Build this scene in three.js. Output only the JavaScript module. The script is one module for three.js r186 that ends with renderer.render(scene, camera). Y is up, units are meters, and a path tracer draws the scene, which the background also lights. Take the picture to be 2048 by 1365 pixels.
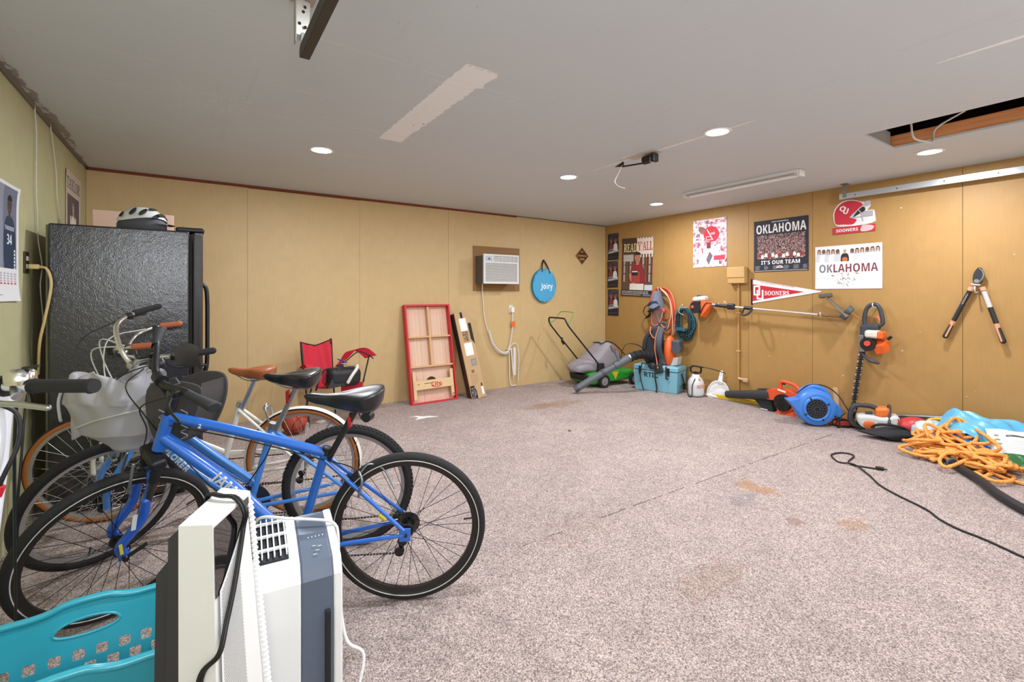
import * as THREE from 'three';
import { RoundedBoxGeometry } from 'three/addons/geometries/RoundedBoxGeometry.js';
import { ConvexGeometry } from 'three/addons/geometries/ConvexGeometry.js';
import { mergeGeometries, toCreasedNormals } from 'three/addons/utils/BufferGeometryUtils.js';
import { RectAreaLightUniformsLib } from 'three/addons/lights/RectAreaLightUniformsLib.js';

// ---------- camera, exposure, room size ----------
const scene = new THREE.Scene();
scene.background = new THREE.Color(0x000000);
const renderer = new THREE.WebGLRenderer({ antialias: true });
renderer.toneMapping = THREE.LinearToneMapping;
renderer.toneMappingExposure = 1.06;
renderer.shadowMap.enabled = true;
RectAreaLightUniformsLib.init();
const XL = -0.84, XR = 5.985, ZB = -5.901, ZF = 1.05, H = 2.6;      // left, right, back, front wall, ceiling height (m)
const camera = new THREE.PerspectiveCamera(2 * Math.atan(775.35 / 939.34) * 180 / Math.PI, 2048 / 1550.7, 0.05, 60);
camera.position.set(0, 1.396, 0);
camera.rotation.set(0, -0.595664, 0);
camera.setViewOffset(2048, 1550.7, 0, 185.7, 2048, 1365);           // level camera, lens shifted down
camera.updateProjectionMatrix();
scene.add(camera);
const LAMP = 1000;                                                    // radiance of the recessed LED lamps
const DAY = 2;                                                       // radiance of the daylit door windows behind the camera
const DAY2 = 18;                                                     // radiance of the small window left of that door
const LAMP_COLOR = new THREE.Color().setRGB(0.95, 0.98, 1.04);

// ---------- helpers ----------
let seed = 20240611;
const rnd = () => { seed = (seed * 1664525 + 1013904223) >>> 0; return seed / 4294967296; };
const rr = (a, b) => a + (b - a) * rnd();
const PI = Math.PI, V = (x, y, z) => new THREE.Vector3(x, y, z);
const v3 = (a) => Array.isArray(a) ? V(a[0], a[1], a[2]) : a.clone();
const taken = {};
function numbered(n) { const k = taken[n] = (taken[n] ?? -1) + 1; return k ? n + '_' + String(k).padStart(3, '0') : n; }
const M = (c, rough = 0.6, o = {}) => {
  const m = o.phys || o.clearcoat || o.transmission || o.sheen ? new THREE.MeshPhysicalMaterial() : new THREE.MeshStandardMaterial();
  m.color.set(c); m.roughness = rough;
  for (const k in o) if (k !== 'phys') { if (m[k] && m[k].isColor) m[k].set(o[k]); else m[k] = o[k]; }
  return m;
};
const dbl = (m) => { m.side = THREE.DoubleSide; return m; };
function clean(g) {
  if (g.index) g = g.toNonIndexed();
  for (const k of Object.keys(g.attributes)) if (!['position', 'normal', 'uv'].includes(k)) g.deleteAttribute(k);
  if (!g.attributes.normal) g.computeVertexNormals();
  if (!g.attributes.uv) g.setAttribute('uv', new THREE.BufferAttribute(new Float32Array(g.attributes.position.count * 2), 2));
  g.morphAttributes = {}; g.clearGroups();
  return g;
}
const join = (gs) => { gs = Array.isArray(gs) ? gs.flat(Infinity) : [gs]; return gs.length === 1 ? gs[0] : mergeGeometries(gs.map(clean), false); };
function T(g, p = [0, 0, 0], r = [0, 0, 0], s = 1) {
  const q = new THREE.Quaternion().setFromEuler(new THREE.Euler(r[0], r[1], r[2], 'YXZ'));
  g.applyMatrix4(new THREE.Matrix4().compose(v3(p), q, Array.isArray(s) ? v3(s) : V(s, s, s)));
  return g;
}
const box = (w, h, d, p, r) => T(new THREE.BoxGeometry(w, h, d), p, r);
const rb = (w, h, d, rad, p, r, seg = 2) => T(new RoundedBoxGeometry(w, h, d, seg, rad), p, r);
const cyl = (r1, r2, h, p, r, n = 24) => T(new THREE.CylinderGeometry(r1, r2, h, n), p, r);
const sph = (r, p, s = 1, n = 24) => T(new THREE.SphereGeometry(r, n, Math.ceil(n * 0.7)), p, [0, 0, 0], s);
const tor = (R, r, p, rot, n = 48, m = 10, arc = PI * 2) => T(new THREE.TorusGeometry(R, r, m, n, arc), p, rot);
const lathe = (pts, p, r, n = 32) => T(new THREE.LatheGeometry(pts.map((a) => new THREE.Vector2(a[0], a[1])), n), p, r);
const curve = (pts, closed = false, ten = 0.5) => new THREE.CatmullRomCurve3(pts.map(v3), closed, 'catmullrom', ten);
function tube(pts, r, o = {}) {
  const c = o.line ? polyline(pts) : curve(pts, o.closed, o.ten ?? 0.5);
  const g = new THREE.TubeGeometry(c, o.n ?? Math.max(12, pts.length * 8), r, o.m ?? 8, !!o.closed);
  if (o.closed || o.nocap) return g;
  const e = [c.getPoint(0), c.getPoint(1)];
  return join([g, ...e.map((q) => sph(r * 0.999, q, 1, o.m ?? 8))]);
}
function polyline(pts) { const p = new THREE.CurvePath(); for (let i = 0; i + 1 < pts.length; i++) p.add(new THREE.LineCurve3(v3(pts[i]), v3(pts[i + 1]))); return p; }
function bar(a, b, r, r2 = r, n = 12) {       // cylinder from a (radius r) to b (radius r2)
  a = v3(a); b = v3(b); const d = b.clone().sub(a), g = new THREE.CylinderGeometry(r2, r, d.length(), n);
  g.applyQuaternion(new THREE.Quaternion().setFromUnitVectors(V(0, 1, 0), d.clone().normalize()));
  g.translate(...a.add(b).multiplyScalar(0.5).toArray()); return g;
}
function beam(a, b, w, h, up = V(0, 1, 0)) {   // rectangular bar from a to b
  a = v3(a); b = v3(b); const z = b.clone().sub(a), L = z.length(); z.normalize();
  const x = up.clone().cross(z).normalize(), y = z.clone().cross(x), g = new THREE.BoxGeometry(w, h, L);
  g.applyMatrix4(new THREE.Matrix4().makeBasis(x, y, z).setPosition(a.add(b).multiplyScalar(0.5))); return g;
}
const shp = (pts, holes = []) => { const s = new THREE.Shape(pts.map((p) => new THREE.Vector2(p[0], p[1]))); holes.forEach((h) => s.holes.push(new THREE.Path(h.map((p) => new THREE.Vector2(p[0], p[1]))))); return s; };
function smoothShape(pts, n = 60) { const c = new THREE.CatmullRomCurve3(pts.map((p) => V(p[0], p[1], 0)), true); return c.getPoints(n).slice(0, -1).map((p) => [p.x, p.y]); }
function ext(pts, depth, o = {}) {
  const bv = o.bevel ?? 0, g = new THREE.ExtrudeGeometry(pts instanceof THREE.Shape ? pts : shp(pts, o.holes), { depth: depth - 2 * bv, bevelEnabled: bv > 0, bevelThickness: bv, bevelSize: bv, bevelOffset: -bv, bevelSegments: 2, curveSegments: 12 });
  g.translate(0, 0, -depth / 2 + bv); return T(o.crease ? toCreasedNormals(g, o.crease) : g, o.p, o.r);
}
function grid(nu, nv, f, o = {}) {             // surface f(u, v) -> [x, y, z]
  const g = new THREE.PlaneGeometry(1, 1, nu, nv), p = g.attributes.position, uv = g.attributes.uv;
  for (let i = 0; i < p.count; i++) { const q = f(uv.getX(i), uv.getY(i)); p.setXYZ(i, q[0], q[1], q[2]); }
  g.computeVertexNormals(); return g;
}
function hexa(b, t) {                          // prism between the bottom and top outlines (same count, counter-clockwise from above)
  const n = b.length, P = [...b, ...t], idx = [];
  for (let i = 0; i < n; i++) { const j = (i + 1) % n; idx.push(i, j, n + j, i, n + j, n + i); }
  for (let i = 1; i + 1 < n; i++) { idx.push(n, n + i, n + i + 1); idx.push(0, i + 1, i); }
  const g = new THREE.BufferGeometry();
  g.setAttribute('position', new THREE.Float32BufferAttribute(P.flat(), 3)); g.setIndex(idx);
  const q = g.toNonIndexed(); q.computeVertexNormals(); return clean(q);
}
const hull = (pts) => toCreasedNormals(new ConvexGeometry(pts.map(v3)), 0.6);
function thing(name, label, category, p = [0, 0, 0], r = [0, 0, 0], group) {
  const o = new THREE.Group(); o.name = numbered(name); o.position.set(...p); o.rotation.order = 'YXZ'; o.rotation.set(...r);
  o.userData = { label, category }; if (group) o.userData.group = group; scene.add(o); return o;
}
function part(parent, name, gs, m, label) {
  const o = new THREE.Mesh(join(gs), m); o.name = name; o.castShadow = o.receiveShadow = true;
  if (label) o.userData.label = label; parent.add(o); return o;
}
function single(name, gs, m, label, category, group, p = [0, 0, 0], r = [0, 0, 0]) {
  const o = part(scene, numbered(name), gs, m); o.userData = { label, category }; if (group) o.userData.group = group;
  o.position.set(...p); o.rotation.order = 'YXZ'; o.rotation.set(...r); return o;
}
function struct(name, gs, m) { const o = part(scene, name, gs, m); o.userData.kind = 'structure'; return o; }
// ---------- textures ----------
function canvas(w, h, draw) { const c = document.createElement('canvas'); c.width = w; c.height = h; draw(c.getContext('2d'), w, h); const t = new THREE.CanvasTexture(c); t.colorSpace = THREE.SRGBColorSpace; t.magFilter = THREE.LinearFilter; return t; }
function data(w, h, f, srgb = true) {
  const a = new Uint8Array(w * h * 4); let i = 0;
  for (let y = 0; y < h; y++) for (let x = 0; x < w; x++) { const c = f(x, y); a[i++] = c[0]; a[i++] = c[1]; a[i++] = c[2]; a[i++] = 255; }
  const t = new THREE.DataTexture(a, w, h); t.wrapS = t.wrapT = THREE.RepeatWrapping; t.magFilter = THREE.LinearFilter; if (srgb) t.colorSpace = THREE.SRGBColorSpace; t.needsUpdate = true; return t;
}
function vnoise(n, period) {                   // tiling value noise table
  const t = new Float32Array(n * n); for (let i = 0; i < t.length; i++) t[i] = rnd();
  return (x, y) => {
    x = ((x / period) % n + n) % n; y = ((y / period) % n + n) % n;
    const x0 = Math.floor(x), y0 = Math.floor(y), fx = x - x0, fy = y - y0, sx = fx * fx * (3 - 2 * fx), sy = fy * fy * (3 - 2 * fy), x1 = (x0 + 1) % n, y1 = (y0 + 1) % n;
    return (t[y0 * n + x0] * (1 - sx) + t[y0 * n + x1] * sx) * (1 - sy) + (t[y1 * n + x0] * (1 - sx) + t[y1 * n + x1] * sx) * sy;
  };
}
const clampb = (v) => v < 0 ? 0 : v > 255 ? 255 : v;
const grainNoise = data(256, 256, () => { const v = 90 + rnd() * 150; return [v, v, v]; }, false);
const pebble = (() => { const a = vnoise(64, 4), b = vnoise(128, 2); return data(256, 256, (x, y) => { const v = 255 * (0.6 * a(x, y) + 0.4 * b(x, y)); return [v, v, v]; }, false); })();
const rep = (t, x, y) => { const c = t.clone(); c.wrapS = c.wrapT = THREE.RepeatWrapping; c.repeat.set(x, y); c.needsUpdate = true; return c; };
// ---------- the room ----------
// painted plywood: faint vertical grain, tiling
const plyTex = (() => {
  const a = vnoise(64, 8), b = vnoise(128, 4), k = vnoise(256, 2), st = vnoise(16, 32);
  return data(512, 512, (x, y) => { const v = 240 + 3.5 * (a(x * 2.0, y * 0.125) - 0.5) + 4 * (k(x * 1.0, y * 0.0625) - 0.5) + 6 * (st(x, y) - 0.5) + 2 * (rnd() - 0.5); return [v, v, v * 0.985]; });
})();
const plyBump = (() => { const k = vnoise(256, 2), b = vnoise(64, 8); return data(512, 512, (x, y) => { const v = 255 * (0.6 * k(x, y * 0.04) + 0.4 * b(x, y * 0.25)); return [v, v, v]; }, false); })();
const wallMat = (c) => M(c, 0.55, { map: plyTex, bumpMap: plyBump, bumpScale: 0.0003 });
const mBack = wallMat('#d6b885'), mRight = wallMat('#b98f54'), mLeft = wallMat('#c9c59a'), mStud = M('#6b4a2e', 0.9);
function uvMetres(g, ax, ay, s = 1.2) { const p = g.attributes.position, u = g.attributes.uv; for (let i = 0; i < p.count; i++) u.setXY(i, p.getComponent(i, ax) / s, p.getComponent(i, ay) / s); return g; }
// back wall: sheets of plywood over studs
const wallBack = struct('wall_back', box(XR - XL + 0.4, H + 0.7, 0.12, [(XL + XR) / 2, (H + 0.7) / 2 - 0.02, ZB - 0.075]), mStud);
{
  const ed = [XL, 0.49, 1.71, 2.93, 4.15, 5.37, XR];
  for (let i = 0; i + 1 < ed.length; i++) { const w = ed[i + 1] - ed[i] - 0.0015, top = i < 3 ? 2.572 - 0.004 * (i % 2) : 2.588; part(wallBack, 'panel', uvMetres(rb(w, top, 0.012, 0.0015, [(ed[i] + ed[i + 1]) / 2, top / 2, ZB - 0.006 - 0.0008 * (i % 3)]), 0, 1), mBack); }
}
const wallRight = struct('wall_right', box(0.12, H + 0.7, ZF - ZB + 0.4, [XR + 0.075, (H + 0.7) / 2 - 0.02, (ZF + ZB) / 2]), mStud);
{
  const ed = [ZB, -4.685, -3.337, -2.573, -1.279, -0.06, ZF];
  for (let i = 0; i + 1 < ed.length; i++) { const w = ed[i + 1] - ed[i] - 0.003; part(wallRight, 'panel', uvMetres(rb(0.012, 2.6, w, 0.0015, [XR + 0.006 + 0.0008 * (i % 2), 1.3, (ed[i] + ed[i + 1]) / 2]), 2, 1), mRight); }
}
{
  // small white chips where the brown paint has flaked
  const chips = []; for (const [y, z] of [[0.62, -3.08], [0.71, -4.0], [0.49, -2.27], [0.82, -1.74], [0.5, -1.2], [0.44, -1.26], [1.02, -1.6], [2.3, -2.75], [0.9, -2.9], [2.28, -1.75], [1.75, -0.95], [1.1, -4.3]]) chips.push(hull([[0, 0, 0], [0, rr(0.006, 0.014), rr(0.004, 0.012)], [0, rr(-0.004, 0.004), rr(0.01, 0.02)], [-0.0015, 0.005, 0.008]]).translate(XR - 0.0002, y, z));
  part(wallRight, 'paint_chips', chips, M('#e6dccb', 0.7), 'tiny white paint chips').userData.kind = 'stuff';
}
const wallLeft = struct('wall_left', box(0.12, H + 0.7, ZF - ZB + 0.4, [XL - 0.075, (H + 0.7) / 2 - 0.02, (ZF + ZB) / 2]), mStud);
{
  const ed = [ZB, -4.95, -3.73, -2.51, -1.29, -0.07, ZF];
  for (let i = 0; i + 1 < ed.length; i++) { const w = ed[i + 1] - ed[i] - 0.003, t = i < 2 ? 2.585 : 2.57; part(wallLeft, 'panel', uvMetres(rb(0.012, t, w, 0.0015, [XL - 0.006 - 0.0008 * (i % 2), t / 2, (ed[i] + ed[i + 1]) / 2]), 2, 1), mLeft); }
}
// wall behind the camera with a closed overhead door between the two door tracks
const frontShape = shp([[XL - 0.2, -0.02], [XR + 0.2, -0.02], [XR + 0.2, H + 0.7], [XL - 0.2, H + 0.7]], [[[0.42, 0], [0.42, 2.14], [5.8, 2.14], [5.8, 0]], [[-0.76, 1.56], [-0.76, 2.1], [0.34, 2.1], [0.34, 1.56]]]);
struct('wall_front', ext(frontShape, 0.12, { p: [0, 0, ZF + 0.06] }), wallMat('#cdb587'));
{
  // closed overhead door; its second row from the top is a row of windows lit by the daylight outside
  const g = ext(shp([[0.41, 0], [5.81, 0], [5.81, 2.15], [0.41, 2.15]], [...Array(6)].map((_, c) => { const x = 0.87 + c * 0.896; return [[x - 0.38, 1.66], [x - 0.38, 2.04], [x + 0.38, 2.04], [x + 0.38, 1.66]]; })), 0.03, { p: [0, 0, ZF + 0.06] });
  const d = struct('door_1', g, M('#d8d6cf', 0.5)), pm = M('#e2e0da', 0.45);
  for (let r = 0; r < 3; r++) for (let c = 0; c < 6; c++) part(d, 'panel', rb(0.84, 0.47, 0.03, 0.01, [0.87 + c * 0.896, 0.28 + r * 0.53, ZF + 0.042]), pm);
  const wm = M('#ffffff', 0.3, { emissive: '#dfeaff', emissiveIntensity: 2 });
  for (let c = 0; c < 6; c++) {
    part(d, 'window_pane', box(0.78, 0.4, 0.006, [0.87 + c * 0.896, 1.85, ZF + 0.055]), wm, 'daylit frosted pane');
    const l = new THREE.RectAreaLight(new THREE.Color().setRGB(0.93, 0.98, 1.05), DAY, 0.72, 0.36); l.position.set(0.87 + c * 0.896, 1.85, ZF + 0.02); scene.add(l);
  }
}
{
  // small three-light window left of the overhead door
  const w = struct('window_1', ext(shp([[-0.8, 1.52], [0.38, 1.52], [0.38, 2.14], [-0.8, 2.14]], [-0.575, -0.21, 0.155].map((x) => [[x - 0.165, 1.58], [x - 0.165, 2.08], [x + 0.165, 2.08], [x + 0.165, 1.58]])), 0.05, { bevel: 0.004, p: [0, 0, ZF + 0.02] }), M('#d8d6cf', 0.5)), pm = M('#ffffff', 0.3, { emissive: '#e4edff', emissiveIntensity: 6 });
  for (const x of [-0.575, -0.21, 0.155]) {
    part(w, 'window_pane', box(0.34, 0.51, 0.005, [x, 1.83, ZF + 0.03]), pm, 'daylit frosted pane');
    const l = new THREE.RectAreaLight(new THREE.Color().setRGB(0.95, 0.99, 1.04), DAY2, 0.31, 0.48); l.position.set(x, 1.83, ZF + 0.005); scene.add(l);
  }
}
// floor: worn speckled carpet, one texture over the whole room
const FX = XR - XL, FZ = ZF - ZB;
const carpetTex = (() => {
  const N = 2048, big = vnoise(64, 64), mid = vnoise(128, 14), sp = vnoise(512, 2), a = new Uint8Array(N * N * 4);
  const P = (x, z) => [(x - XL) / FX * N, (z - ZB) / FZ * N];
  const stains = [[3.79, -4.62, 0.5, 0.2, [150, 112, 84], 0.5], [3.55, -4.66, 0.3, 0.14, [146, 108, 82], 0.4], [3.37, -1.83, 0.1, 0.2, [168, 122, 84], 0.75], [3.1, -1.76, 0.16, 0.09, [112, 106, 108], 0.35], [3.05, -1.41, 0.07, 0.07, [128, 100, 88], 0.6], [3.3, -1.2, 0.12, 0.09, [164, 120, 84], 0.5], [2.1, -1.35, 0.3, 0.14, [150, 118, 96], 0.3], [1.9, -2.1, 0.3, 0.2, [150, 122, 110], 0.25], [2.6, -3.1, 0.5, 0.25, [160, 140, 132], 0.25]].map(([x, z, rx, rz, c, k]) => { const p = P(x, z); return [p[0], p[1], rx / FX * N, rz / FZ * N, c, k]; });
  for (let y = 0, i = 0; y < N; y++) {
    for (let x = 0; x < N; x++, i += 4) {
      const s = sp(x, y) * 0.22 + rnd() * 0.78, w = 0.5 * big(x, y) + 0.5 * mid(x, y);
      let k = s < 0.32 ? 0.55 + s * 0.45 : s > 0.68 ? 1.18 : 0.95;
      k *= 0.94 + 0.12 * w + 0.05 * (rnd() - 0.5);
      let r = 175 * k, g = 159 * k - (s < 0.36 ? 3 : 0), b = 152 * k - (s < 0.36 ? 2 : 0);
      for (const t of stains) {
        const dx = (x - t[0]) / t[2], dy = (y - t[1]) / t[3], q = dx * dx + dy * dy;
        if (q < 1) { const w2 = mid(x * 1.3 + 7, y * 1.3) * 0.6 + big(x * 3, y * 3) * 0.4, e = t[5] * 0.75 * (w2 > q * 0.75 + 0.12 ? 1 : 0.15) * (0.4 + s); r += (t[4][0] * k - r) * Math.min(e, 0.9); g += (t[4][1] * k - g) * Math.min(e, 0.9); b += (t[4][2] * k - b) * Math.min(e, 0.9); }
      }
      a[i] = clampb(r); a[i + 1] = clampb(g); a[i + 2] = clampb(b); a[i + 3] = 255;
    }
  }
  const t = new THREE.DataTexture(a, N, N); t.colorSpace = THREE.SRGBColorSpace; t.magFilter = THREE.LinearFilter; t.needsUpdate = true; return t;
})();
const pile = (() => { const k = vnoise(256, 2), q = vnoise(128, 4); return data(512, 512, (x, y) => { const v = 255 * (0.7 * k(x * 1.2, y * 0.8) + 0.3 * q(x, y)); return [v, v, v]; }, false); })();
{
  const g = box(FX + 0.2, 0.1, FZ + 0.2, [(XL + XR) / 2, -0.05, (ZF + ZB) / 2]), p = g.attributes.position, u = g.attributes.uv;
  for (let i = 0; i < p.count; i++) u.setXY(i, (p.getX(i) - XL) / FX, (p.getZ(i) - ZB) / FZ);
  const m = M('#ffffff', 0.97, { map: carpetTex, bumpMap: rep(pile, 12, 12), bumpScale: 0.004 });
  const f = struct('floor', g, m);
  // the seam where two widths of carpet meet, a dark frayed line
  const seg = []; for (let x = 1.35; x < 5.7; x += 0.06) if (rnd() < (x < 2.1 ? 0.25 : 0.75)) seg.push(box(rr(0.03, 0.07), 0.003, rr(0.002, 0.005), [x, 0.0008, -2.118 + (x - 2.232) * 0.0089 + rr(-0.003, 0.003)], [0, rr(-0.05, 0.05), 0]));
  part(f, 'carpet_seam', seg, M('#6b5751', 1), 'dark frayed carpet seam');
}
// ceiling: grey painted drywall with patches of joint compound, cut open near the right wall
const HX0 = 4.18, HX1 = 4.775, HZ0 = -1.44, HZ1 = -0.25;
const ceilTex = (() => {
  const W = 2048, P = (x, z) => [(x - XL) / FX * W, (z - ZB) / FZ * W];
  const t = canvas(W, W, (c) => {
    c.fillStyle = '#cdd4d8'; c.fillRect(0, 0, W, W);
    const poly = (pts, col, alpha = 1) => { c.globalAlpha = alpha; c.fillStyle = col; c.beginPath(); pts.forEach((p, i) => { const q = P(p[0], p[1]); i ? c.lineTo(q[0], q[1]) : c.moveTo(q[0], q[1]); }); c.closePath(); c.fill(); c.globalAlpha = 1; };
    // rag-edged patch of bare compound
    const L = [], R = []; for (let i = 0; i <= 60; i++) { const z = -3.565 + 1.41 * i / 60; L.push([1.175 + rr(-0.006, 0.006), z]); R.push([1.35 + 0.02 * i / 60 + rr(-0.006, 0.012) + (i > 50 ? rr(0, 0.03) : 0), z]); }
    poly([...L, ...R.reverse()], '#f7f7f7');
    for (let i = 0; i < 30; i++) { const x = rr(1.17, 1.4), z = -2.16 + rr(-0.02, 0.05); poly([[x, z], [x + 0.03, z + 0.004], [x + 0.02, z + 0.02]], '#d6d5d4', 0.7); }
    poly([[1.29, -3.16], [1.3, -3.16], [1.3, -3.15], [1.29, -3.15]], '#6d6a66'); poly([[1.33, -3.1], [1.35, -3.1], [1.345, -3.08]], '#85827d');
    // long thin patches
    const strip = (x, z0, z1, w, col, a) => { for (let z = z0; z < z1; z += 0.02) { const e = Math.sin(PI * (z - z0) / (z1 - z0)); const h = w * (0.35 + 0.65 * e) * rr(0.6, 1); poly([[x - h + rr(-0.004, 0.004), z], [x + h, z], [x + h, z + 0.024], [x - h, z + 0.024]], col, a); } };
    strip(3.21, -3.35, -1.75, 0.02, '#f3f2ee', 0.9); strip(3.14, -2.98, -2.72, 0.03, '#efe9e2', 0.9);
    strip(3.2, -0.78, -0.2, 0.018, '#f6f5f1', 0.95);
    // faint trowel streaks across the left part
    for (let i = 0; i < 70; i++) { const z = [-4.45, -4.2, -3.5, -3.42, -3.0, -2.4][i % 6] + rr(-0.07, 0.07), x = rr(-0.84, 1.1), l = rr(0.1, 0.7); poly([[x, z], [x + l, z + rr(-0.01, 0.01)], [x + l, z + 0.008], [x, z + 0.012]], '#e9e9e6', rr(0.1, 0.35)); }
    for (let i = 0; i < 160; i++) { const x = rr(-0.1, 0.28), z = rr(-3.75, -3.3); poly([[x, z], [x + 0.012, z], [x + 0.012, z + rr(0.02, 0.1)], [x, z + 0.02]], '#e6e6e3', rr(0.05, 0.25)); }
    // dirty unpainted edge along the left wall
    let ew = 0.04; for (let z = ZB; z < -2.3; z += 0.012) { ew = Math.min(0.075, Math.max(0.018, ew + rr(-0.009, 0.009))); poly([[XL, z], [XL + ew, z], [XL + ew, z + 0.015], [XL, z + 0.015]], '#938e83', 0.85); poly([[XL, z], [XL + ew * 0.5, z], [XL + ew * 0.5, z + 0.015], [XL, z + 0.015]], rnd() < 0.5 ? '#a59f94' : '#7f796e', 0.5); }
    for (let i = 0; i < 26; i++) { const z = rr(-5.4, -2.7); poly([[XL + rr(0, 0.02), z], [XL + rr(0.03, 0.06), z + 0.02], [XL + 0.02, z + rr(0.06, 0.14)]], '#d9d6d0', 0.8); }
    for (let i = 0; i < 120; i++) { const x = rr(XL, XR), z = rr(ZB, 0); poly([[x, z], [x + 0.008, z], [x + 0.006, z + 0.01]], '#85837e', rr(0.2, 0.6)); }
    for (let i = 0; i < 90; i++) { const x = rr(XL, XR), z = rr(ZB, 0), l = rr(0.1, 0.5); poly([[x, z], [x + rr(-0.02, 0.02), z + l], [x + 0.03, z + l], [x + 0.03, z]], rnd() < 0.5 ? '#d9dcdc' : '#c1c5c8', 0.15); }
  });
  t.flipY = false; return t;
})();
{
  const s = shp([[XL - 0.1, ZB - 0.1], [XR + 0.1, ZB - 0.1], [XR + 0.1, ZF + 0.1], [XL - 0.1, ZF + 0.1]], [[[HX0, HZ0], [HX0, HZ1], [HX1, HZ1], [HX1, HZ0]]]);
  const g = new THREE.ExtrudeGeometry(s, { depth: 0.016, bevelEnabled: false });
  g.applyMatrix4(new THREE.Matrix4().makeBasis(V(1, 0, 0), V(0, 0, 1), V(0, 1, 0)).setPosition(0, H, 0));   // shape (x, z), thickness upwards
  const p = g.attributes.position, u = g.attributes.uv, ix = clean(g);
  const P2 = ix.attributes.position, U2 = ix.attributes.uv; for (let i = 0; i < P2.count; i++) U2.setXY(i, (P2.getX(i) - XL) / FX, (P2.getZ(i) - ZB) / FZ);
  // the basis above mirrors, so turn every triangle round
  const a = P2.array; for (let i = 0; i < a.length; i += 9) for (let k = 0; k < 3; k++) { let t = a[i + 3 + k]; a[i + 3 + k] = a[i + 6 + k]; a[i + 6 + k] = t; }
  const b = U2.array; for (let i = 0; i < b.length; i += 6) for (let k = 0; k < 2; k++) { let t = b[i + 2 + k]; b[i + 2 + k] = b[i + 4 + k]; b[i + 4 + k] = t; }
  ix.computeVertexNormals();
  struct('ceiling', ix, M('#ffffff', 0.62, { map: ceilTex }));
  // the loft above the opening: joists, boards and a dark underside
  const wood = canvas(512, 128, (c, w, h) => { c.fillStyle = '#e39a62'; c.fillRect(0, 0, w, h); for (let i = 0; i < 70; i++) { c.strokeStyle = ['#c9743e', '#efb07c', '#d4844c'][i % 3]; c.globalAlpha = 0.45; c.lineWidth = rr(0.6, 2.2); c.beginPath(); const y = rr(0, h), k = rr(-8, 8); c.moveTo(0, y); c.bezierCurveTo(w * 0.3, y + k, w * 0.6, y - k, w, y + rr(-5, 5)); c.stroke(); } });
  wood.wrapS = wood.wrapT = THREE.RepeatWrapping; const mWood = M('#ffffff', 0.75, { map: wood });
  const jo = struct('trim_1', uvMetres(box(0.038, 0.09, ZF - ZB, [HX1 + 0.021, H + 0.016 + 0.046, (ZF + ZB) / 2]), 2, 1, 0.5), mWood); jo.userData.label = 'orange-brown ceiling joist along the opening';
  struct('trim_2', uvMetres(box(0.038, 0.14, ZF - ZB, [HX0 - 0.021, H + 0.016 + 0.072, (ZF + ZB) / 2]), 2, 1, 0.5), mWood);
  struct('trim_3', uvMetres(box(HX1 - HX0 - 0.01, 0.12, 0.02, [(HX0 + HX1) / 2, H + 0.08, HZ0 - 0.03]), 0, 1, 0.5), M('#a9a59c', 0.9));
  struct('trim_4', box(FX + 0.3, 0.03, FZ + 0.3, [(XL + XR) / 2, H + 0.62, (ZF + ZB) / 2]), M('#4d4a52', 0.95));
  struct('trim_5', rb(0.22, 0.05, 1.6, 0.01, [4.42, H + 0.3, -0.4], [0, 0, 0.6]), M('#a59b8c', 0.9));
  // dark red strip along the top of the back wall
  struct('trim_6', box(4.9, 0.026, 0.01, [XL + 2.47, H - 0.014, ZB + 0.002]), M('#7c3a22', 0.8));
  struct('trim_7', box(0.02, 0.03, 3.1, [XL + 0.004, H - 0.014, -4.1]), M('#7a7468', 0.95));
}
// ---------- recessed lamps ----------
const lensMat = M('#ffffff', 0.5, { emissive: '#ffffff', emissiveIntensity: 6 }), trimMat = M('#eeeeee', 0.5);
[[0.88, -4.12, 'round recessed ceiling lamp nearest the refrigerator'], [3.17, -3.65, 'round recessed ceiling lamp above the air conditioner and red board'], [3.2, -2.02, 'large bright recessed ceiling lamp in front of the black opener bracket'], [5.08, -4.08, 'small recessed ceiling lamp near the far corner beside the white tube light'], [5.13, -1.3, 'recessed ceiling lamp beside the opening with the wooden joist'],
  [0.97, -1.4, 'recessed ceiling lamp above the bicycles, over the camera'], [3.2, 0.35, 'recessed ceiling lamp near the overhead door']].forEach(([x, z, label]) => {
  const t = thing('recessed_lamp', label, 'ceiling lamp', [x, H, z], [0, 0, 0], 'recessed lamps in the ceiling');
  part(t, 'trim_ring', lathe([[0.078, 0], [0.1, -0.001], [0.1, -0.004], [0.094, -0.007], [0.078, -0.006]], undefined, undefined, 40), trimMat);
  part(t, 'lamp_lens', cyl(0.079, 0.079, 0.003, [0, -0.0035, 0], undefined, 40), lensMat);
  const l = new THREE.RectAreaLight(LAMP_COLOR, LAMP, 0.105, 0.105); l.position.set(x, H - 0.008, z); l.rotation.x = -PI / 2; scene.add(l);
});
// ---------- shared materials ----------
const mRubber = M('#1c1c1d', 0.75, { bumpMap: rep(pebble, 6, 2), bumpScale: 0.0008 }), mBlack = M('#161617', 0.45), mBlackMatte = M('#1d1d1e', 0.8), mDark = M('#2a2b2d', 0.55),
  mChrome = M('#d9d9d6', 0.18, { metalness: 1 }), mAlu = M('#b9bbbd', 0.32, { metalness: 1 }), mSteel = M('#8f9296', 0.4, { metalness: 0.9 }), mWhitePl = M('#ececea', 0.35), mSpoke = M('#26262a', 0.4, { metalness: 0.6 }), mSpokeS = M('#c8c8c8', 0.3, { metalness: 0.9 }),
  mOrangePl = M('#e8642a', 0.38), mGreyPl = M('#55585e', 0.5), mLightGrey = M('#b9bbbf', 0.5), mRed = M('#c8202c', 0.5), mClear = M('#f4f6f6', 0.12, { transmission: 0.85, thickness: 0, roughness: 0.2 });
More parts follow.
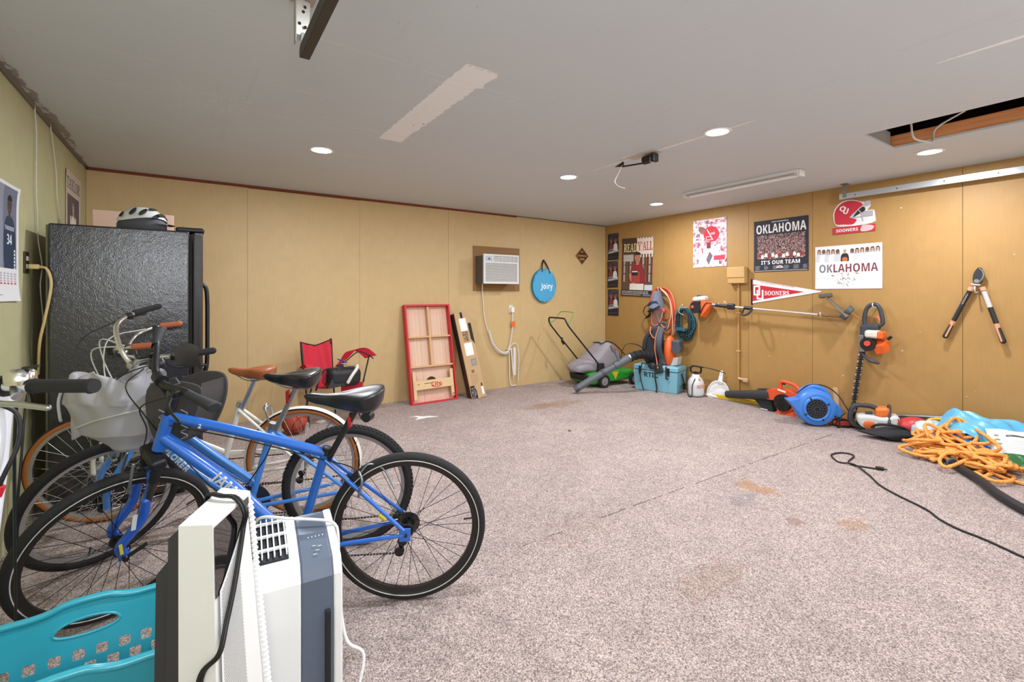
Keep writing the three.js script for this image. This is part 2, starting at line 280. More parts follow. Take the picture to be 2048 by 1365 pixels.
const { FontLoader } = await import('three/addons/loaders/FontLoader.js');
const { TextGeometry } = await import('three/addons/geometries/TextGeometry.js');
const fontB = await new FontLoader().loadAsync('fonts/droid/droid_sans_bold.typeface.json');
function text(s, size, depth, p, ex, ey) {     // raised letters: centre p, reading direction ex, up ey
  const g = new TextGeometry(s, { font: fontB, size, depth, curveSegments: 3, bevelEnabled: false }); g.computeBoundingBox(); const b = g.boundingBox;
  g.translate(-(b.min.x + b.max.x) / 2, -(b.min.y + b.max.y) / 2, -depth / 2);
  ex = v3(ex).normalize(); ey = v3(ey).normalize(); const ez = ex.clone().cross(ey).normalize();
  g.applyMatrix4(new THREE.Matrix4().makeBasis(ex, ez.clone().cross(ex), ez).setPosition(v3(p))); return g;
}
// ---------- bicycles ----------
// local axes of a bicycle: x forwards, y up, z to the rider's right; origin under the rear axle
function steerMatrix(ht, hb, ang) {
  const a = V(ht[0] - hb[0], ht[1] - hb[1], 0).normalize(), p = V(hb[0], hb[1], 0);
  return new THREE.Matrix4().makeTranslation(p.x, p.y, 0).multiply(new THREE.Matrix4().makeRotationAxis(a, ang)).multiply(new THREE.Matrix4().makeTranslation(-p.x, -p.y, 0));
}
function wheel(bike, name, o, mtx) {
  const { R, rt, rim = 0.022 } = o, Ro = R - 2 * rt + 0.008, Ri = Ro - rim, at = (gs) => { const g = join(gs); g.applyMatrix4(mtx); return g; };
  const w = part(bike, name, at(lathe([[Ri, -0.007], [Ro - 0.004, -0.012], [Ro, -0.012], [Ro - 0.003, -0.006], [Ro - 0.003, 0.006], [Ro, 0.012], [Ro - 0.004, 0.012], [Ri, 0.007], [Ri, -0.007]], undefined, [PI / 2, 0, 0], 72)), o.rimMat);
  const tire = [tor(R - rt, rt, undefined, undefined, 80, 14)];
  if (o.knobs) for (let i = 0; i < 90; i++) for (const s of [-1, 0, 1]) { const a = (i + (s ? 0.5 : 0)) / 90 * PI * 2, q = s * 0.6; tire.push(T(new THREE.BoxGeometry(0.006, 0.014, 0.011), [Math.cos(a) * (R - rt + rt * Math.cos(q)), Math.sin(a) * (R - rt + rt * Math.cos(q)), rt * Math.sin(q)], [0, 0, a])); }
  const tm = part(w, 'tire', at(tire), o.tireMat ?? mRubber);
  if (o.tread) part(w, 'tread', at(lathe([...Array(9)].map((_, i) => { const q = (i - 4) / 4 * 0.95; return [R - rt + (rt + 0.0015) * Math.cos(q), (rt + 0.0015) * Math.sin(q)]; }), undefined, [PI / 2, 0, 0], 80)), dbl(mRubber.clone()));
  if (o.stripe) part(w, 'sidewall_stripe', at([-1, 1].map((s) => tor(R - rt * 1.45, 0.0022, [0, 0, s * rt * 0.93], undefined, 80, 6))), M('#cfcac0', 0.5), 'thin pale reflective stripe');
  const sp = [], n = o.spokes ?? 32;
  for (let i = 0; i < n; i++) { const a = i / n * PI * 2, s = i % 2 ? 1 : -1, q = a + ((i >> 1) % 2 ? 1.15 : -1.15); sp.push(bar([0.026 * Math.cos(q), 0.026 * Math.sin(q), s * 0.032], [(Ri + 0.002) * Math.cos(a), (Ri + 0.002) * Math.sin(a), 0], 0.0013, 0.0013, 5)); }
  part(w, 'spokes', at(sp), o.spokeMat ?? mSpoke);
  part(w, 'hub', at([cyl(0.016, 0.016, 0.1, undefined, [PI / 2, 0, 0], 16), ...[-1, 1].map((s) => cyl(0.03, 0.03, 0.006, [0, 0, s * 0.032], [PI / 2, 0, 0], 20)), cyl(0.006, 0.006, 0.15, undefined, [PI / 2, 0, 0], 10)]), o.hubMat ?? mBlack);
  if (o.reflector !== undefined) { const a = o.reflector; part(w, 'reflector', at(rb(0.075, 0.02, 0.012, 0.006, [Math.cos(a) * R * 0.63, Math.sin(a) * R * 0.63, -0.01], [0, 0, a])), mClear, 'clear spoke reflector'); }
  part(w, 'valve', at(cyl(0.004, 0.004, 0.045, [Math.cos(o.valve ?? 0.2) * (Ri - 0.015), Math.sin(o.valve ?? 0.2) * (Ri - 0.015), 0], [0, 0, (o.valve ?? 0.2) - PI / 2], 8)), mBlack);
  return w;
}
function saddle(bike, o) {
  const L = o.L ?? 0.27, W = o.W ?? 0.09, g = grid(36, 28, (u, v) => {
    const th = v * PI * 2, end = Math.pow(Math.max(0, 1 - Math.pow(Math.abs(2 * u - 1), 5)), 0.5);
    const w = (0.02 + (W - 0.02) * Math.pow(1 - THREE.MathUtils.smoothstep(u, 0.18, 0.72), 1.15)) * Math.max(end, 0.02);
    const top = o.rise * Math.pow(1 - u, 2.2) + 0.012 * Math.pow(u, 3), c = Math.cos(th), s = Math.sin(th), thick = 0.028 + (o.thick ?? 0.05) * Math.pow(1 - u, 1.2);
    const zz = w * Math.sign(c) * Math.pow(Math.abs(c), 0.75), groove = -0.012 * Math.exp(-Math.pow(zz / 0.018, 2)) * (s > 0 ? 1 : 0) * Math.sin(PI * Math.min(1, u * 1.1));
    return [u * L, top + groove + (s > 0 ? 0.018 : thick) * s * Math.max(end, 0.05), zz];
  });
  const rot = o.tilt ?? 0; T(g, [o.x, o.y, 0], [0, 0, rot]);
  const m = part(bike, 'saddle', g, dbl(o.mat));
  part(m, 'saddle_rails', [tube([[o.x + 0.05, o.y - 0.03, 0.02], [o.x + 0.1, o.y - 0.055, 0.022], [o.x + 0.17, o.y - 0.05, 0.02], [o.x + L - 0.05, o.y - 0.02, 0.008]], 0.0035), tube([[o.x + 0.05, o.y - 0.03, -0.02], [o.x + 0.1, o.y - 0.055, -0.022], [o.x + 0.17, o.y - 0.05, -0.02], [o.x + L - 0.05, o.y - 0.02, -0.008]], 0.0035)], mSteel);
  return m;
}
function crankset(b, bb, o = {}) {
  const c = part(b, 'crankset', [lathe([[0.03, -0.002], [0.088, -0.0015], [0.088, 0.0015], [0.03, 0.002], [0.03, -0.002]], [bb[0], bb[1], 0.045], [PI / 2, 0, 0], 48), ...[0, 1, 2, 3, 4].map((i) => beam([bb[0], bb[1], 0.048], [bb[0] + 0.08 * Math.cos(i * 1.2566), bb[1] + 0.08 * Math.sin(i * 1.2566), 0.048], 0.006, 0.014, V(0, 0, 1))), cyl(0.02, 0.02, 0.12, [bb[0], bb[1], 0], [PI / 2, 0, 0])], o.mat ?? mDark);
  const ca = o.ang ?? 0.3, dx = Math.cos(ca) * 0.17, dy = Math.sin(ca) * 0.17;
  part(c, 'crank_arm', beam([bb[0], bb[1], 0.065], [bb[0] + dx, bb[1] + dy, 0.075], 0.012, 0.024, V(0, 0, 1)), o.mat ?? mDark);
  part(c, 'crank_arm', beam([bb[0], bb[1], -0.06], [bb[0] - dx, bb[1] - dy, -0.075], 0.012, 0.024, V(0, 0, 1)), o.mat ?? mDark);
  for (const s of [1, -1]) part(c, 'pedal', [rb(0.09, 0.022, 0.075, 0.006, [bb[0] + s * dx, bb[1] + s * dy, s * 0.125]), ...[-1, 1].map((k) => box(0.004, 0.016, 0.05, [bb[0] + s * dx + k * 0.046, bb[1] + s * dy, s * 0.125]))], mBlackMatte);
  const ch = [[0, 0.42], [bb[0], bb[1] + 0.088], [bb[0] + 0.088, bb[1]], [bb[0], bb[1] - 0.088], [0.09, 0.23], [0.03, 0.2], [0, 0.27]];
  const path = new THREE.CatmullRomCurve3([[-0.035, 0.36], [0, 0.388], [0.03, 0.385], [bb[0] - 0.05, bb[1] + 0.087], [bb[0] + 0.02, bb[1] + 0.087], [bb[0] + 0.088, bb[1]], [bb[0] + 0.02, bb[1] - 0.087], [bb[0] - 0.06, bb[1] - 0.083], [0.06, 0.195], [0.025, 0.2], [0.03, 0.25], [0.0, 0.3]].map((p) => V(p[0], p[1], 0.045)), true, 'catmullrom', 0.1);
  part(b, 'chain', [...Array(100)].map((_, i) => { const p = path.getPointAt(i / 100), t = path.getTangentAt(i / 100); return T(new THREE.BoxGeometry(0.011, 0.007, i % 2 ? 0.007 : 0.004), p, [0, 0, Math.atan2(t.y, t.x)]); }), M('#4c4a47', 0.35, { metalness: 0.8 }));
}
function bicycle(label, o) {
  const b = thing('bicycle', label, 'bicycle', o.at, [-o.lean, o.turn, 0]);
  const SM = steerMatrix(o.ht, o.hb, o.steer), I = new THREE.Matrix4(), S = (gs) => { const g = join(gs); g.applyMatrix4(SM); return g; };
  wheel(b, 'rear_wheel', { ...o.wheel, ...o.rear }, I.clone().makeTranslation(0, o.wheel.R, 0));
  const fx = o.hb[0] + (o.hb[1] - o.wheel.R) * (o.hb[0] - o.ht[0]) / (o.ht[1] - o.hb[1]) + 0.04;
  wheel(b, 'front_wheel', { ...o.wheel, ...o.front }, SM.clone().multiply(new THREE.Matrix4().makeTranslation(fx, o.wheel.R, 0)));
  const fr = part(b, 'frame', [...o.tubes.map(([pts, r, rz]) => { const g = tube(pts.map((p) => [p[0], p[1], p[2] ?? 0]), r, { ten: 0.5, m: 14, n: 30 }); return g; }), bar([o.ht[0], o.ht[1], 0], [o.hb[0], o.hb[1], 0], 0.024, 0.026, 20), cyl(0.026, 0.026, 0.075, [o.bb[0], o.bb[1], 0], [PI / 2, 0, 0]),
    ...[-1, 1].flatMap((s) => [bar([o.seat[0], o.seat[1] - 0.03, s * 0.018], [0.01, o.wheel.R + 0.02, s * 0.062], 0.0095, 0.0085), bar([o.bb[0], o.bb[1], s * 0.03], [0.01, o.wheel.R, s * 0.062], 0.011, 0.009), rb(0.05, 0.06, 0.007, 0.003, [0.005, o.wheel.R, s * 0.062])])], o.paint);
  const f = o.fork(fx, S, b);
  saddle(b, o.saddle);
  part(b, 'seat_post', bar([o.seat[0], o.seat[1] - 0.05, 0], [o.saddle.x + 0.12, o.saddle.y - 0.045, 0], 0.0135, 0.0135, 16), o.postMat);
  part(b, 'seat_clamp', bar([o.seat[0] + 0.004, o.seat[1] - 0.012, 0], [o.seat[0] - 0.006, o.seat[1] + 0.02, 0], 0.02), o.clampMat ?? mBlack);
  part(b, 'saddle_clamp', [rb(0.04, 0.02, 0.045, 0.005, [o.saddle.x + 0.12, o.saddle.y - 0.045, 0])], o.clampMat ?? mBlack);
  crankset(b, o.bb, o.crank);
  part(b, 'cassette', [0, 1, 2, 3, 4, 5].map((i) => cyl(0.052 - i * 0.006, 0.052 - i * 0.006, 0.002, [0, o.wheel.R, 0.03 + i * 0.004], [PI / 2, 0, 0], 32)), M('#57534d', 0.4, { metalness: 0.8 }));
  part(b, 'rear_derailleur', [rb(0.035, 0.06, 0.02, 0.008, [0.02, 0.28, 0.055], [0, 0, 0.4]), cyl(0.022, 0.022, 0.008, [0.03, 0.25, 0.046], [PI / 2, 0, 0], 12), cyl(0.022, 0.022, 0.008, [0.045, 0.2, 0.046], [PI / 2, 0, 0], 12), rb(0.022, 0.075, 0.006, 0.003, [0.037, 0.225, 0.054], [0, 0, 0.3])], mBlack);
  if (o.more) o.more(b, S, fr, fx);
  return b;
}
const axisX = (o, y) => o.hb[0] + (o.hb[1] - y) * (o.hb[0] - o.ht[0]) / (o.ht[1] - o.hb[1]);   // x of the steering axis at height y
function suspensionFork(o, low, high) {
  return (fx, S, b) => {
    const R = o.wheel.R, top = o.hb[1] - 0.03, ax = axisX(o, top), mid = R + 0.2, mx = axisX(o, mid);
    const f = part(b, 'fork', S([-1, 1].flatMap((s) => [tube([[fx, R, s * 0.06], [fx + 0.005, R + 0.05, s * 0.062], [mx + 0.035, mid - 0.06, s * 0.066], [mx + 0.012, mid + 0.02, s * 0.064]], 0.019, { m: 12 }), rb(0.04, 0.05, 0.01, 0.004, [fx, R, s * 0.06])]).concat(tube([[mx + 0.03, mid - 0.02, -0.062], [mx - 0.012, mid + 0.085, -0.05], [mx - 0.02, mid + 0.11, 0], [mx - 0.012, mid + 0.085, 0.05], [mx + 0.03, mid - 0.02, 0.062]], 0.013))), low);
    part(f, 'stanchion', S([-1, 1].map((s) => bar([mx + 0.012, mid, s * 0.064], [ax + 0.012, top, s * 0.064], 0.0145))), high);
    part(f, 'fork_crown', S([rb(0.06, 0.045, 0.165, 0.015, [ax + 0.012, top + 0.005, 0]), ...[-1, 1].map((s) => bar([axisX(o, mid + 0.1) + 0.012, mid + 0.1, s * 0.064], [ax + 0.012, top, s * 0.064], 0.019))]), mBlack);
    part(f, 'axle_lever', S([beam([fx, R, -0.082], [fx - 0.075, R + 0.03, -0.09], 0.008, 0.014, V(0, 0, 1)), cyl(0.011, 0.011, 0.03, [fx, R, -0.08], [PI / 2, 0, 0], 12)]), mBlack);
    part(f, 'brake', S([-1, 1].map((s) => tube([[mx + 0.06, R * 2 - 0.07, s * 0.045], [mx + 0.05, R * 2 - 0.02, s * 0.055], [mx + 0.03, R * 2 + 0.05, s * 0.045]], 0.006))), mSteel);
    return f;
  };
}
// nearest: bright blue hybrid
{
  const blue = M('#2268c9', 0.3, { clearcoat: 0.8, clearcoatRoughness: 0.12 }), o = {
    at: [0.817, 0, -2.052], turn: 151.8 * PI / 180, lean: 0.105, steer: 0.82, ht: [0.972, 0.9], hb: [1.022, 0.75], bb: [0.479, 0.28], seat: [0.345, 0.715],
    wheel: { R: 0.35, rt: 0.021, rimMat: M('#3a3836', 0.35, { metalness: 0.7 }), stripe: true, rim: 0.026, valve: 0.25 }, rear: { valve: 3.05, reflector: 0.7 }, front: { valve: 2.9 },
    paint: blue, postMat: mBlack, tubes: [[[[0.352, 0.712], [0.66, 0.807], [0.965, 0.89]], 0.021], [[[0.995, 0.8], [0.74, 0.575], [0.479, 0.28]], 0.027], [[[0.345, 0.72], [0.479, 0.28]], 0.0185]],
    saddle: { x: 0.09, y: 0.955, L: 0.34, W: 0.105, rise: 0.035, thick: 0.075, mat: M('#17181b', 0.38, { clearcoat: 0.25, clearcoatRoughness: 0.4 }) },
  };
  o.fork = suspensionFork(o, M('#1f52b4', 0.32, { clearcoat: 0.7, clearcoatRoughness: 0.15 }), M('#5b5a57', 0.3, { metalness: 0.9 }));
  o.more = (b, S, fr, fx) => {
    const ex = V(-0.66, -0.75, 0).normalize(), ey = V(-0.75, 0.66, 0);
    part(fr, 'lettering', [text('JAMIS', 0.042, 0.012, [0.745, 0.578, -0.0235], ex, ey)], M('#d9dde2', 0.5), 'white frame lettering');
    part(fr, 'lettering', text('2', 0.018, 0.008, [0.845, 0.853, -0.018], [-1, -0.27, 0], [0, 1, 0]), M('#d9dde2', 0.5));
    part(fr, 'sticker', bar([0.545, 0.352, 0], [0.528, 0.335, 0], 0.0275, 0.0275, 20), M('#d2b81e', 0.5), 'yellow sticker');
    part(fr, 'sticker', bar([0.115, 0.445, -0.0515], [0.085, 0.421, -0.055], 0.0102, 0.0102, 12), M('#c9ae25', 0.5), 'yellow sticker');
    const bx = axisX(o, 1.0) + 0.02, by = 1.075;
    const st = part(b, 'stem', S([bar([axisX(o, 0.9), 0.9, 0], [axisX(o, 0.99), 0.99, 0], 0.019), bar([axisX(o, 0.97), 0.97, 0], [bx + 0.03, by, 0], 0.02), cyl(0.024, 0.024, 0.05, [bx + 0.03, by, 0], [PI / 2, 0, 0], 20), rb(0.05, 0.05, 0.06, 0.012, [bx - 0.01, by - 0.05, 0])]), mBlack);
    const RM = new THREE.Matrix4().makeTranslation(bx + 0.03, by, 0).multiply(new THREE.Matrix4().makeRotationX(-0.14)).multiply(new THREE.Matrix4().makeTranslation(-bx - 0.03, -by, 0)), SR = (gs) => S(join(gs).applyMatrix4(RM));   // the bar sits a little skewed in its clamp
    const hb = part(b, 'handlebar', SR(tube([[bx - 0.05, by + 0.035, -0.3], [bx - 0.01, by + 0.035, -0.18], [bx + 0.028, by + 0.005, -0.06], [bx + 0.03, by, 0], [bx + 0.028, by + 0.005, 0.06], [bx - 0.01, by + 0.035, 0.18], [bx - 0.05, by + 0.035, 0.3]], 0.0135, { m: 12, n: 60 })), mBlack);
    for (const s of [-1, 1]) {
      const g = grid(20, 16, (u, v) => { const a = v * 2 * PI, r = 0.0165 + 0.018 * Math.pow(u, 1.5) * (Math.cos(a) < 0.2 ? 1 : 0.3), e = u > 0.97 ? 0.6 : 1; return [bx - 0.01 - 0.045 * u + Math.cos(a) * r * e, by + 0.035 + Math.sin(a) * (0.0165 + 0.004 * u) * e, s * (0.19 + 0.125 * u)]; });
      part(hb, 'grip', SR([g, cyl(0.017, 0.02, 0.003, [bx - 0.055, by + 0.035, s * 0.314], [PI / 2, 0, 0])]), dbl(M('#2c2d30', 0.7)));
      part(hb, 'brake_lever', SR([rb(0.04, 0.03, 0.03, 0.008, [bx + 0.01, by + 0.025, s * 0.15]), tube([[bx + 0.03, by + 0.015, s * 0.15], [bx + 0.055, by - 0.005, s * 0.19], [bx + 0.045, by - 0.02, s * 0.27]], 0.006)]), mBlack);
      part(hb, 'shifter', SR(rb(0.06, 0.035, 0.045, 0.014, [bx + 0.01, by - 0.005, s * 0.115])), M('#2f3033', 0.35));
    }
    part(b, 'cables', [S(tube([[bx + 0.05, by - 0.01, -0.14], [bx + 0.12, by - 0.06, -0.08], [bx + 0.1, by - 0.2, -0.03], [axisX(o, 0.72) + 0.06, 0.75, -0.03], [axisX(o, 0.7) + 0.04, 0.68, -0.02]], 0.0025)), S(tube([[bx + 0.05, by - 0.01, 0.14], [bx + 0.13, by - 0.03, 0.06], [bx + 0.09, by - 0.16, 0.03], [axisX(o, 0.8), 0.8, 0.035]], 0.0025)), tube([[0.96, 0.86, -0.022], [0.66, 0.785, -0.02], [0.36, 0.692, -0.022], [0.25, 0.66, -0.025], [0.19, 0.62, -0.02]], 0.0028)], mBlack);
    part(b, 'rear_brake', [-1, 1].map((s) => tube([[0.2, 0.53, s * 0.052], [0.185, 0.6, s * 0.05], [0.2, 0.63, s * 0.03]], 0.006)).concat(tube([[0.2, 0.62, -0.035], [0.16, 0.66, -0.02], [0.1, 0.63, -0.01], [0.05, 0.56, -0.045]], 0.004)), mSteel);
    part(b, 'tail_lamp', [cyl(0.024, 0.022, 0.035, [0.165, 0.87, 0], [PI / 2, 0, 0.3], 16), box(0.012, 0.05, 0.012, [0.175, 0.895, 0])], M('#202020', 0.4));
    part(b, 'reflector', rb(0.015, 0.05, 0.04, 0.005, [0.24, 0.85, 0.0]), M('#b01818', 0.25), 'small red reflector under the saddle');
    part(b, 'kickstand', [bar([0.4, 0.27, -0.04], [0.33, -0.012, -0.2], 0.008)], mBlack);
    part(b, 'fork_decal', S([box(0.016, 0.07, 0.002, [axisX(o, 0.5) + 0.045, 0.505, -0.0845], [0, 0, 0.2])]), M('#cfd3da', 0.5), 'white framed decal');
    part(b, 'fork_decal', S([box(0.011, 0.05, 0.003, [fx + 0.008, 0.4, -0.082])]), M('#d2c72a', 0.5), 'yellow decal');
  };
  bicycle('bright blue hybrid bicycle nearest the camera, black saddle, white lettering on the down tube', o);
}
// second: pale blue step-through
{
  const blue = M('#4388dd', 0.32, { clearcoat: 0.7, clearcoatRoughness: 0.15 }), o = {
    at: [0.723, 0, -2.678], turn: 154.4 * PI / 180, lean: 0.105, steer: 0.87, ht: [1.0, 0.87], hb: [1.045, 0.73], bb: [0.51, 0.27], seat: [0.383, 0.7],
    wheel: { R: 0.345, rt: 0.024, rimMat: M('#c6c8ca', 0.3, { metalness: 0.9 }), spokeMat: mSpokeS, rim: 0.024 }, rear: { knobs: true, reflector: 0.55 }, front: { valve: 5.0 },
    paint: blue, postMat: mAlu, clampMat: mSteel,
    tubes: [[[[0.99, 0.85], [0.74, 0.62], [0.481, 0.4]], 0.0165], [[[0.995, 0.8], [0.86, 0.7], [0.7, 0.56], [0.5, 0.39]], 0.009], [[[1.0, 0.79], [0.84, 0.66], [0.66, 0.5], [0.5, 0.38]], 0.009], [[[1.03, 0.77], [0.8, 0.5], [0.51, 0.27]], 0.024], [[[0.383, 0.7], [0.51, 0.27]], 0.017]],
    saddle: { x: 0.13, y: 0.965, L: 0.29, W: 0.105, rise: 0.03, thick: 0.07, mat: M('#141518', 0.3, { clearcoat: 0.4, clearcoatRoughness: 0.3 }) },
  };
  o.fork = (fx, S, b) => {
    const R = o.wheel.R, ax = axisX(o, 0.72), f = part(b, 'fork', S([...[-1, 1].map((s) => tube([[fx, R, s * 0.058], [fx - 0.02, R + 0.12, s * 0.06], [axisX(o, 0.62) + 0.01, 0.62, s * 0.055], [ax, 0.7, s * 0.03]], 0.0155, { m: 12 })), rb(0.05, 0.04, 0.09, 0.014, [ax, 0.7, 0])]), blue);
    for (const s of [-1, 1]) part(f, 'axle_nut', S(cyl(0.012, 0.012, 0.02, [fx, R, s * 0.075], [PI / 2, 0, 0], 10)), mChrome);
    part(f, 'brake', S([...[-1, 1].map((s) => tube([[axisX(o, 0.6) + 0.05, 0.62, s * 0.045], [axisX(o, 0.66) + 0.055, 0.68, s * 0.06], [axisX(o, 0.73) + 0.05, 0.75, s * 0.03]], 0.007)), rb(0.022, 0.018, 0.12, 0.006, [axisX(o, 0.62) + 0.07, 0.61, 0])]), mAlu);
    return f;
  };
  o.more = (b, S, fr) => {
    part(fr, 'lettering', text('EXPLORER', 0.032, 0.012, [0.86, 0.572, -0.021], [-0.65, -0.76, 0], [-0.76, 0.65, 0]), M('#cfe0f2', 0.5), 'pale frame lettering');
    const bx = axisX(o, 1.0), by = 1.06;
    part(b, 'stem', S([bar([axisX(o, 0.86), 0.86, 0], [axisX(o, 1.02), 1.02, 0], 0.014), bar([axisX(o, 1.0), 1.0, 0], [bx + 0.06, by, 0], 0.016), cyl(0.021, 0.021, 0.05, [bx + 0.06, by, 0], [PI / 2, 0, 0])]), mAlu);
    const hb = part(b, 'handlebar', S(tube([[bx - 0.16, by + 0.17, 0.3], [bx - 0.05, by + 0.17, 0.27], [bx + 0.05, by + 0.15, 0.2], [bx + 0.075, by + 0.07, 0.1], [bx + 0.06, by, 0.03], [bx + 0.06, by, -0.03], [bx + 0.075, by + 0.07, -0.1], [bx + 0.05, by + 0.13, -0.2], [bx - 0.05, by + 0.14, -0.27], [bx - 0.16, by + 0.14, -0.3]], 0.0115, { m: 12, n: 80 })), mChrome);
    for (const s of [-1, 1]) {
      const y = by + (s > 0 ? 0.17 : 0.14);
      part(hb, 'grip', S([tube([[bx - 0.17, y, s * 0.302], [bx - 0.05, y, s * 0.27]], 0.016, { m: 14, n: 4 })]), mBlackMatte);
      part(hb, 'brake_lever', S([rb(0.03, 0.03, 0.035, 0.008, [bx - 0.02, y - 0.005, s * 0.25]), tube([[bx + 0.02, y - 0.012, s * 0.24], [bx + 0.0, y - 0.03, s * 0.305], [bx - 0.12, y - 0.045, s * 0.34]], 0.006)]), mBlack);
    }
    part(b, 'cables', [S(tube([[bx + 0.03, by + 0.16, 0.24], [bx + 0.2, by + 0.08, 0.22], [bx + 0.24, by - 0.14, 0.1], [axisX(o, 0.76) + 0.08, 0.76, 0.02]], 0.003)), S(tube([[bx + 0.03, by + 0.12, -0.24], [bx + 0.17, by + 0.06, -0.18], [bx + 0.2, by - 0.1, -0.08], [axisX(o, 0.7) + 0.06, 0.74, -0.02]], 0.003)), tube([[0.97, 0.79, -0.02], [0.78, 0.52, -0.028], [0.6, 0.33, -0.02], [0.44, 0.5, -0.02], [0.38, 0.62, -0.02]], 0.003)], mBlack);
    part(b, 'reflector', rb(0.015, 0.07, 0.035, 0.005, [0.3, 0.86, 0]), M('#b01818', 0.25), 'red reflector on the seat post');
    part(b, 'kickstand', bar([0.42, 0.26, -0.04], [0.34, -0.012, -0.2], 0.008), mAlu);
  };
  bicycle('paler blue step-through bicycle behind the nearest one, silver seat post and black saddle', o);
}
// third: white with tan saddle
{
  const white = M('#e6e2d6', 0.35, { clearcoat: 0.5, clearcoatRoughness: 0.2 }), tan = M('#a25c28', 0.6), o = {
    at: [0.59, 0, -3.217], turn: 151.6 * PI / 180, lean: 0.087, steer: 0.3, ht: [0.985, 0.88], hb: [1.03, 0.74], bb: [0.5, 0.27], seat: [0.368, 0.72],
    wheel: { R: 0.345, rt: 0.018, rimMat: M('#cfcfcc', 0.28, { metalness: 0.9 }), spokeMat: mSpokeS, tireMat: M('#a8642c', 0.7), tread: true, hubMat: mAlu, rim: 0.02 }, front: { reflector: 2.85 }, rear: { reflector: 1.7 },
    paint: white, postMat: mAlu, clampMat: mChrome,
    tubes: [[[[0.98, 0.86], [0.72, 0.56], [0.47, 0.42]], 0.0155], [[[1.02, 0.77], [0.78, 0.48], [0.5, 0.27]], 0.018], [[[0.368, 0.72], [0.5, 0.27]], 0.016]],
    saddle: { x: 0.15, y: 0.93, L: 0.28, W: 0.08, rise: 0.016, thick: 0.05, mat: M('#a0592f', 0.42) }, crank: { mat: mAlu, ang: 0.5 },
  };
  o.fork = (fx, S, b) => {
    const R = o.wheel.R, f = part(b, 'fork', S([...[-1, 1].map((s) => tube([[fx, R, s * 0.055], [fx - 0.02, R + 0.12, s * 0.056], [axisX(o, 0.62) + 0.008, 0.62, s * 0.05], [axisX(o, 0.7), 0.7, s * 0.025]], 0.012, { m: 12 })), rb(0.045, 0.035, 0.08, 0.012, [axisX(o, 0.7), 0.7, 0])]), white);
    part(f, 'brake', S([tube([[axisX(o, 0.7) + 0.04, 0.64, -0.035], [axisX(o, 0.7) + 0.045, 0.7, -0.04], [axisX(o, 0.7) + 0.04, 0.73, 0], [axisX(o, 0.7) + 0.045, 0.7, 0.04], [axisX(o, 0.7) + 0.04, 0.64, 0.035]], 0.006)]), mAlu);
    return f;
  };
  o.more = (b, S, fr) => {
    const R = o.wheel.R, fender = (cx, cy, a0, a1) => grid(40, 8, (u, v) => { const a = a0 + (a1 - a0) * u, q = (v - 0.5) * 2.2, r = R + 0.012 - 0.014 * (1 - Math.cos(q)); return [cx + r * Math.cos(a), cy + r * Math.sin(a), 0.027 * Math.sin(q)]; });
    part(b, 'rear_fender', fender(0, R, -0.25, 3.4).translate(0, 0, 0), dbl(white.clone()));
    part(b, 'rear_fender_stay', [-1, 1].flatMap((s) => [bar([0.01, R, s * 0.06], [-0.2, R + 0.29, s * 0.03], 0.0025), bar([0.01, R, s * 0.06], [-0.345, R + 0.02, s * 0.03], 0.0025)]), mSteel);
    part(b, 'chain_guard', rb(0.55, 0.03, 0.012, 0.005, [0.24, 0.395, 0.06], [0, 0, -0.02]), white);
    part(b, 'rear_brake', [tube([[0.19, 0.63, -0.035], [0.205, 0.7, -0.035], [0.21, 0.72, 0], [0.205, 0.7, 0.035], [0.19, 0.63, 0.035]], 0.007), rb(0.03, 0.03, 0.05, 0.006, [0.21, 0.7, 0])], mAlu);
    const bx = axisX(o, 1.0), by = 1.05;
    part(b, 'stem', S([bar([axisX(o, 0.87), 0.87, 0], [axisX(o, 1.03), 1.03, 0], 0.013), bar([axisX(o, 1.02), 1.02, 0], [bx + 0.06, by, 0], 0.014)]), mAlu);
    const hb = part(b, 'handlebar', S(tube([[bx - 0.16, by + 0.11, 0.26], [bx - 0.04, by + 0.1, 0.24], [bx + 0.04, by + 0.07, 0.16], [bx + 0.06, by, 0.03], [bx + 0.06, by, -0.03], [bx + 0.04, by + 0.07, -0.16], [bx - 0.04, by + 0.1, -0.24], [bx - 0.16, by + 0.11, -0.26]], 0.0115, { m: 12, n: 70 })), mChrome);
    for (const s of [-1, 1]) {
      part(hb, 'grip', S([tube([[bx - 0.17, by + 0.11, s * 0.262], [bx - 0.075, by + 0.105, s * 0.247]], 0.0165, { m: 14, n: 4 })]), M('#b5613f', 0.65), 'brown grip');
      part(hb, 'brake_lever', S([rb(0.03, 0.03, 0.03, 0.008, [bx - 0.045, by + 0.1, s * 0.235]), tube([[bx - 0.01, by + 0.09, s * 0.22], [bx - 0.01, by + 0.08, s * 0.28], [bx - 0.12, by + 0.075, s * 0.3]], 0.005)]), mDark);
    }
    part(b, 'cables', [S(tube([[bx, by + 0.1, 0.2], [bx + 0.17, by + 0.06, 0.15], [bx + 0.18, by - 0.12, 0.06], [axisX(o, 0.75) + 0.05, 0.76, 0.01]], 0.0035)), S(tube([[bx, by + 0.1, -0.2], [bx + 0.15, by + 0.07, -0.14], [bx + 0.17, by - 0.1, -0.05], [axisX(o, 0.75) + 0.04, 0.78, -0.01]], 0.0035)), S(tube([[bx - 0.02, by + 0.1, -0.2], [bx + 0.12, by + 0.12, -0.1], [bx + 0.14, by - 0.02, -0.04], [axisX(o, 0.8) + 0.03, 0.82, -0.02]], 0.0035))], M('#d9d9d4', 0.5));
    part(b, 'head_lamp', S([rb(0.04, 0.05, 0.06, 0.012, [bx + 0.11, by + 0.03, 0])]), mBlack);
    part(b, 'kickstand', bar([0.1, 0.3, -0.06], [0.05, -0.012, -0.19], 0.008), mSteel);
  };
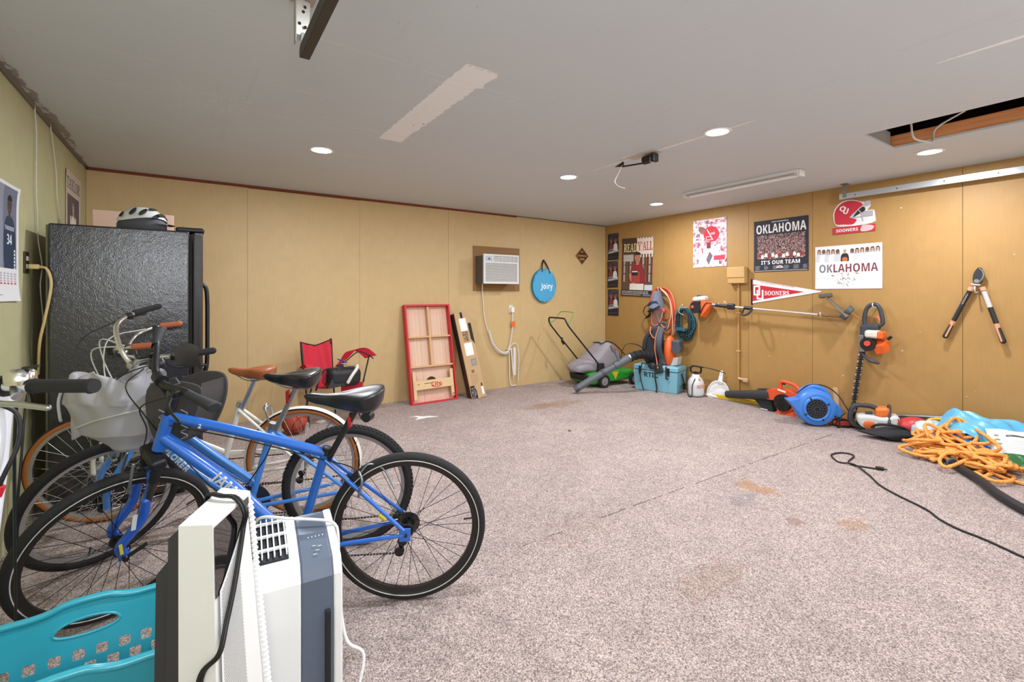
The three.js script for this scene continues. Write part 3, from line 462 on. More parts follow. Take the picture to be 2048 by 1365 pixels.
  bicycle('white bicycle with brown saddle, brown grips and tan-sided tires beside the refrigerator', o);
}
const mottle = (() => { const a = vnoise(64, 4), b = vnoise(16, 16), e = vnoise(8, 32); return data(256, 256, (x, y) => { const v = 255 * (0.4 * a(x, y) + 0.3 * b(x, y) + 0.3 * e(x, y)); return [v, v, v]; }, false); })();
// ---------- refrigerator and what stands on and beside it ----------
{
  const skin = M('#232325', 0.24, { phys: 1, ior: 1.7, bumpMap: rep(mottle, 4, 4), bumpScale: 0.0011 }), f = thing('refrigerator', 'tall black textured refrigerator standing by the green wall', 'refrigerator', [0, 0, 0]);
  part(f, 'body', uvMetres(rb(0.72, 1.8, 0.88, 0.012, [-0.385, 0.94, -4.44]), 0, 1, 0.9), skin);
  part(f, 'back_panel', box(0.014, 1.76, 0.84, [-0.75, 0.95, -4.44]), M('#6f6a50', 0.8));
  part(f, 'door_seal', box(0.016, 1.74, 0.84, [-0.016, 0.95, -4.44]), mBlackMatte);
  for (const z of [-4.22, -4.66]) { const d = part(f, 'door', rb(0.062, 1.76, 0.43, 0.018, [0.024, 0.955, z]), skin); part(d, 'handle', tube([[0.055, 0.78, z + (z > -4.4 ? -0.17 : 0.17)], [0.085, 0.84, z + (z > -4.4 ? -0.17 : 0.17)], [0.09, 1.15, z + (z > -4.4 ? -0.17 : 0.17)], [0.085, 1.42, z + (z > -4.4 ? -0.17 : 0.17)], [0.055, 1.48, z + (z > -4.4 ? -0.17 : 0.17)]], 0.014), mBlack); }
  part(f, 'hinge_cover', rb(0.17, 0.035, 0.16, 0.014, [-0.02, 1.855, -4.12]), mBlack);
  for (const [x, z] of [[-0.68, -4.07], [-0.08, -4.07], [-0.68, -4.8], [-0.08, -4.8]]) part(f, 'foot', cyl(0.025, 0.03, 0.05, [x, 0.025, z]), mBlack);
  single('cardboard_panel', rb(0.5, 0.2, 0.03, 0.004), M('#dcb9a4', 0.9), 'plain pinkish cardboard panel standing on top of the refrigerator', 'cardboard', undefined, [-0.385, 1.942, -4.74]);
}
{
  const h = thing('bicycle_helmet', 'white and grey bicycle helmet lying on top of the refrigerator', 'helmet', [-0.3, 1.843, -4.2], [0, -0.35, 0]);
  const shell = (k, y0, ph) => grid(40, 20, (u, v) => { const a = u * 2 * PI, e = v * ph, c = Math.cos(e); return [0.15 * k * c * Math.cos(a), y0 + 0.135 * k * Math.sin(e), 0.108 * k * c * Math.sin(a)]; });
  part(h, 'liner', [shell(0.97, 0.025, PI / 2), lathe([[0.9, 0], [0.98, 0.018], [0.97, 0.05], [0.9, 0.055]], [0, -0.0, 0], undefined, 40).scale(0.15, 1, 0.108)], dbl(M('#4d4f53', 0.7)));
  part(h, 'outer_shell', grid(48, 16, (u, v) => { const a = u * 2 * PI, e = 0.32 + 0.1 * Math.sin(a * 2) + v * (PI / 2 - 0.32 - 0.1 * Math.sin(a * 2)), c = Math.cos(e), k = 1.03; return [0.15 * k * c * Math.cos(a), 0.03 + 0.135 * k * Math.sin(e), 0.108 * k * c * Math.sin(a)]; }), dbl(M('#dfe2dd', 0.3, { clearcoat: 0.5 })));
  for (const [a, e, l] of [[1.2, 0.75, 0.05], [1.75, 0.8, 0.055], [0.6, 0.5, 0.04], [0.15, 0.62, 0.05], [-0.3, 0.5, 0.04], [2.4, 0.6, 0.05], [-1.4, 0.8, 0.05], [0.3, 1.05, 0.05]]) { const c = Math.cos(e), p = V(0.15 * c * Math.cos(a), 0.03 + 0.135 * Math.sin(e), 0.108 * c * Math.sin(a)), g = new THREE.SphereGeometry(1, 16, 10); g.scale(l * 0.32, 0.008, l); g.applyQuaternion(new THREE.Quaternion().setFromUnitVectors(V(0, 1, 0), p.clone().sub(V(0, 0.02, 0)).normalize())); g.translate(p.x * 1.025, 0.03 + (p.y - 0.03) * 1.03, p.z * 1.025); part(h, 'vent', g, mBlackMatte); }
  part(h, 'visor', grid(20, 4, (u, v) => { const a = -0.8 + 1.6 * u; return [(0.15 + 0.045 * v) * Math.cos(a), 0.052 - 0.006 * v, (0.112 + 0.02 * v) * Math.sin(a)]; }), dbl(mDark.clone()));
}
// wall outlet with the refrigerator's plug, hanging wires
{
  const o = thing('wall_outlet', 'brown wall outlet on the green wall beside the refrigerator', 'outlet', [XL, 1.59, -3.99], [0, PI / 2, 0]);
  part(o, 'cover_plate', rb(0.085, 0.13, 0.008, 0.003, [0, 0, 0.004]), M('#3a2517', 0.5)); part(o, 'socket', rb(0.034, 0.028, 0.006, 0.003, [0, 0.024, 0.009]), M('#d8d2c4', 0.5)); part(o, 'socket', rb(0.034, 0.028, 0.006, 0.003, [0, -0.024, 0.009]), M('#d8d2c4', 0.5));
  const c = thing('power_cord', 'beige power cord from the brown outlet down behind the refrigerator', 'cord');
  part(c, 'plug', rb(0.05, 0.03, 0.035, 0.008, [XL + 0.038, 1.566, -3.99]), M('#d3bd84', 0.6));
  part(c, 'cord', tube([[XL + 0.06, 1.566, -3.985], [XL + 0.1, 1.55, -3.965], [XL + 0.12, 1.45, -3.95], [XL + 0.09, 1.25, -3.965], [XL + 0.06, 1.1, -4.0], [XL + 0.035, 0.9, -4.1]], 0.0075, { n: 40 }), M('#d3bd84', 0.6));
  const w = M('#cfcdbd', 0.6);
  single('hanging_wire', tube([[2.59, -4.13], [2.4, -4.17], [2.1, -4.16], [1.95, -4.18], [1.75, -4.21], [1.58, -4.2], [1.45, -4.16], [1.25, -4.22], [1.15, -4.23]].map((p, i) => [XL + 0.012 + (i > 4 ? 0.02 : 0), p[0], p[1]]), 0.0035, { n: 60 }), w, 'thin white wire hanging from the ceiling past the brown outlet', 'wire');
  single('hanging_wire', tube([[2.59, -4.52], [2.3, -4.68], [2.1, -4.72], [1.9, -4.85], [1.7, -4.9], [1.4, -4.92]].map((p) => [XL + 0.012, p[0], p[1]]), 0.0035, { n: 40 }), w, 'thin white wire hanging beside the poster above the refrigerator', 'wire');
  single('wall_lead', tube([[XL + 0.03, 0.02, -3.62], [XL + 0.04, 0.4, -3.7], [XL + 0.04, 0.75, -3.8], [XL + 0.04, 0.82, -3.88], [XL + 0.04, 0.7, -3.96], [XL + 0.035, 0.4, -3.98]], 0.006, { n: 40 }), mBlack, 'black cord arching against the green wall behind the refrigerator', 'cord');
}
// ---------- posters ----------
const paper = (map) => M('#ffffff', 0.62, { map });
function poster(name, label, wall, c, w, h, map, lift = 0.004, tilt = 0) {
  const g = grid(16, 16, (u, v) => [(u - 0.5) * w, (v - 0.5) * h, lift * (Math.pow(Math.abs(u - 0.5) * 2, 4) * 0.5 + Math.pow(Math.abs(v - 0.5) * 2, 6)) + 0.002]);
  const back = grid(16, 16, (u, v) => [(0.5 - u) * w, (v - 0.5) * h, lift * (Math.pow(Math.abs(u - 0.5) * 2, 4) * 0.5 + Math.pow(Math.abs(v - 0.5) * 2, 6)) + 0.0012]);
  const pos = { right: [XR, c[1], c[0]], left: [XL, c[1], c[0]], back: [c[0], c[1], ZB] }[wall], ry = { right: -PI / 2, left: PI / 2, back: 0 }[wall];
  const t = thing(name, label, 'poster', pos, [0, ry, tilt]);
  part(t, 'print', g, paper(map)); part(t, 'backing', back, M('#e8e6e2', 0.8)); return t;
}
const F = (c, s, font, x, y, col, al = 'center', mw) => { c.font = font; c.fillStyle = col; c.textAlign = al; c.textBaseline = 'middle'; mw ? c.fillText(s, x, y, mw) : c.fillText(s, x, y); };
function person(c, x, y, s, o = {}) {            // plain figure: head, torso, arms
  c.fillStyle = o.shirt ?? '#8b2a2e'; c.beginPath(); c.moveTo(x - 0.5 * s, y + 1.7 * s); c.quadraticCurveTo(x - 0.62 * s, y + 0.45 * s, x - 0.16 * s, y + 0.34 * s); c.lineTo(x + 0.16 * s, y + 0.34 * s); c.quadraticCurveTo(x + 0.62 * s, y + 0.45 * s, x + 0.5 * s, y + 1.7 * s); c.fill();
  c.fillStyle = o.skin ?? '#b98065'; c.fillRect(x - 0.09 * s, y + 0.15 * s, 0.18 * s, 0.25 * s); c.beginPath(); c.ellipse(x, y, 0.2 * s, 0.27 * s, 0, 0, 7); c.fill();
  c.fillStyle = o.hair ?? '#3a2a22'; c.beginPath(); c.ellipse(x, y - 0.12 * s, 0.215 * s, 0.17 * s, 0, PI, 0); c.fill();
  if (o.long) { c.fillRect(x - 0.23 * s, y - 0.1 * s, 0.08 * s, 0.55 * s); c.fillRect(x + 0.15 * s, y - 0.1 * s, 0.08 * s, 0.55 * s); }
  if (s > 25) { c.fillStyle = '#2b1c18'; c.fillRect(x - 0.1 * s, y - 0.03 * s, 0.05 * s, 0.03 * s); c.fillRect(x + 0.05 * s, y - 0.03 * s, 0.05 * s, 0.03 * s); c.fillStyle = '#8c4a40'; c.fillRect(x - 0.07 * s, y + 0.13 * s, 0.14 * s, 0.03 * s); }
}
poster('wall_calendar', 'tall wall calendar with a dark blue basketball player photo at the left edge', 'left', [-3.58, 1.68], 0.49, 0.64, canvas(400, 520, (c, w, h) => {
  c.fillStyle = '#e9e9ea'; c.fillRect(0, 0, w, h); c.fillStyle = '#8d93a3'; c.fillRect(10, 14, w - 36, 360); c.fillStyle = '#6e7689'; c.fillRect(200, 14, 174, 360);
  person(c, 285, 90, 150, { shirt: '#2b3a52', skin: '#4d3b35', hair: '#15110f' }); F(c, '34', 'bold 62px sans-serif', 285, 245, '#e8edf2'); F(c, 'THUNDER', 'bold 26px sans-serif', 285, 195, '#cfd8e2');
  c.fillStyle = '#2b3a52'; c.fillRect(215, 300, 140, 74); c.save(); c.translate(352, 330); c.rotate(-PI / 2); c.fillStyle = '#dfe3ea'; for (let i = 0; i < 6; i++) c.fillRect(-48 + i * 16, -8, 11, 16); c.restore();
  for (let i = 0; i < 8; i++) for (let k = 0; k < 5; k++) { c.fillStyle = k === 4 ? '#c8404a' : '#b5b0b6'; c.fillRect(22 + i * 46, 394 + k * 11, 26, 7); } c.fillStyle = '#888'; c.fillRect(20, 490, 160, 3);
}), 0.01);
poster('framed_poster', 'pale poster headed with large dark letters on the green wall above the refrigerator', 'left', [-5.34, 1.97], 0.58, 0.86, canvas(380, 560, (c, w, h) => {
  c.fillStyle = '#cfc4b8'; c.fillRect(0, 0, w, h); F(c, 'TAYLOR', 'bold 84px serif', w / 2, 62, '#4a4247', 'center', 330); c.fillStyle = '#5a5460'; c.fillRect(40, 120, 300, 190); person(c, 190, 185, 110, { shirt: '#efe8df', skin: '#c9a48c', hair: '#a08864', long: true });
  c.fillStyle = '#e9e2d8'; c.fillRect(110, 230, 26, 90); c.fillRect(240, 230, 26, 90); c.fillStyle = '#efe8df'; c.fillRect(150, 330, 80, 110); 
}));
// ---------- handlebar bags ----------
{
  const t = thing('basket_liner_bag', 'light grey drawstring fabric bag hanging at the front of the pale blue bicycle', 'bag', [-0.289, 0.875, -2.79], [0, -0.5957, 0]);
  const key = (v, a) => { let i = 0; while (i < a.length - 2 && v > a[i + 1][0]) i++; const [v0, x0] = a[i], [v1, x1] = a[i + 1], q = THREE.MathUtils.clamp((v - v0) / (v1 - v0), 0, 1); return x0 + (x1 - x0) * q * q * (3 - 2 * q); };
  const S = (u, v) => {
    const a = u * 2 * PI, xc = key(v, [[0, 0.065], [0.35, 0.03], [0.7, 0.005], [1, 0.0], [1.4, 0]]), w = key(v, [[0, 0.012], [0.08, 0.07], [0.35, 0.165], [0.7, 0.215], [1, 0.2], [1.15, 0.165], [1.4, 0.15]]), d = key(v, [[0, 0.01], [0.08, 0.06], [0.35, 0.11], [0.7, 0.14], [1, 0.12], [1.15, 0.1], [1.4, 0.09]]);
    const y = key(v, [[0, -0.185], [0.35, -0.1], [0.7, 0.04], [1, 0.15], [1.06, 0.155], [1.4, -0.06]]), wr = 0.006 * Math.sin(a * 7 + v * 9) * Math.min(1, v * 1.5) + 0.02 * Math.sin(a * 11 - v * 14) * Math.max(0, v - 0.45) + 0.022 * Math.sin(a * 3 + v * 5) * Math.max(0, v - 0.6);
    return [xc + (w + wr) * Math.cos(a), y + 0.03 * Math.cos(a - 0.3) * Math.max(0, v - 0.5) + 0.03 * Math.sin(a * 4 + 1) * Math.max(0, v - 0.6) * 2, (d + wr) * Math.sin(a)];
  };
  const cloth = dbl(M('#aeacb2', 0.85, { bumpMap: rep(grainNoise, 6, 6), bumpScale: 0.0004 }));
  part(t, 'bag_body', grid(90, 50, (u, v) => S(-u, v * 1.4)), cloth);
  part(t, 'piping', tube([...Array(41)].map((_, i) => { const u = i / 40, p = S(u, 0.5 + 0.1 * Math.cos(u * 2 * PI - 0.4)); return [p[0] * 1.01, p[1], p[2] * 1.03]; }), 0.0035, { n: 120 }), M('#d6d3cc', 0.7), 'pale piping');
  part(t, 'drawstring', tube([[-0.2, 0.13, 0.04], [-0.21, 0.05, 0.06], [-0.195, -0.02, 0.07], [-0.2, -0.04, 0.06]], 0.006), M('#c9cdd3', 0.9), 'frayed pale drawstring');
}
{
  const t = thing('handlebar_bag', 'dark grey open handlebar bag on the bright blue bicycle', 'bag', [-0.012, 0.93, -2.56], [0, -0.5957, 0]);
  const m = M('#45413f', 0.8, { bumpMap: rep(grainNoise, 5, 5), bumpScale: 0.0004 }), k = 0.00224, P = (x, y, z) => [(x - 380) * k, (795 - y) * k, z];
  const o = [P(328, 762), P(330, 850), P(356, 880), P(392, 868), P(424, 800), P(426, 765)];
  const front = (z, s) => o.map((p) => [p[0] * s, p[1] * s, z]);
  const walls = [], F0 = front(0.09, 1), B0 = front(-0.08, 0.92);
  const shapeF = shp(smoothShape(o.map((p) => [p[0], p[1]]), 40));
  part(t, 'bag_front', T(ext(shapeF, 0.012, { bevel: 0.004 }), [0, 0, 0.085]), m);
  part(t, 'bag_back', T(ext(shp(smoothShape([...o.slice(0, 5).map((p) => [p[0] * 0.97, p[1]]), [0.085, 0.085], [0.0, 0.1], [-0.1, 0.075]], 50)), 0.012, { bevel: 0.004 }), [0.02, 0.01, -0.08]), m);
  const rim = o.map((p) => p);
  part(t, 'bag_sides', grid(60, 6, (u, v) => { const c = curve([P(328, 758, 0), P(328, 800, 0), P(331, 850, 0), P(357, 879, 0), P(392, 867, 0), P(424, 800, 0), P(427, 758, 0)]), p = c.getPoint(u); return [p.x, p.y, -0.08 + 0.165 * v]; }), dbl(m.clone()));
  part(t, 'bag_flap', grid(10, 8, (u, v) => [P(330, 0)[0] + u * 0.11, P(0, 745)[1] + v * 0.11 + 0.02 * Math.sin(u * 3), -0.085 + 0.03 * Math.sin(v * 2)]), dbl(m.clone()));
  part(t, 'bungee_cord', [0, 1].map((i) => tube([...Array(9)].map((_, q) => [P(355 + i * 42 + (q % 2 ? 7 : -5), 0)[0], P(0, 808 + q * 7)[1], 0.098]), 0.003)), M('#8a8886', 0.6), 'zigzag grey bungee cord');
}
// ---------- white kick scooter at the left edge ----------
{
  const t = thing('kick_scooter', 'white scooter at the left edge with black grips, silver brake lever and bell', 'scooter'), wh = M('#e2e5ea', 0.35);
  const c = V(-0.409, 1.168, -1.69), d = V(0.737, 0.03, 0.676).normalize(), at = (k, y = 0, f = 0) => { const q = c.clone().addScaledVector(d, k); q.y += y; q.x += 0.676 * f; q.z -= 0.737 * f; return q; };
  part(t, 'stem', [bar([-0.405, 1.15, -1.69], [-0.42, 0.95, -1.68], 0.03, 0.034, 20), bar([-0.42, 0.945, -1.68], [-0.475, 0.14, -1.57], 0.034, 0.036, 20)], wh);
  part(t, 'handlebar', bar(at(-0.2), at(0.2), 0.0125, 0.0125, 16), wh);
  part(t, 'bar_clamp', bar(at(-0.035), at(0.035), 0.026), mBlack);
  for (const s of [-1, 1]) part(t, 'grip', [bar(at(s * 0.115), at(s * 0.28), 0.0165, 0.0165, 18), bar(at(s * 0.278), at(s * 0.288), 0.019, 0.017, 18), bar(at(s * 0.112), at(s * 0.12), 0.0185, 0.0185, 18)], mBlackMatte);
  part(t, 'brake_lever', [tube([at(-0.01, -0.028, -0.03), at(0.07, -0.034, -0.04), at(0.13, -0.036, -0.04), at(0.195, -0.046, -0.03)], 0.0075, { m: 10 }), bar(at(0.06), at(0.1, -0.02, -0.025), 0.011)], mAlu);
  part(t, 'bell', [T(lathe([[0, 0.03], [0.02, 0.029], [0.03, 0.02], [0.031, 0]], undefined, undefined, 32), at(0.075, 0.014)), cyl(0.03, 0.03, 0.008, at(0.075, 0.01), undefined, 32)], mChrome);
  part(t, 'bell_trigger', bar(at(0.085, 0.042), at(0.13, 0.05), 0.006, 0.003), mBlack);
  part(t, 'cable', [tube([at(0.02, -0.03, -0.03), [-0.365, 1.1, -1.66], [-0.36, 1.03, -1.655], [-0.385, 0.95, -1.645], [-0.4, 0.9, -1.65]], 0.005)], mBlack);
  single('hanging_cable', tube([[-0.372, 1.12, -1.69], [-0.4, 0.95, -1.8], [-0.47, 0.62, -2.12], [-0.53, 0.25, -2.4], [-0.56, 0.008, -2.5]], 0.004, { n: 40 }), mBlack, 'thin black cable slanting from the scooter handlebar down past the front wheels', 'cable');
  part(t, 'ferrule', bar([-0.388, 0.93, -1.644], [-0.396, 0.905, -1.648], 0.009), mRed, 'small red cable end');
  part(t, 'deck', [rb(0.15, 0.05, 0.62, 0.02, [-0.54, 0.13, -1.22], [0, 0.12, 0]), beam([-0.475, 0.2, -1.57], [-0.51, 0.13, -1.42], 0.07, 0.05)], wh);
  for (const p of [[-0.475, 0.103, -1.6], [-0.58, 0.103, -0.88]]) part(t, 'wheel', [tor(0.08, 0.022, p, [0, PI / 2 + 0.12, 0], 32, 10), cyl(0.06, 0.06, 0.03, p, [0, 0.12, PI / 2], 24)], mRubber);
}
// ---------- teal laundry basket ----------
{
  const t = thing('laundry_basket', 'teal plastic laundry basket with square holes and handle opening', 'basket', [-0.36, 0, -1.95]), teal = M('#3bb0c4', 0.28, { clearcoat: 0.4, clearcoatRoughness: 0.2 });
  const hw = 0.33, hd = 0.2, hh = 0.33, tp = 0.055;
  const rsq = (x, y, s, k = 0.25) => { const o = []; for (const [a, b] of [[1, 1], [-1, 1], [-1, -1], [1, -1]]) { o.push([x + a * s * (a * b > 0 ? 1 : 1 - k), y + b * s * (a * b > 0 ? 1 - k : 1)], [x + a * s * (a * b > 0 ? 1 - k : 1), y + b * s * (a * b > 0 ? 1 : 1 - k)]); } return o; };
  const wall = (L, handle) => {
    const holes = [];
    for (let r = 0; r < 3; r++) for (let x = -L + 0.07 + (r % 2) * 0.03; x < L - 0.05; x += 0.06) if (!(Math.abs(x + 0.02) < 0.055 && r < 2)) holes.push(rsq(x, 0.095 + r * 0.046, 0.0155));
    if (handle) { const e = []; for (let i = 0; i < 24; i++) { const a = i / 24 * 2 * PI; e.push([handle + 0.085 * Math.sign(Math.cos(a)) * Math.pow(Math.abs(Math.cos(a)), 0.8), 0.262 + (Math.sin(a) > 0 ? 0.032 : 0.018) * Math.sin(a)]); } holes.push(e); }
    const out = [[-L + tp, 0], [L - tp, 0], [L, hh]]; for (let i = 0; i <= 14; i++) { const x = L - 0.02 - (2 * L - 0.04) * i / 14; out.push([x, hh + (handle ? 0.022 * Math.exp(-Math.pow((x - handle) / 0.09, 4)) : 0)]); } out.push([-L, hh]);
    return ext(shp(out, holes), 0.004, { bevel: 0.001 });
  };
  const tilt = Math.atan2(tp, hh);
  const far = part(t, 'basket_wall', T(wall(hw, 0.06), [0, 0, -hd + tp], [-tilt, 0, 0]), teal); part(t, 'basket_wall', T(wall(hw, 0.06), [0, 0, hd - tp], [tilt, 0, 0]), teal);
  for (const s of [-1, 1]) part(t, 'basket_wall', T(wall(hd, 0), [s * (hw - tp), 0, 0], [0, s * PI / 2, 0]).applyMatrix4(new THREE.Matrix4().makeTranslation(s * (hw - tp), 0, 0).multiply(new THREE.Matrix4().makeRotationZ(-s * tilt)).multiply(new THREE.Matrix4().makeTranslation(-s * (hw - tp), 0, 0))), teal);
  part(t, 'basket_floor', rb(2 * (hw - tp), 0.006, 2 * (hd - tp), 0.002, [0, 0.004, 0]), teal);
  const rim = []; for (let i = 0; i <= 16; i++) { const x = -hw + 0.03 + (2 * hw - 0.06) * i / 16, b = 0.022 * Math.exp(-Math.pow((x - 0.06) / 0.09, 4)); rim.push([x, hh + b, -hd]); } rim.push([hw, hh, -hd + 0.03], [hw, hh, hd - 0.03]); for (let i = 16; i >= 0; i--) { const x = -hw + 0.03 + (2 * hw - 0.06) * i / 16, b = 0.022 * Math.exp(-Math.pow((x - 0.06) / 0.09, 4)); rim.push([x, hh + b, hd]); } rim.push([-hw, hh, hd - 0.03], [-hw, hh, -hd + 0.03]);
  part(t, 'rim', tube(rim, 0.012, { closed: true, n: 220, m: 10 }), teal);
  part(t, 'handle_lip', [-1, 1].map((s) => tube([...Array(25)].map((_, i) => { const a = i / 24 * 2 * PI, y = 0.262 + (Math.sin(a) > 0 ? 0.034 : 0.02) * Math.sin(a); return [0.06 + s * 0 + 0.087 * Math.cos(a), y, s * (hd - tp + y * tp / hh)]; }), 0.005, { n: 60 })), teal);
}
// ---------- the two upright appliances in the foreground ----------
{
  const t = thing('upright_air_cleaner', 'tall white and charcoal appliance with black glass panel and draped black cord', 'appliance'), wh = M('#e9e9e6', 0.35), ch = M('#333335', 0.6);
  const q = (x, y, z) => [x, y, z], top = 0.85, b0 = [[-0.03, 0, -1.37], [0.052, 0, -1.308], [0.2, 0, -1.42], [0.085, 0, -1.57]], t0 = [[-0.03, top - 0.004, -1.366], [0.037, top, -1.318], [0.13, top, -1.49], [0.066, top, -1.56]];
  part(t, 'body', hexa(b0, t0), wh);
  part(t, 'rear_shell', [hexa([[-0.03, 0, -1.372], [0.08, 0, -1.575], [0.055, 0, -1.6], [-0.062, 0, -1.39]], [[-0.03, 0.835, -1.37], [0.064, 0.838, -1.565], [0.045, 0.82, -1.582], [-0.05, 0.815, -1.382]]), hexa([[-0.055, 0, -1.4], [0.05, 0, -1.6], [0.02, 0, -1.62], [-0.085, 0, -1.42]], [[-0.05, 0.755, -1.4], [0.045, 0.76, -1.59], [0.02, 0.72, -1.61], [-0.075, 0.72, -1.415]])], ch);
  // right face: parametrised between the front edge and the rear edge
  const A0 = v3(b0[1]), A1 = v3(t0[1]), B0 = v3(b0[2]), B1 = v3(t0[2]), nrm = V(0.78, 0.03, 0.6).normalize();
  const face = (u, h, off) => A0.clone().lerp(A1, h).lerp(B0.clone().lerp(B1, h), u).addScaledVector(nrm, off);
  const quad = (pts, o0, o1) => hull([...pts.map((p) => face(p[0], p[1], o0)), ...pts.map((p) => face(p[0], p[1], o1))]);
  part(t, 'glass_panel', grid(8, 8, (u, v) => face(0.02 + 0.9 * u, 0.79 + 0.2 * v, 0.0015).toArray()), dbl(M('#0e0e0f', 0.08, { clearcoat: 1 })));
  part(t, 'front_cover', grid(12, 30, (u, v) => { const U = 0.09 + u * 0.76; return face(U, v * (0.8 + Math.max(0, U - 0.1) * 0.2 + 0.02 * U), 0.0035).toArray(); }), dbl(wh.clone()));
  const holes = []; for (let r = 0; r < 130; r++) for (let k = 0; k < 20; k++) { const h = 0.89 - r * 0.0052, u = 0.13 + k * 0.021 + (r % 2) * 0.0105; if (h > 0.8 + (u - 0.1) * 0.2 + 0.02 * u - 0.012) continue; const q0 = face(u, h, 0.0035), nn = face(u + 0.01, h, 0.0035).sub(q0).cross(face(u, h + 0.01, 0.0035).sub(q0)).normalize(), p = q0.addScaledVector(nn, 0.0008), g = new THREE.CircleGeometry(0.0013, 6); g.applyQuaternion(new THREE.Quaternion().setFromUnitVectors(V(0, 0, 1), nn)); g.translate(p.x, p.y, p.z); holes.push(g); }
  const gr = part(t, 'perforations', holes, M('#4a4a4a', 0.8), 'rows of tiny dark holes'); gr.userData.kind = 'stuff';
  const fins = []; for (let i = 0; i < 60; i++) { const h = 0.97 - i * 0.016; fins.push(hull([face(0.88, h, 0), face(1.02, h, 0), face(0.88, h - 0.016, 0), face(1.02, h - 0.016, 0), face(0.93, h - 0.008, 0.009), face(0.99, h - 0.008, 0.009)])); }
  fins.slice(0, 45).forEach((g) => part(t, 'fin', g, wh));
  part(t, 'power_cord', [0, 0.007].map((o) => tube([[0.03 + o, top - 0.05, -1.53], [0.03 + o, top + 0.008, -1.5], [0.06 + o, top + 0.012, -1.46], [0.088 + o, top + 0.01, -1.435], [0.108 + o, top - 0.02, -1.405], ...[[0.62, 0.93], [0.47, 0.86], [0.3, 0.78], [0.13, 0.71], [-0.03, 0.645]].map(([u, h]) => face(u, h, 0.011 + o * 0.6).toArray()), [0.012 + o, 0.5, -1.326], [0.0 + o, 0.4, -1.333], [-0.02 + o, 0.2, -1.345], [-0.03 + o, 0.03, -1.34], [0.03, 0.008, -1.25], [0.2, 0.008, -1.15]], 0.0045, { n: 120 })), mBlack);
}
{
  const t = thing('portable_air_conditioner', 'white upright appliance with blue-grey control panel, vent grille and white cord', 'appliance', [0.325, 0, -1.66], [0, -0.08, 0]), wh = M('#ecedec', 0.32), bl = M('#5a6576', 0.38);
  // side profile (z towards the viewer, y up), swept across x
  const prof = (k = 1) => [[-0.15, 0], [0.13, 0], [0.132, 0.4], [0.128, 0.52], [0.1, 0.565], [-0.02, 0.6], [-0.13, 0.618], [-0.15, 0.6]];
  const sw = (x0, x1, grow = 0) => { const g = ext(shp(prof().map((p) => [p[0] + Math.sign(p[0]) * grow, p[1] + (p[1] > 0.1 ? grow : 0)])), Math.abs(x1 - x0), { bevel: 0.006 }); g.rotateY(-PI / 2); g.translate((x0 + x1) / 2, 0, 0); return g; };
  part(t, 'body', [sw(-0.19, -0.045), sw(0.048, 0.075)], wh);
  const panel = part(t, 'control_panel', sw(-0.045, 0.048, -0.002), bl, 'blue-grey control panel');
  part(panel, 'button', cyl(0.005, 0.005, 0.004, [0.012, 0.606, -0.08], [0.15, 0, 0], 16), mBlack);
  const marks = []; for (let i = 0; i < 5; i++) marks.push(box(0.003, 0.001, 0.006, [-0.012 + i * 0.011, 0.5925, 0.0], [0.29, 0, 0])); for (const [x, z] of [[0.0, 0.05], [0.016, 0.055], [0.008, 0.07], [0.0, 0.085]]) marks.push(tor(0.006, 0.0008, [x, 0.5985 - z * 0.29, z - 0.005], [PI / 2 - 0.29, 0, 0], 16, 4));
  part(panel, 'icons', marks, M('#c9d0da', 0.5), 'small pale icons');
  part(panel, 'side_slot', rb(0.016, 0.4, 0.05, 0.004, [0.03, 0.22, 0.118]), mBlackMatte);
  // vent grille set into the left shoulder
  const v = part(t, 'vent', [rb(0.012, 0.13, 0.16, 0.003, [-0.172, 0.5, -0.02])], mBlackMatte);
  const tp = (x, z) => 0.6 - (z + 0.02) * 0.25 + 0.012;
  part(t, 'vent_well', hexa([[-0.175, 0.5, 0.06], [-0.075, 0.5, 0.06], [-0.075, 0.5, -0.12], [-0.175, 0.5, -0.12]], [[-0.175, 0.582, 0.07], [-0.075, 0.582, 0.07], [-0.075, 0.622, -0.125], [-0.175, 0.622, -0.125]]), M('#23262b', 0.7));
  for (let i = 0; i < 6; i++) part(t, 'vent_slat', beam([-0.165 + i * 0.017, 0.592, 0.066], [-0.165 + i * 0.017, 0.628, -0.12], 0.004, 0.008), wh);
  for (let i = 0; i < 3; i++) part(t, 'vent_rail', box(0.105, 0.007, 0.01, [-0.122, 0.598 + i * 0.013, 0.03 - i * 0.065]), wh);
  part(t, 'power_cord', tube([[-0.17, 0.56, -0.17], [-0.15, 0.64, -0.12], [-0.06, 0.638, -0.07], [0.03, 0.625, -0.04], [0.07, 0.61, -0.03], [0.085, 0.57, -0.02], [0.085, 0.4, 0.0], [0.1, 0.25, 0.05], [0.15, 0.2, 0.08], [0.12, 0.1, 0.12], [0.1, 0.006, 0.16], [0.14, 0.006, 0.3]], 0.005, { n: 90 }), M('#e4e4e2', 0.5), 'white cord looped over the top');
}
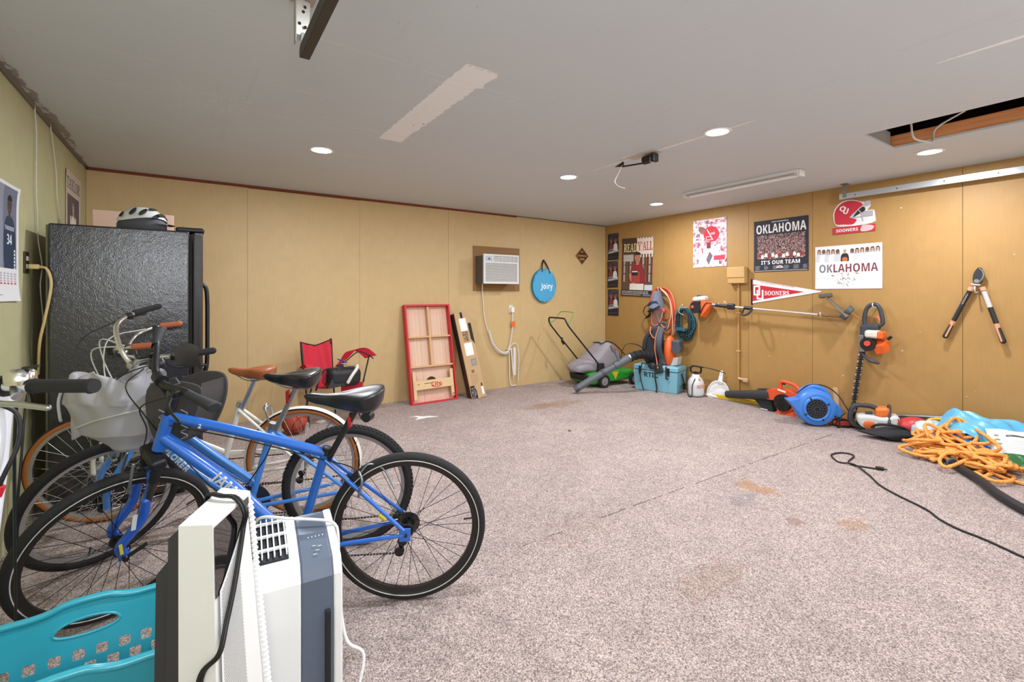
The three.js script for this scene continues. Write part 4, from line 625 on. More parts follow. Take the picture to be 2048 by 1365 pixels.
// ---------- ceiling fittings ----------
{
  const t = thing('fluorescent_fixture', 'long white tube light fixture on the ceiling, switched off', 'ceiling light', [4.82, H, -2.81]), wh = M('#dedcd8', 0.45);
  part(t, 'housing', [rb(0.07, 0.036, 1.26, 0.006, [-0.02, -0.018, 0])], wh); part(t, 'tube', cyl(0.018, 0.018, 1.2, [0.03, -0.045, 0], [PI / 2, 0, 0]), M('#f2f0ee', 0.3));
  for (const s of [-1, 1]) part(t, 'end_cap', rb(0.1, 0.065, 0.035, 0.006, [0.008, -0.034, s * 0.63]), wh);
  part(t, 'reflector', box(0.004, 0.02, 1.2, [-0.052, -0.04, 0]), M('#a8a6a2', 0.5));
}
{
  const t = thing('opener_bracket', 'small black motor unit and bracket hanging from the ceiling with loose white wire', 'bracket', [3.2, H, -2.72]);
  part(t, 'motor', [cyl(0.036, 0.036, 0.085, [0.01, -0.05, 0.055], [PI / 2, 0, 0.0], 20), rb(0.07, 0.07, 0.04, 0.01, [0.01, -0.05, 0.12])], mBlack);
  part(t, 'motor_cap', cyl(0.033, 0.033, 0.02, [0.01, -0.055, 0.1], [PI / 2, 0, 0], 20), mLightGrey);
  part(t, 'arm', [beam([0, -0.075, 0.03], [-0.03, -0.06, -0.2], 0.012, 0.012), beam([0.01, -0.02, -0.0], [0.01, -0.115, 0.0], 0.014, 0.014), hull([[-0.03, -0.03, -0.18], [-0.03, -0.06, -0.2], [-0.045, -0.05, -0.28], [-0.02, -0.01, -0.2], [-0.02, -0.05, -0.19]])], M('#2c2017', 0.6));
  part(t, 'mounting_plate', rb(0.12, 0.006, 0.3, 0.002, [0, -0.003, 0.02]), M('#c9c0b4', 0.7));
  part(t, 'loose_wire', tube([[-0.03, -0.05, -0.2], [-0.05, -0.12, -0.23], [-0.07, -0.19, -0.25], [-0.055, -0.235, -0.22], [-0.03, -0.26, -0.17]], 0.0035, { n: 30 }), M('#e6e2d8', 0.5));
}
const channel = (L, w, h) => [box(0.003, h, L, [-w / 2, 0, 0]), box(w, 0.003, L, [0, h / 2, 0]), box(w, 0.003, L, [0, -h / 2, 0])];
{
  const t = thing('door_track', 'bright galvanised overhead door track running along the brown wall', 'door track', [5.875, 2.467, -0.6]), g = M('#c5c9cc', 0.3, { metalness: 0.85 });
  part(t, 'rail', [box(0.004, 0.055, 3.3, [-0.013, 0, 0]), box(0.026, 0.004, 3.3, [0, 0.027, 0]), box(0.026, 0.004, 3.3, [0, -0.027, 0])], g);
  part(t, 'hanger', [box(0.04, 0.15, 0.004, [0, 0.07, -1.6], [0, 0, 0.1]), box(0.004, 0.15, 0.035, [-0.018, 0.06, -1.6]), box(0.1, 0.004, 0.06, [0, 0.131, -1.6])], M('#8e8a80', 0.5, { metalness: 0.6 }));
  for (let i = 0; i < 6; i++) part(t, 'bolt', cyl(0.006, 0.006, 0.006, [-0.017, 0, -1.5 + i * 0.36], [0, 0, PI / 2], 8), mDark);
}
{
  const t = thing('door_track', 'dark weathered overhead door track hanging above the bicycles', 'door track', [0.37, 2.37, -0.75]), g = M('#4a443b', 0.6, { metalness: 0.4 });
  part(t, 'rail', [box(0.004, 0.05, 2.55, [-0.016, 0, 0]), box(0.034, 0.005, 2.55, [0, 0.024, 0]), box(0.034, 0.005, 2.55, [0, -0.024, 0]), cyl(0.026, 0.026, 0.034, [0, 0, -1.275], [0, 0, PI / 2], 20)], g);
  const h = part(t, 'hanger', [box(0.055, 0.16, 0.003, [-0.005, 0.135, -1.3], [0.1, 0.25, 0]), box(0.003, 0.2, 0.04, [-0.035, 0.13, -1.285]), box(0.025, 0.08, 0.003, [0.0, 0.04, -1.285]), box(0.09, 0.004, 0.07, [-0.005, 0.222, -1.3])], M('#b1aea6', 0.45, { metalness: 0.6 }), 'perforated grey steel hanger');
  for (const [x, y] of [[0.008, 0.19], [-0.005, 0.195], [0.002, 0.17], [-0.012, 0.12], [0.01, 0.11], [0.004, 0.08]]) part(h, 'hole', cyl(0.006, 0.006, 0.005, [x - 0.005, y, -1.2985 + y * 0.02], [PI / 2, 0, 0], 10), mBlackMatte);
}
{
  const wh = M('#dcd8d0', 0.5);
  single('loop_of_cable', tube([[4.5, H + 0.1, -1.25], [4.52, H - 0.01, -1.24], [4.6, H - 0.035, -1.2], [4.68, H - 0.03, -1.17], [4.735, H + 0.08, -1.16], [4.735, H + 0.16, -1.0]], 0.007, { n: 40 }), wh, 'white cable looping down from the ceiling opening', 'cable');
  single('loft_wire', tube([[4.5, H + 0.28, -0.9], [4.6, H + 0.2, -0.75], [4.7, H + 0.19, -0.6], [4.74, H + 0.22, -0.4]], 0.012, { n: 30 }), M('#7a5a34', 0.8), 'brown wire lying on the joist inside the ceiling opening', 'wire');
}
// ---------- back wall ----------
{
  const t = thing('wall_air_conditioner', 'white wall air conditioner set in a brown plywood board', 'air conditioner', [3.7, 1.76, ZB]), wh = M('#dcdcd8', 0.4);
  part(t, 'mounting_board', rb(0.81, 0.65, 0.014, 0.003, [0.025, 0.015, 0.007]), M('#8b6436', 0.6));
  part(t, 'cabinet', rb(0.56, 0.39, 0.22, 0.008, [-0.045, -0.0, 0.12]), M('#c4c4c0', 0.45));
  const fr = part(t, 'front_frame', ext(shp([[-0.3, -0.21], [0.3, -0.21], [0.3, 0.21], [-0.3, 0.21]], [[[-0.27, -0.18], [-0.27, 0.085], [0.27, 0.085], [0.27, -0.18]], [[-0.14, 0.105], [-0.14, 0.185], [0.28, 0.185], [0.28, 0.105]]]), 0.03, { bevel: 0.004, p: [-0.045, 0, 0.235] }), wh);
  part(t, 'grille_back', [box(0.56, 0.28, 0.004, [-0.045, -0.045, 0.226]), box(0.44, 0.09, 0.004, [0.025, 0.145, 0.226])], M('#6e706e', 0.7));
  for (let i = 0; i < 16; i++) part(t, 'louvre', box(0.54, 0.006, 0.012, [-0.045, -0.172 + i * 0.0168, 0.24], [0.5, 0, 0]), wh);
  for (let i = 0; i < 7; i++) part(t, 'outlet_vane', box(0.006, 0.08, 0.018, [-0.175 + i * 0.068, 0.145, 0.238], [0, 0.5, 0]), wh);
  for (let i = 0; i < 3; i++) part(t, 'outlet_vane', box(0.42, 0.004, 0.014, [0.025, 0.122 + i * 0.022, 0.24]), wh);
  part(t, 'control_pad', rb(0.11, 0.075, 0.004, 0.002, [-0.26, 0.145, 0.25]), M('#b4bcc4', 0.4)); part(t, 'knob', cyl(0.012, 0.012, 0.008, [-0.26, 0.142, 0.254], [PI / 2, 0, 0], 16), M('#33363c', 0.4));
  const ct = canvas(96, 64, (c, w, h) => { c.fillStyle = '#b4bcc4'; c.fillRect(0, 0, w, h); });
  part(t, 'foam_seal', rb(0.02, 0.4, 0.2, 0.004, [-0.335, -0.01, 0.11]), M('#5c564c', 0.9)); part(t, 'brass_fitting', rb(0.012, 0.06, 0.03, 0.004, [-0.328, -0.03, 0.2]), M('#a8873c', 0.4));
}
{
  const t = thing('air_conditioner_cord', 'white bundled cord hanging from the wall air conditioner to the outlet', 'cord', [0, 0, 0]), w = M('#dedbd2', 0.55), z = ZB + 0.03, P = (a, dz = 0) => a.map((p) => [p[0], p[1], z + dz]);
  part(t, 'cord', [tube([[3.42, 1.56, ZB + 0.1], ...P([[3.46, 1.42], [3.478, 1.25], [3.505, 1.03], [3.633, 0.66], [3.764, 0.535], [3.88, 0.54], [3.943, 0.66], [3.988, 0.92], [3.985, 1.12]])], 0.008, { n: 80 })], w);
  part(t, 'bundle', [[-0.012, 0], [0.01, 0.012], [0.0, -0.014]].map(([a, b]) => tube(P([[3.56, 0.86 + b], [3.63, 0.67 + a], [3.76, 0.54 + a], [3.88, 0.53 + b], [3.92, 0.6]], 0.015 + a), 0.011, { n: 40 })), w);
  part(t, 'hanging_loop', [tube(P([[3.92, 0.6], [3.925, 0.4], [3.94, 0.06], [4.04, 0.02]], 0.01), 0.008, { n: 40 }), tube(P([[3.93, 0.6], [3.99, 0.66], [4.06, 0.63], [4.09, 0.42], [4.075, 0.08]], 0.02), 0.007, { n: 40 }), tube(P([[3.94, 0.58], [3.96, 0.4], [3.99, 0.14], [3.97, 0.3], [3.95, 0.58]], 0.03), 0.008, { n: 40 }), rb(0.045, 0.42, 0.02, 0.008, [4.0, 0.39, z + 0.035])], w);
  part(t, 'orange_tag', box(0.07, 0.08, 0.003, [3.995, 0.95, z + 0.012]), M('#ea6a2c', 0.6), 'bright orange tag'); part(t, 'tie', tor(0.03, 0.009, [3.915, 0.575, z + 0.012], [PI / 2, 0.4, 0], 20, 8), w);
  part(t, 'plug', rb(0.055, 0.085, 0.05, 0.012, [3.985, 1.165, z]), M('#ecebe8', 0.4));
  const o = thing('wall_outlet', 'small white outlet on the back wall behind the air conditioner plug', 'outlet', [3.97, 1.18, ZB]); part(o, 'cover_plate', rb(0.075, 0.12, 0.007, 0.003, [0, 0, 0.004]), M('#d6cdb4', 0.5)); part(o, 'socket', rb(0.034, 0.028, 0.004, 0.002, [0, 0.025, 0.008]), M('#e9e4d4', 0.5));
}
{
  const t = thing('round_bag', 'flat round sky-blue zip bag hanging on the back wall', 'bag', [4.59, 1.54, ZB]);
  const tex = canvas(512, 512, (c, w, h) => { c.fillStyle = '#4aa5d2'; c.fillRect(0, 0, w, h); F(c, 'Joiry', 'bold 118px sans-serif', 300, 268, '#f3f6f8'); for (let i = 0; i < 40; i++) { c.strokeStyle = i % 2 ? '#3f98c6' : '#5ab2dc'; c.globalAlpha = 0.35; c.lineWidth = rr(1, 4); const x = rr(60, 450), y = rr(30, 300); c.beginPath(); c.moveTo(x, y); c.lineTo(x + rr(-30, 30), y + rr(40, 160)); c.stroke(); c.globalAlpha = 1; } });
  const front = grid(40, 40, (u, v) => { const x = u * 2 - 1, y = v * 2 - 1, k = x * x + y * y > 1e-9 ? Math.max(Math.abs(x), Math.abs(y)) / Math.hypot(x, y) : 1; const px = x * k, py = y * k, r = Math.hypot(px, py); return [px * 0.232, py * 0.262, 0.05 + 0.012 * (1 - r * r) + 0.002 * Math.sin(px * 18 + py * 5)]; });
  { const p = front.attributes.position, uv = front.attributes.uv; for (let i = 0; i < p.count; i++) uv.setXY(i, p.getX(i) / 0.464 + 0.5, p.getY(i) / 0.524 + 0.5); }
  part(t, 'front_panel', front, M('#ffffff', 0.6, { map: tex }));
  const sd = cyl(1, 1, 0.05, [0, 0, 0.026], [PI / 2, 0, 0], 56); sd.scale(0.232, 0.262, 1); part(t, 'side_band', sd, M('#3c93c0', 0.65));
  part(t, 'zip_piping', (() => { const g = tor(1, 0.02, [0, 0, 0.05], undefined, 64, 8); g.scale(0.232, 0.262, 0.3); return g; })(), M('#2f7fae', 0.6));
  part(t, 'strap', [tube([[-0.05, 0.22, 0.05], [-0.035, 0.32, 0.03], [0.0, 0.4, 0.012], [0.012, 0.4, 0.012], [0.07, 0.3, 0.03], [0.1, 0.2, 0.05]], 0.011, { n: 40 })], mBlackMatte, 'black carrying strap');
  part(t, 'nail', cyl(0.004, 0.004, 0.04, [0.004, 0.385, 0.02], [PI / 2, 0, 0], 8), mSteel);
}
{
  const t = thing('diamond_sign', 'small brown diamond sign with yellow lettering on the back wall', 'sign', [5.422, 2.047, ZB + 0.005]);
  const tex = canvas(256, 256, (c, w, h) => { c.fillStyle = '#b08a4e'; c.fillRect(0, 0, w, h); c.save(); c.translate(128, 128); c.rotate(PI / 4); c.fillStyle = '#4a2a1e'; c.fillRect(-80, -80, 160, 160); c.restore(); F(c, 'NO', 'bold 30px sans-serif', 128, 70, '#d2b04a'); F(c, 'HOMEWORK', 'bold 30px sans-serif', 128, 126, '#d2a24a', 'center', 170); F(c, 'ZONE', 'bold 34px sans-serif', 128, 172, '#d2b04a'); });
  const g = ext([[0, -0.15], [0.155, 0], [0, 0.15], [-0.155, 0]], 0.008, { bevel: 0.001 }), p = g.attributes.position, u = g.attributes.uv; for (let i = 0; i < p.count; i++) u.setXY(i, p.getX(i) / 0.31 + 0.5, p.getY(i) / 0.31 + 0.5);
  part(t, 'plate', g, M('#ffffff', 0.5, { map: tex }));
}
// red lawn-game board seen from below
{
  const lean = 0.19, t = thing('bean_bag_board', 'red-edged wooden bean bag board leaning against the back wall', 'game board', [2.595, 0, -5.585], [-lean, 0.03, 0]), W = 0.655, L = 1.29, D = 0.09, red = M('#c8222c', 0.45), pine = M('#d2a878', 0.65);
  const ply = canvas(512, 1024, (c, w, h) => {
    c.fillStyle = '#d9b79d'; c.fillRect(0, 0, w, h);
    for (let i = 0; i < 260; i++) { c.strokeStyle = ['#c99d80', '#e6cab4', '#b98a6c', '#efdccb'][i % 4]; c.globalAlpha = 0.5; c.lineWidth = rr(0.6, 2); const x = rr(0, w), k = rr(-16, 16); c.beginPath(); c.moveTo(x, 0); c.bezierCurveTo(x + k, h * 0.3, x - k, h * 0.7, x + rr(-10, 10), h); c.stroke(); } c.globalAlpha = 1;
    for (let i = 0; i < 12000; i++) { const a = Math.pow(rnd(), 3.2) * 100, sd = Math.floor(rnd() * 4); let x = rnd() * w, y = rnd() * h; if (sd === 0) x = a; else if (sd === 1) x = w - a; else if (sd === 2) y = a; else y = h - a * 1.4; c.fillStyle = '#cf2f36'; c.globalAlpha = 0.22; c.fillRect(x, y, 3, 3); } c.globalAlpha = 1;
  });
  const hole = []; for (let i = 0; i < 28; i++) hole.push([0.0 + 0.078 * Math.cos(-i / 28 * 2 * PI), 0.26 + 0.078 * Math.sin(-i / 28 * 2 * PI)]);
  const face = ext(shp([[-W / 2, 0], [W / 2, 0], [W / 2, L], [-W / 2, L]], [hole]), 0.012, { p: [0, 0, -D + 0.006] }), p = face.attributes.position, u = face.attributes.uv; for (let i = 0; i < p.count; i++) u.setXY(i, p.getX(i) / W + 0.5, p.getY(i) / L);
  part(t, 'plywood_face', face, M('#ffffff', 0.65, { map: ply }), 'plywood with red overspray');
  for (const s of [-1, 1]) part(t, 'side_rail', rb(0.022, L, D, 0.003, [s * (W / 2 - 0.011), L / 2, -D / 2]), red);
  for (const y of [0.011, L - 0.011]) part(t, 'end_rail', rb(W - 0.04, 0.022, D, 0.003, [0, y, -D / 2]), red);
  part(t, 'brace', box(0.024, L - 0.5, 0.06, [0.005, 0.47 + (L - 0.5) / 2, -0.05]), pine);
  for (const y of [0.475, 0.86]) part(t, 'brace', box(W - 0.044, 0.022, 0.06, [0, y, -0.045]), pine);
  const lg = M('#dcbb8c', 0.6);
  for (const s of [-1, 1]) part(t, 'folding_leg', [rb(0.045, 0.36, 0.035, 0.006, [s * (W / 2 - 0.06), 0.235, -0.02])], lg);
  const cb = part(t, 'leg_crossbar', rb(W - 0.1, 0.115, 0.02, 0.003, [0, 0.24, -0.008], [0, 0, 0.015]), lg);
  part(cb, 'red_script', [text('City', 0.055, 0.003, [0.03, 0.235, 0.003], [1, 0.05, 0], [0, 1, 0]), tube([[-0.04, 0.215, 0.003], [0.03, 0.2, 0.003], [0.1, 0.215, 0.003], [0.11, 0.24, 0.003]], 0.004)], M('#c42430', 0.5), 'red script');
  part(cb, 'printed_line', [box(0.1, 0.006, 0.002, [-0.09, 0.255, 0.003]), box(0.03, 0.006, 0.002, [-0.22, 0.25, 0.003])], mDark);
  part(t, 'leg_bolt', cyl(0.012, 0.012, 0.03, [W / 2 - 0.06, 0.09, 0.0], [PI / 2, 0, 0], 12), mChrome);
}
{
  const t = thing('carton', 'tall narrow cardboard carton with white labels leaning beside the red board', 'box', [3.19, 0, -5.49], [-0.23, 0.06, 0.105]);
  const tex = canvas(256, 1024, (c, w, h) => {
    c.fillStyle = '#bf9d74'; c.fillRect(0, 0, w, h); c.fillStyle = '#a98a64'; c.fillRect(0, 0, 8, h); c.fillStyle = '#26221f'; c.fillRect(96, 0, 40, 70); c.fillStyle = '#2b2623'; c.beginPath(); c.moveTo(256, 140); c.lineTo(200, 140); c.lineTo(200, 330); c.lineTo(256, 400); c.fill();
    c.fillStyle = '#eeece8'; c.fillRect(60, 74, 120, 150); c.fillRect(60, 370, 140, 150); for (let i = 0; i < 260; i++) { c.fillStyle = rnd() < 0.6 ? '#241f1c' : '#8d7a64'; c.fillRect(70 + Math.floor(rnd() * 11) * 9, 236 + Math.floor(rnd() * 13) * 9, 8, 8); }
    c.fillStyle = '#9c948a'; c.fillRect(110, 560, 110, 90); c.strokeStyle = '#6d6459'; c.lineWidth = 5; c.strokeRect(130, 575, 70, 60); c.fillStyle = '#7c6850'; c.fillRect(90, 690, 50, 36); for (let i = 0; i < 6; i++) c.fillRect(60 + i * 22, 740, 4, 180 - i * 18);
    c.fillStyle = '#1f1b1a'; c.beginPath(); c.moveTo(10, 870); c.lineTo(80, 870); c.lineTo(110, 940); c.lineTo(110, 1024); c.lineTo(10, 1024); c.fill(); for (let i = 0; i < 60; i++) { c.fillStyle = '#cfc8bf'; c.fillRect(20 + rnd() * 70, 890 + rnd() * 120, 10, 4); } c.fillStyle = '#f0eeea'; c.fillRect(200, 900, 34, 90); c.fillStyle = '#1f1b1a'; c.fillRect(205, 860, 24, 36);
  });
  const b = part(t, 'box_body', rb(0.235, 1.19, 0.11, 0.004, [0, 0.595, -0.055]), M('#b08d63', 0.85));
  part(b, 'front_print', T(new THREE.PlaneGeometry(0.233, 1.188), [0, 0.595, 0.0012]), M('#ffffff', 0.85, { map: tex }));
  part(b, 'side_print', [box(0.0015, 0.56, 0.1, [-0.1185, 0.9, -0.055]), box(0.0015, 0.3, 0.05, [-0.1186, 0.5, -0.08])], M('#1f1c1b', 0.7), 'black printed side'); part(b, 'side_print', box(0.0015, 0.62, 0.106, [-0.1183, 0.31, -0.055]), M('#4b2a20', 0.8), 'dark brown printed side');
}
{
  const t = thing('basketball', 'worn orange basketball on the floor behind the white bicycle', 'ball', [0.84, 0.124, -5.12], [0.3, 0.5, 0.5]);
  part(t, 'cover', sph(0.122, [0, 0, 0], 1, 40), M('#a8452c', 0.75, { bumpMap: rep(pebble, 8, 4), bumpScale: 0.0012 }));
  part(t, 'seam', [tor(0.122, 0.0028, undefined, undefined, 64, 6), tor(0.122, 0.0028, undefined, [0, PI / 2, 0], 64, 6), tor(0.122, 0.0028, undefined, [PI / 2, 0, 0], 64, 6), tor(0.088, 0.0028, [0, 0, 0.086], undefined, 48, 6), tor(0.088, 0.0028, [0, 0, -0.086], undefined, 48, 6)], M('#231714', 0.7));
}
// red folding camp chair with a black bag on its seat
{
  const t = thing('camp_chair', 'red folding camp chair with black trim against the back wall', 'chair', [1.25, 0, -5.42], [0, 0.12, 0]), red = dbl(M('#c81f35', 0.75)), pole = M('#1b1b1c', 0.45);
  part(t, 'backrest', grid(24, 20, (u, v) => { const x = (u - 0.5) * (0.34 - 0.04 * (1 - v)), top = 0.87 - 0.055 * (1 - Math.pow(Math.abs(2 * u - 1), 1.2)) + 0.012 * u; return [-0.08 + x, 0.4 + v * (top - 0.4), -0.12 - 0.1 * v - 0.03 * Math.sin(u * PI) + 0.004 * Math.sin(u * 26 + v * 5)]; }), red);
  part(t, 'backrest_trim', tube([...Array(21)].map((_, i) => { const u = i / 20, top = 0.87 - 0.055 * (1 - Math.pow(Math.abs(2 * u - 1), 1.2)) + 0.012 * u; return [-0.08 + (u - 0.5) * 0.34, top, -0.218 - 0.03 * Math.sin(u * PI)]; }).concat([[0.09, 0.7, -0.19], [0.078, 0.42, -0.125]]), 0.006, { n: 80 }), mBlackMatte);
  part(t, 'backrest_trim', tube([[-0.25, 0.87, -0.218], [-0.247, 0.68, -0.18], [-0.232, 0.42, -0.125]], 0.006), mBlackMatte);
  part(t, 'seat', grid(16, 16, (u, v) => [-0.26 + u * 0.44, 0.43 - 0.06 * Math.sin(u * PI) * Math.sin(v * PI), -0.14 + v * 0.36]), red);
  part(t, 'seat_skirt', grid(8, 8, (u, v) => [0.08 + u * 0.2, 0.43 - v * 0.22 * (1 - u * 0.5), 0.1 + 0.12 * u]), red);
  part(t, 'armrest', grid(24, 6, (u, v) => { const c = curve([[0.1, 0.58, -0.1], [0.17, 0.66, -0.05], [0.23, 0.76, 0.02], [0.32, 0.77, 0.09], [0.4, 0.69, 0.16]]), p = c.getPoint(u), w = 0.02 + 0.05 * Math.sin(Math.min(1, u * 1.3) * PI * 0.55); return [p.x + (v - 0.5) * 2 * w * 0.7, p.y + (v - 0.5) * w * 0.5, p.z + (v - 0.5) * w * 1.4]; }), red);
  part(t, 'armrest_trim', tube([[0.1, 0.58, -0.09], [0.18, 0.645, -0.01], [0.27, 0.75, 0.1], [0.36, 0.72, 0.17], [0.42, 0.67, 0.17]], 0.006, { n: 40 }), mBlackMatte);
  part(t, 'armrest', grid(12, 6, (u, v) => [-0.3 + v * 0.07, 0.6 + 0.06 * Math.sin(u * 2.6), -0.1 + u * 0.28]), red);
  for (const [a, b] of [[[0.38, 0.7, 0.15], [0.3, 0.43, 0.18]], [[0.3, 0.45, 0.2], [0.18, 0.01, 0.05]], [[0.18, 0.44, -0.16], [0.28, 0.01, 0.18]], [[-0.24, 0.86, -0.22], [-0.26, 0.01, 0.12]], [[0.085, 0.86, -0.22], [0.13, 0.02, -0.2]], [[-0.26, 0.44, 0.2], [-0.24, 0.01, -0.2]], [[-0.28, 0.6, 0.17], [-0.26, 0.43, 0.2]]]) part(t, 'pole', bar(a, b, 0.0085), pole);
  part(t, 'cup_strap', tube([[-0.22, 0.4, 0.2], [-0.18, 0.54, 0.21], [-0.13, 0.6, 0.2], [-0.05, 0.6, 0.2], [-0.02, 0.54, 0.2], [0.02, 0.42, 0.2]], 0.01, { n: 30 }), mBlackMatte); part(t, 'pocket', grid(8, 6, (u, v) => [-0.17 + u * 0.14 + 0.02 * v, 0.46 + v * 0.12, 0.205]), dbl(M('#8f1426', 0.8)));
}
{
  const t = thing('duffel_bag', 'black duffel bag with a white stripe on the red camp chair seat', 'bag', [1.32, 0.43, -5.22], [0, 0.2, 0.05]);
  part(t, 'bag_body', [rb(0.36, 0.2, 0.2, 0.07, [0.02, 0.08, 0], [0, 0, -0.1], 5), hull([[-0.2, 0.0, 0.1], [-0.05, 0.22, 0.06], [0.02, 0.25, 0.02], [-0.16, 0.02, -0.08], [0.0, 0.0, 0.1], [0.0, 0.05, -0.1]])], M('#1c1c1f', 0.55));
  part(t, 'white_stripe', [tube([[0.02, 0.03, 0.108], [0.06, 0.09, 0.115], [0.13, 0.155, 0.095], [0.16, 0.18, 0.06]], 0.018, { n: 20 })].map((g) => g), M('#d5d2cb', 0.6), 'white stripe');
  part(t, 'blue_strap', rb(0.11, 0.012, 0.03, 0.005, [0.02, 0.25, 0.0], [0, 0, -0.5]), M('#2c3fae', 0.6), 'blue strap'); part(t, 'zip', tube([[-0.02, 0.235, 0.07], [0.06, 0.2, 0.09], [0.12, 0.19, 0.08]], 0.006), mSteel);
}
single('paper_scrap', T(ext(shp([[-0.13, -0.03], [-0.05, 0.02], [-0.06, 0.09], [-0.12, 0.11], [-0.02, 0.1], [0.02, 0.03], [0.08, 0.0], [0.14, -0.1], [0.02, -0.04]]), 0.002), undefined, [-PI / 2, 0, 0]), M('#eeeeec', 0.8), 'torn white paper scrap on the carpet before the red board', 'paper', undefined, [2.16, 0.002, -4.98], [0, 0.2, 0]);
single('paper_scrap', T(ext(shp([[-0.05, -0.04], [0.05, -0.05], [0.06, 0.04], [0, 0.05], [-0.05, 0.03]]), 0.002), undefined, [-PI / 2, 0, 0]), M('#eeeeec', 0.8), 'small white paper scrap beside the basketball', 'paper', undefined, [1.16, 0.002, -5.45], [0, 0.5, 0]);
single('dry_leaf', hull([[0, 0, 0], [0.04, 0.01, 0.01], [0.08, 0, 0], [0.04, 0.0, 0.025], [0.06, 0.006, -0.012]]), M('#5b4030', 0.9), 'small dry brown leaf on the middle of the carpet', 'leaf', undefined, [3.15, 0.001, -3.63], [0, 0.6, 0]);
// lawn mower in the corner
{
  const t = thing('lawn_mower', 'green push lawn mower with grey grass bag in the far corner', 'lawn mower', [5.3, 0, -5.32], [0, -0.08, 0]), gr = M('#2f9a35', 0.4), bag = dbl(M('#938d92', 0.85));
  part(t, 'deck', [ext(smoothShape([[-0.42, 0.07], [-0.4, 0.2], [-0.2, 0.235], [0.1, 0.25], [0.3, 0.21], [0.42, 0.22], [0.44, 0.1], [0.3, 0.075], [0, 0.07]], 50), 0.5, { bevel: 0.03 })], gr);
  part(t, 'warning_sticker', ext([[-0.06, 0.05], [0.07, 0.05], [0.01, -0.07]], 0.003, { p: [0.06, 0.165, 0.252] }), M('#d9b936', 0.5), 'yellow triangular sticker');
  part(t, 'engine', [cyl(0.15, 0.16, 0.12, [0.08, 0.31, 0]), cyl(0.12, 0.14, 0.05, [0.08, 0.39, 0]), rb(0.2, 0.09, 0.1, 0.02, [0.1, 0.36, 0.1])], mBlack); part(t, 'engine_label', rb(0.13, 0.045, 0.004, 0.002, [0.12, 0.37, 0.153]), mLightGrey); part(t, 'fuel_cap', cyl(0.04, 0.04, 0.03, [0.28, 0.36, 0.05]), M('#4fae3a', 0.5));
  for (const [x, z, r] of [[-0.2, 0.3, 0.1], [-0.2, -0.3, 0.1], [0.4, 0.3, 0.09], [0.4, -0.3, 0.09]]) { const w = part(t, 'wheel', [lathe([[r * 0.62, -0.022], [r * 0.95, -0.026], [r, -0.018], [r, 0.018], [r * 0.95, 0.026], [r * 0.62, 0.022]], [x, r, z], [PI / 2, 0, 0], 32), ], mRubber); part(w, 'wheel_disc', [cyl(r * 0.64, r * 0.64, 0.036, [x, r, z], [PI / 2, 0, 0]), ...[0, 1, 2, 3, 4].map((i) => cyl(r * 0.12, r * 0.12, 0.044, [x + r * 0.4 * Math.cos(i * 1.257), r + r * 0.4 * Math.sin(i * 1.257), z], [PI / 2, 0, 0], 10)), cyl(r * 0.14, r * 0.14, 0.06, [x, r, z], [PI / 2, 0, 0], 12)], M('#8d8d8a', 0.5)); }
  part(t, 'handle_bracket', hull([[-0.28, 0.16, 0.26], [-0.12, 0.16, 0.26], [-0.16, 0.36, 0.25], [-0.26, 0.36, 0.25], [-0.28, 0.16, 0.22], [-0.12, 0.16, 0.22], [-0.16, 0.36, 0.21], [-0.26, 0.36, 0.21]]), mBlackMatte);
  const hx = -0.84, hy = 1.04; part(t, 'handle', [tube([[-0.22, 0.32, 0.235], [hx + 0.06, hy - 0.12, 0.22], [hx, hy, 0.19], [hx - 0.0, hy + 0.01, 0.1], [hx, hy + 0.01, -0.15], [hx, hy, -0.22], [hx + 0.06, hy - 0.12, -0.25], [-0.22, 0.32, -0.255]], 0.0125, { n: 90, ten: 0.25 })], M('#1f1a17', 0.5)); part(t, 'handle_knob', [tube([[-0.58, 0.72, -0.24], [-0.6, 0.68, -0.22], [-0.57, 0.63, -0.22]], 0.014)], mBlack);
  part(t, 'control_bail', tube([[hx + 0.04, hy - 0.09, 0.2], [hx + 0.12, hy + 0.0, 0.19], [hx + 0.17, hy + 0.09, 0.17], [hx + 0.17, hy + 0.1, 0.0], [hx + 0.17, hy + 0.09, -0.16], [hx + 0.1, hy - 0.03, -0.2], [hx + 0.02, hy - 0.08, -0.23]], 0.0055, { n: 60, ten: 0.2 }), M('#3aa04a', 0.5), 'green bail lever');
  part(t, 'grass_bag', grid(40, 30, (u, v) => { const a = u * 2 * PI, x = -0.6 + 0.88 * v, h = 0.02 + 0.2 * Math.pow(v, 0.8) * (v > 0.72 ? 1 - (v - 0.72) * 2.2 : 1) + 0.02, w = 0.14 + 0.07 * Math.sin(v * PI), e = v < 0.04 ? v / 0.04 : v > 0.98 ? (1 - v) / 0.02 : 1, c = Math.cos(a), s = Math.sin(a), mid = 0.27 + 0.14 * v; return [x, mid + e * (h * 0.9 * Math.sign(s) * Math.pow(Math.abs(s), 0.7) + (s > 0 ? 0.13 * Math.exp(-Math.pow((v - 0.68) / 0.2, 2)) : 0)) + 0.006 * Math.sin(a * 5 + v * 20), e * w * Math.sign(c) * Math.pow(Math.abs(c), 0.6)]; }), bag);
  part(t, 'bag_frame', [tube([[-0.08, 0.64, 0.1], [0.02, 0.67, 0.12], [0.14, 0.62, 0.16], [0.3, 0.46, 0.2]], 0.008), tube([[-0.08, 0.64, -0.1], [-0.06, 0.65, 0.0], [-0.08, 0.64, 0.1]], 0.008)], mBlack);
  part(t, 'cardboard_piece', rb(0.12, 0.1, 0.1, 0.006, [-0.3, 0.26, 0.1]), M('#8a5a34', 0.9)); part(t, 'discharge_guard', rb(0.05, 0.1, 0.4, 0.01, [-0.44, 0.15, 0], [0, 0, 0.3]), mBlack);
}
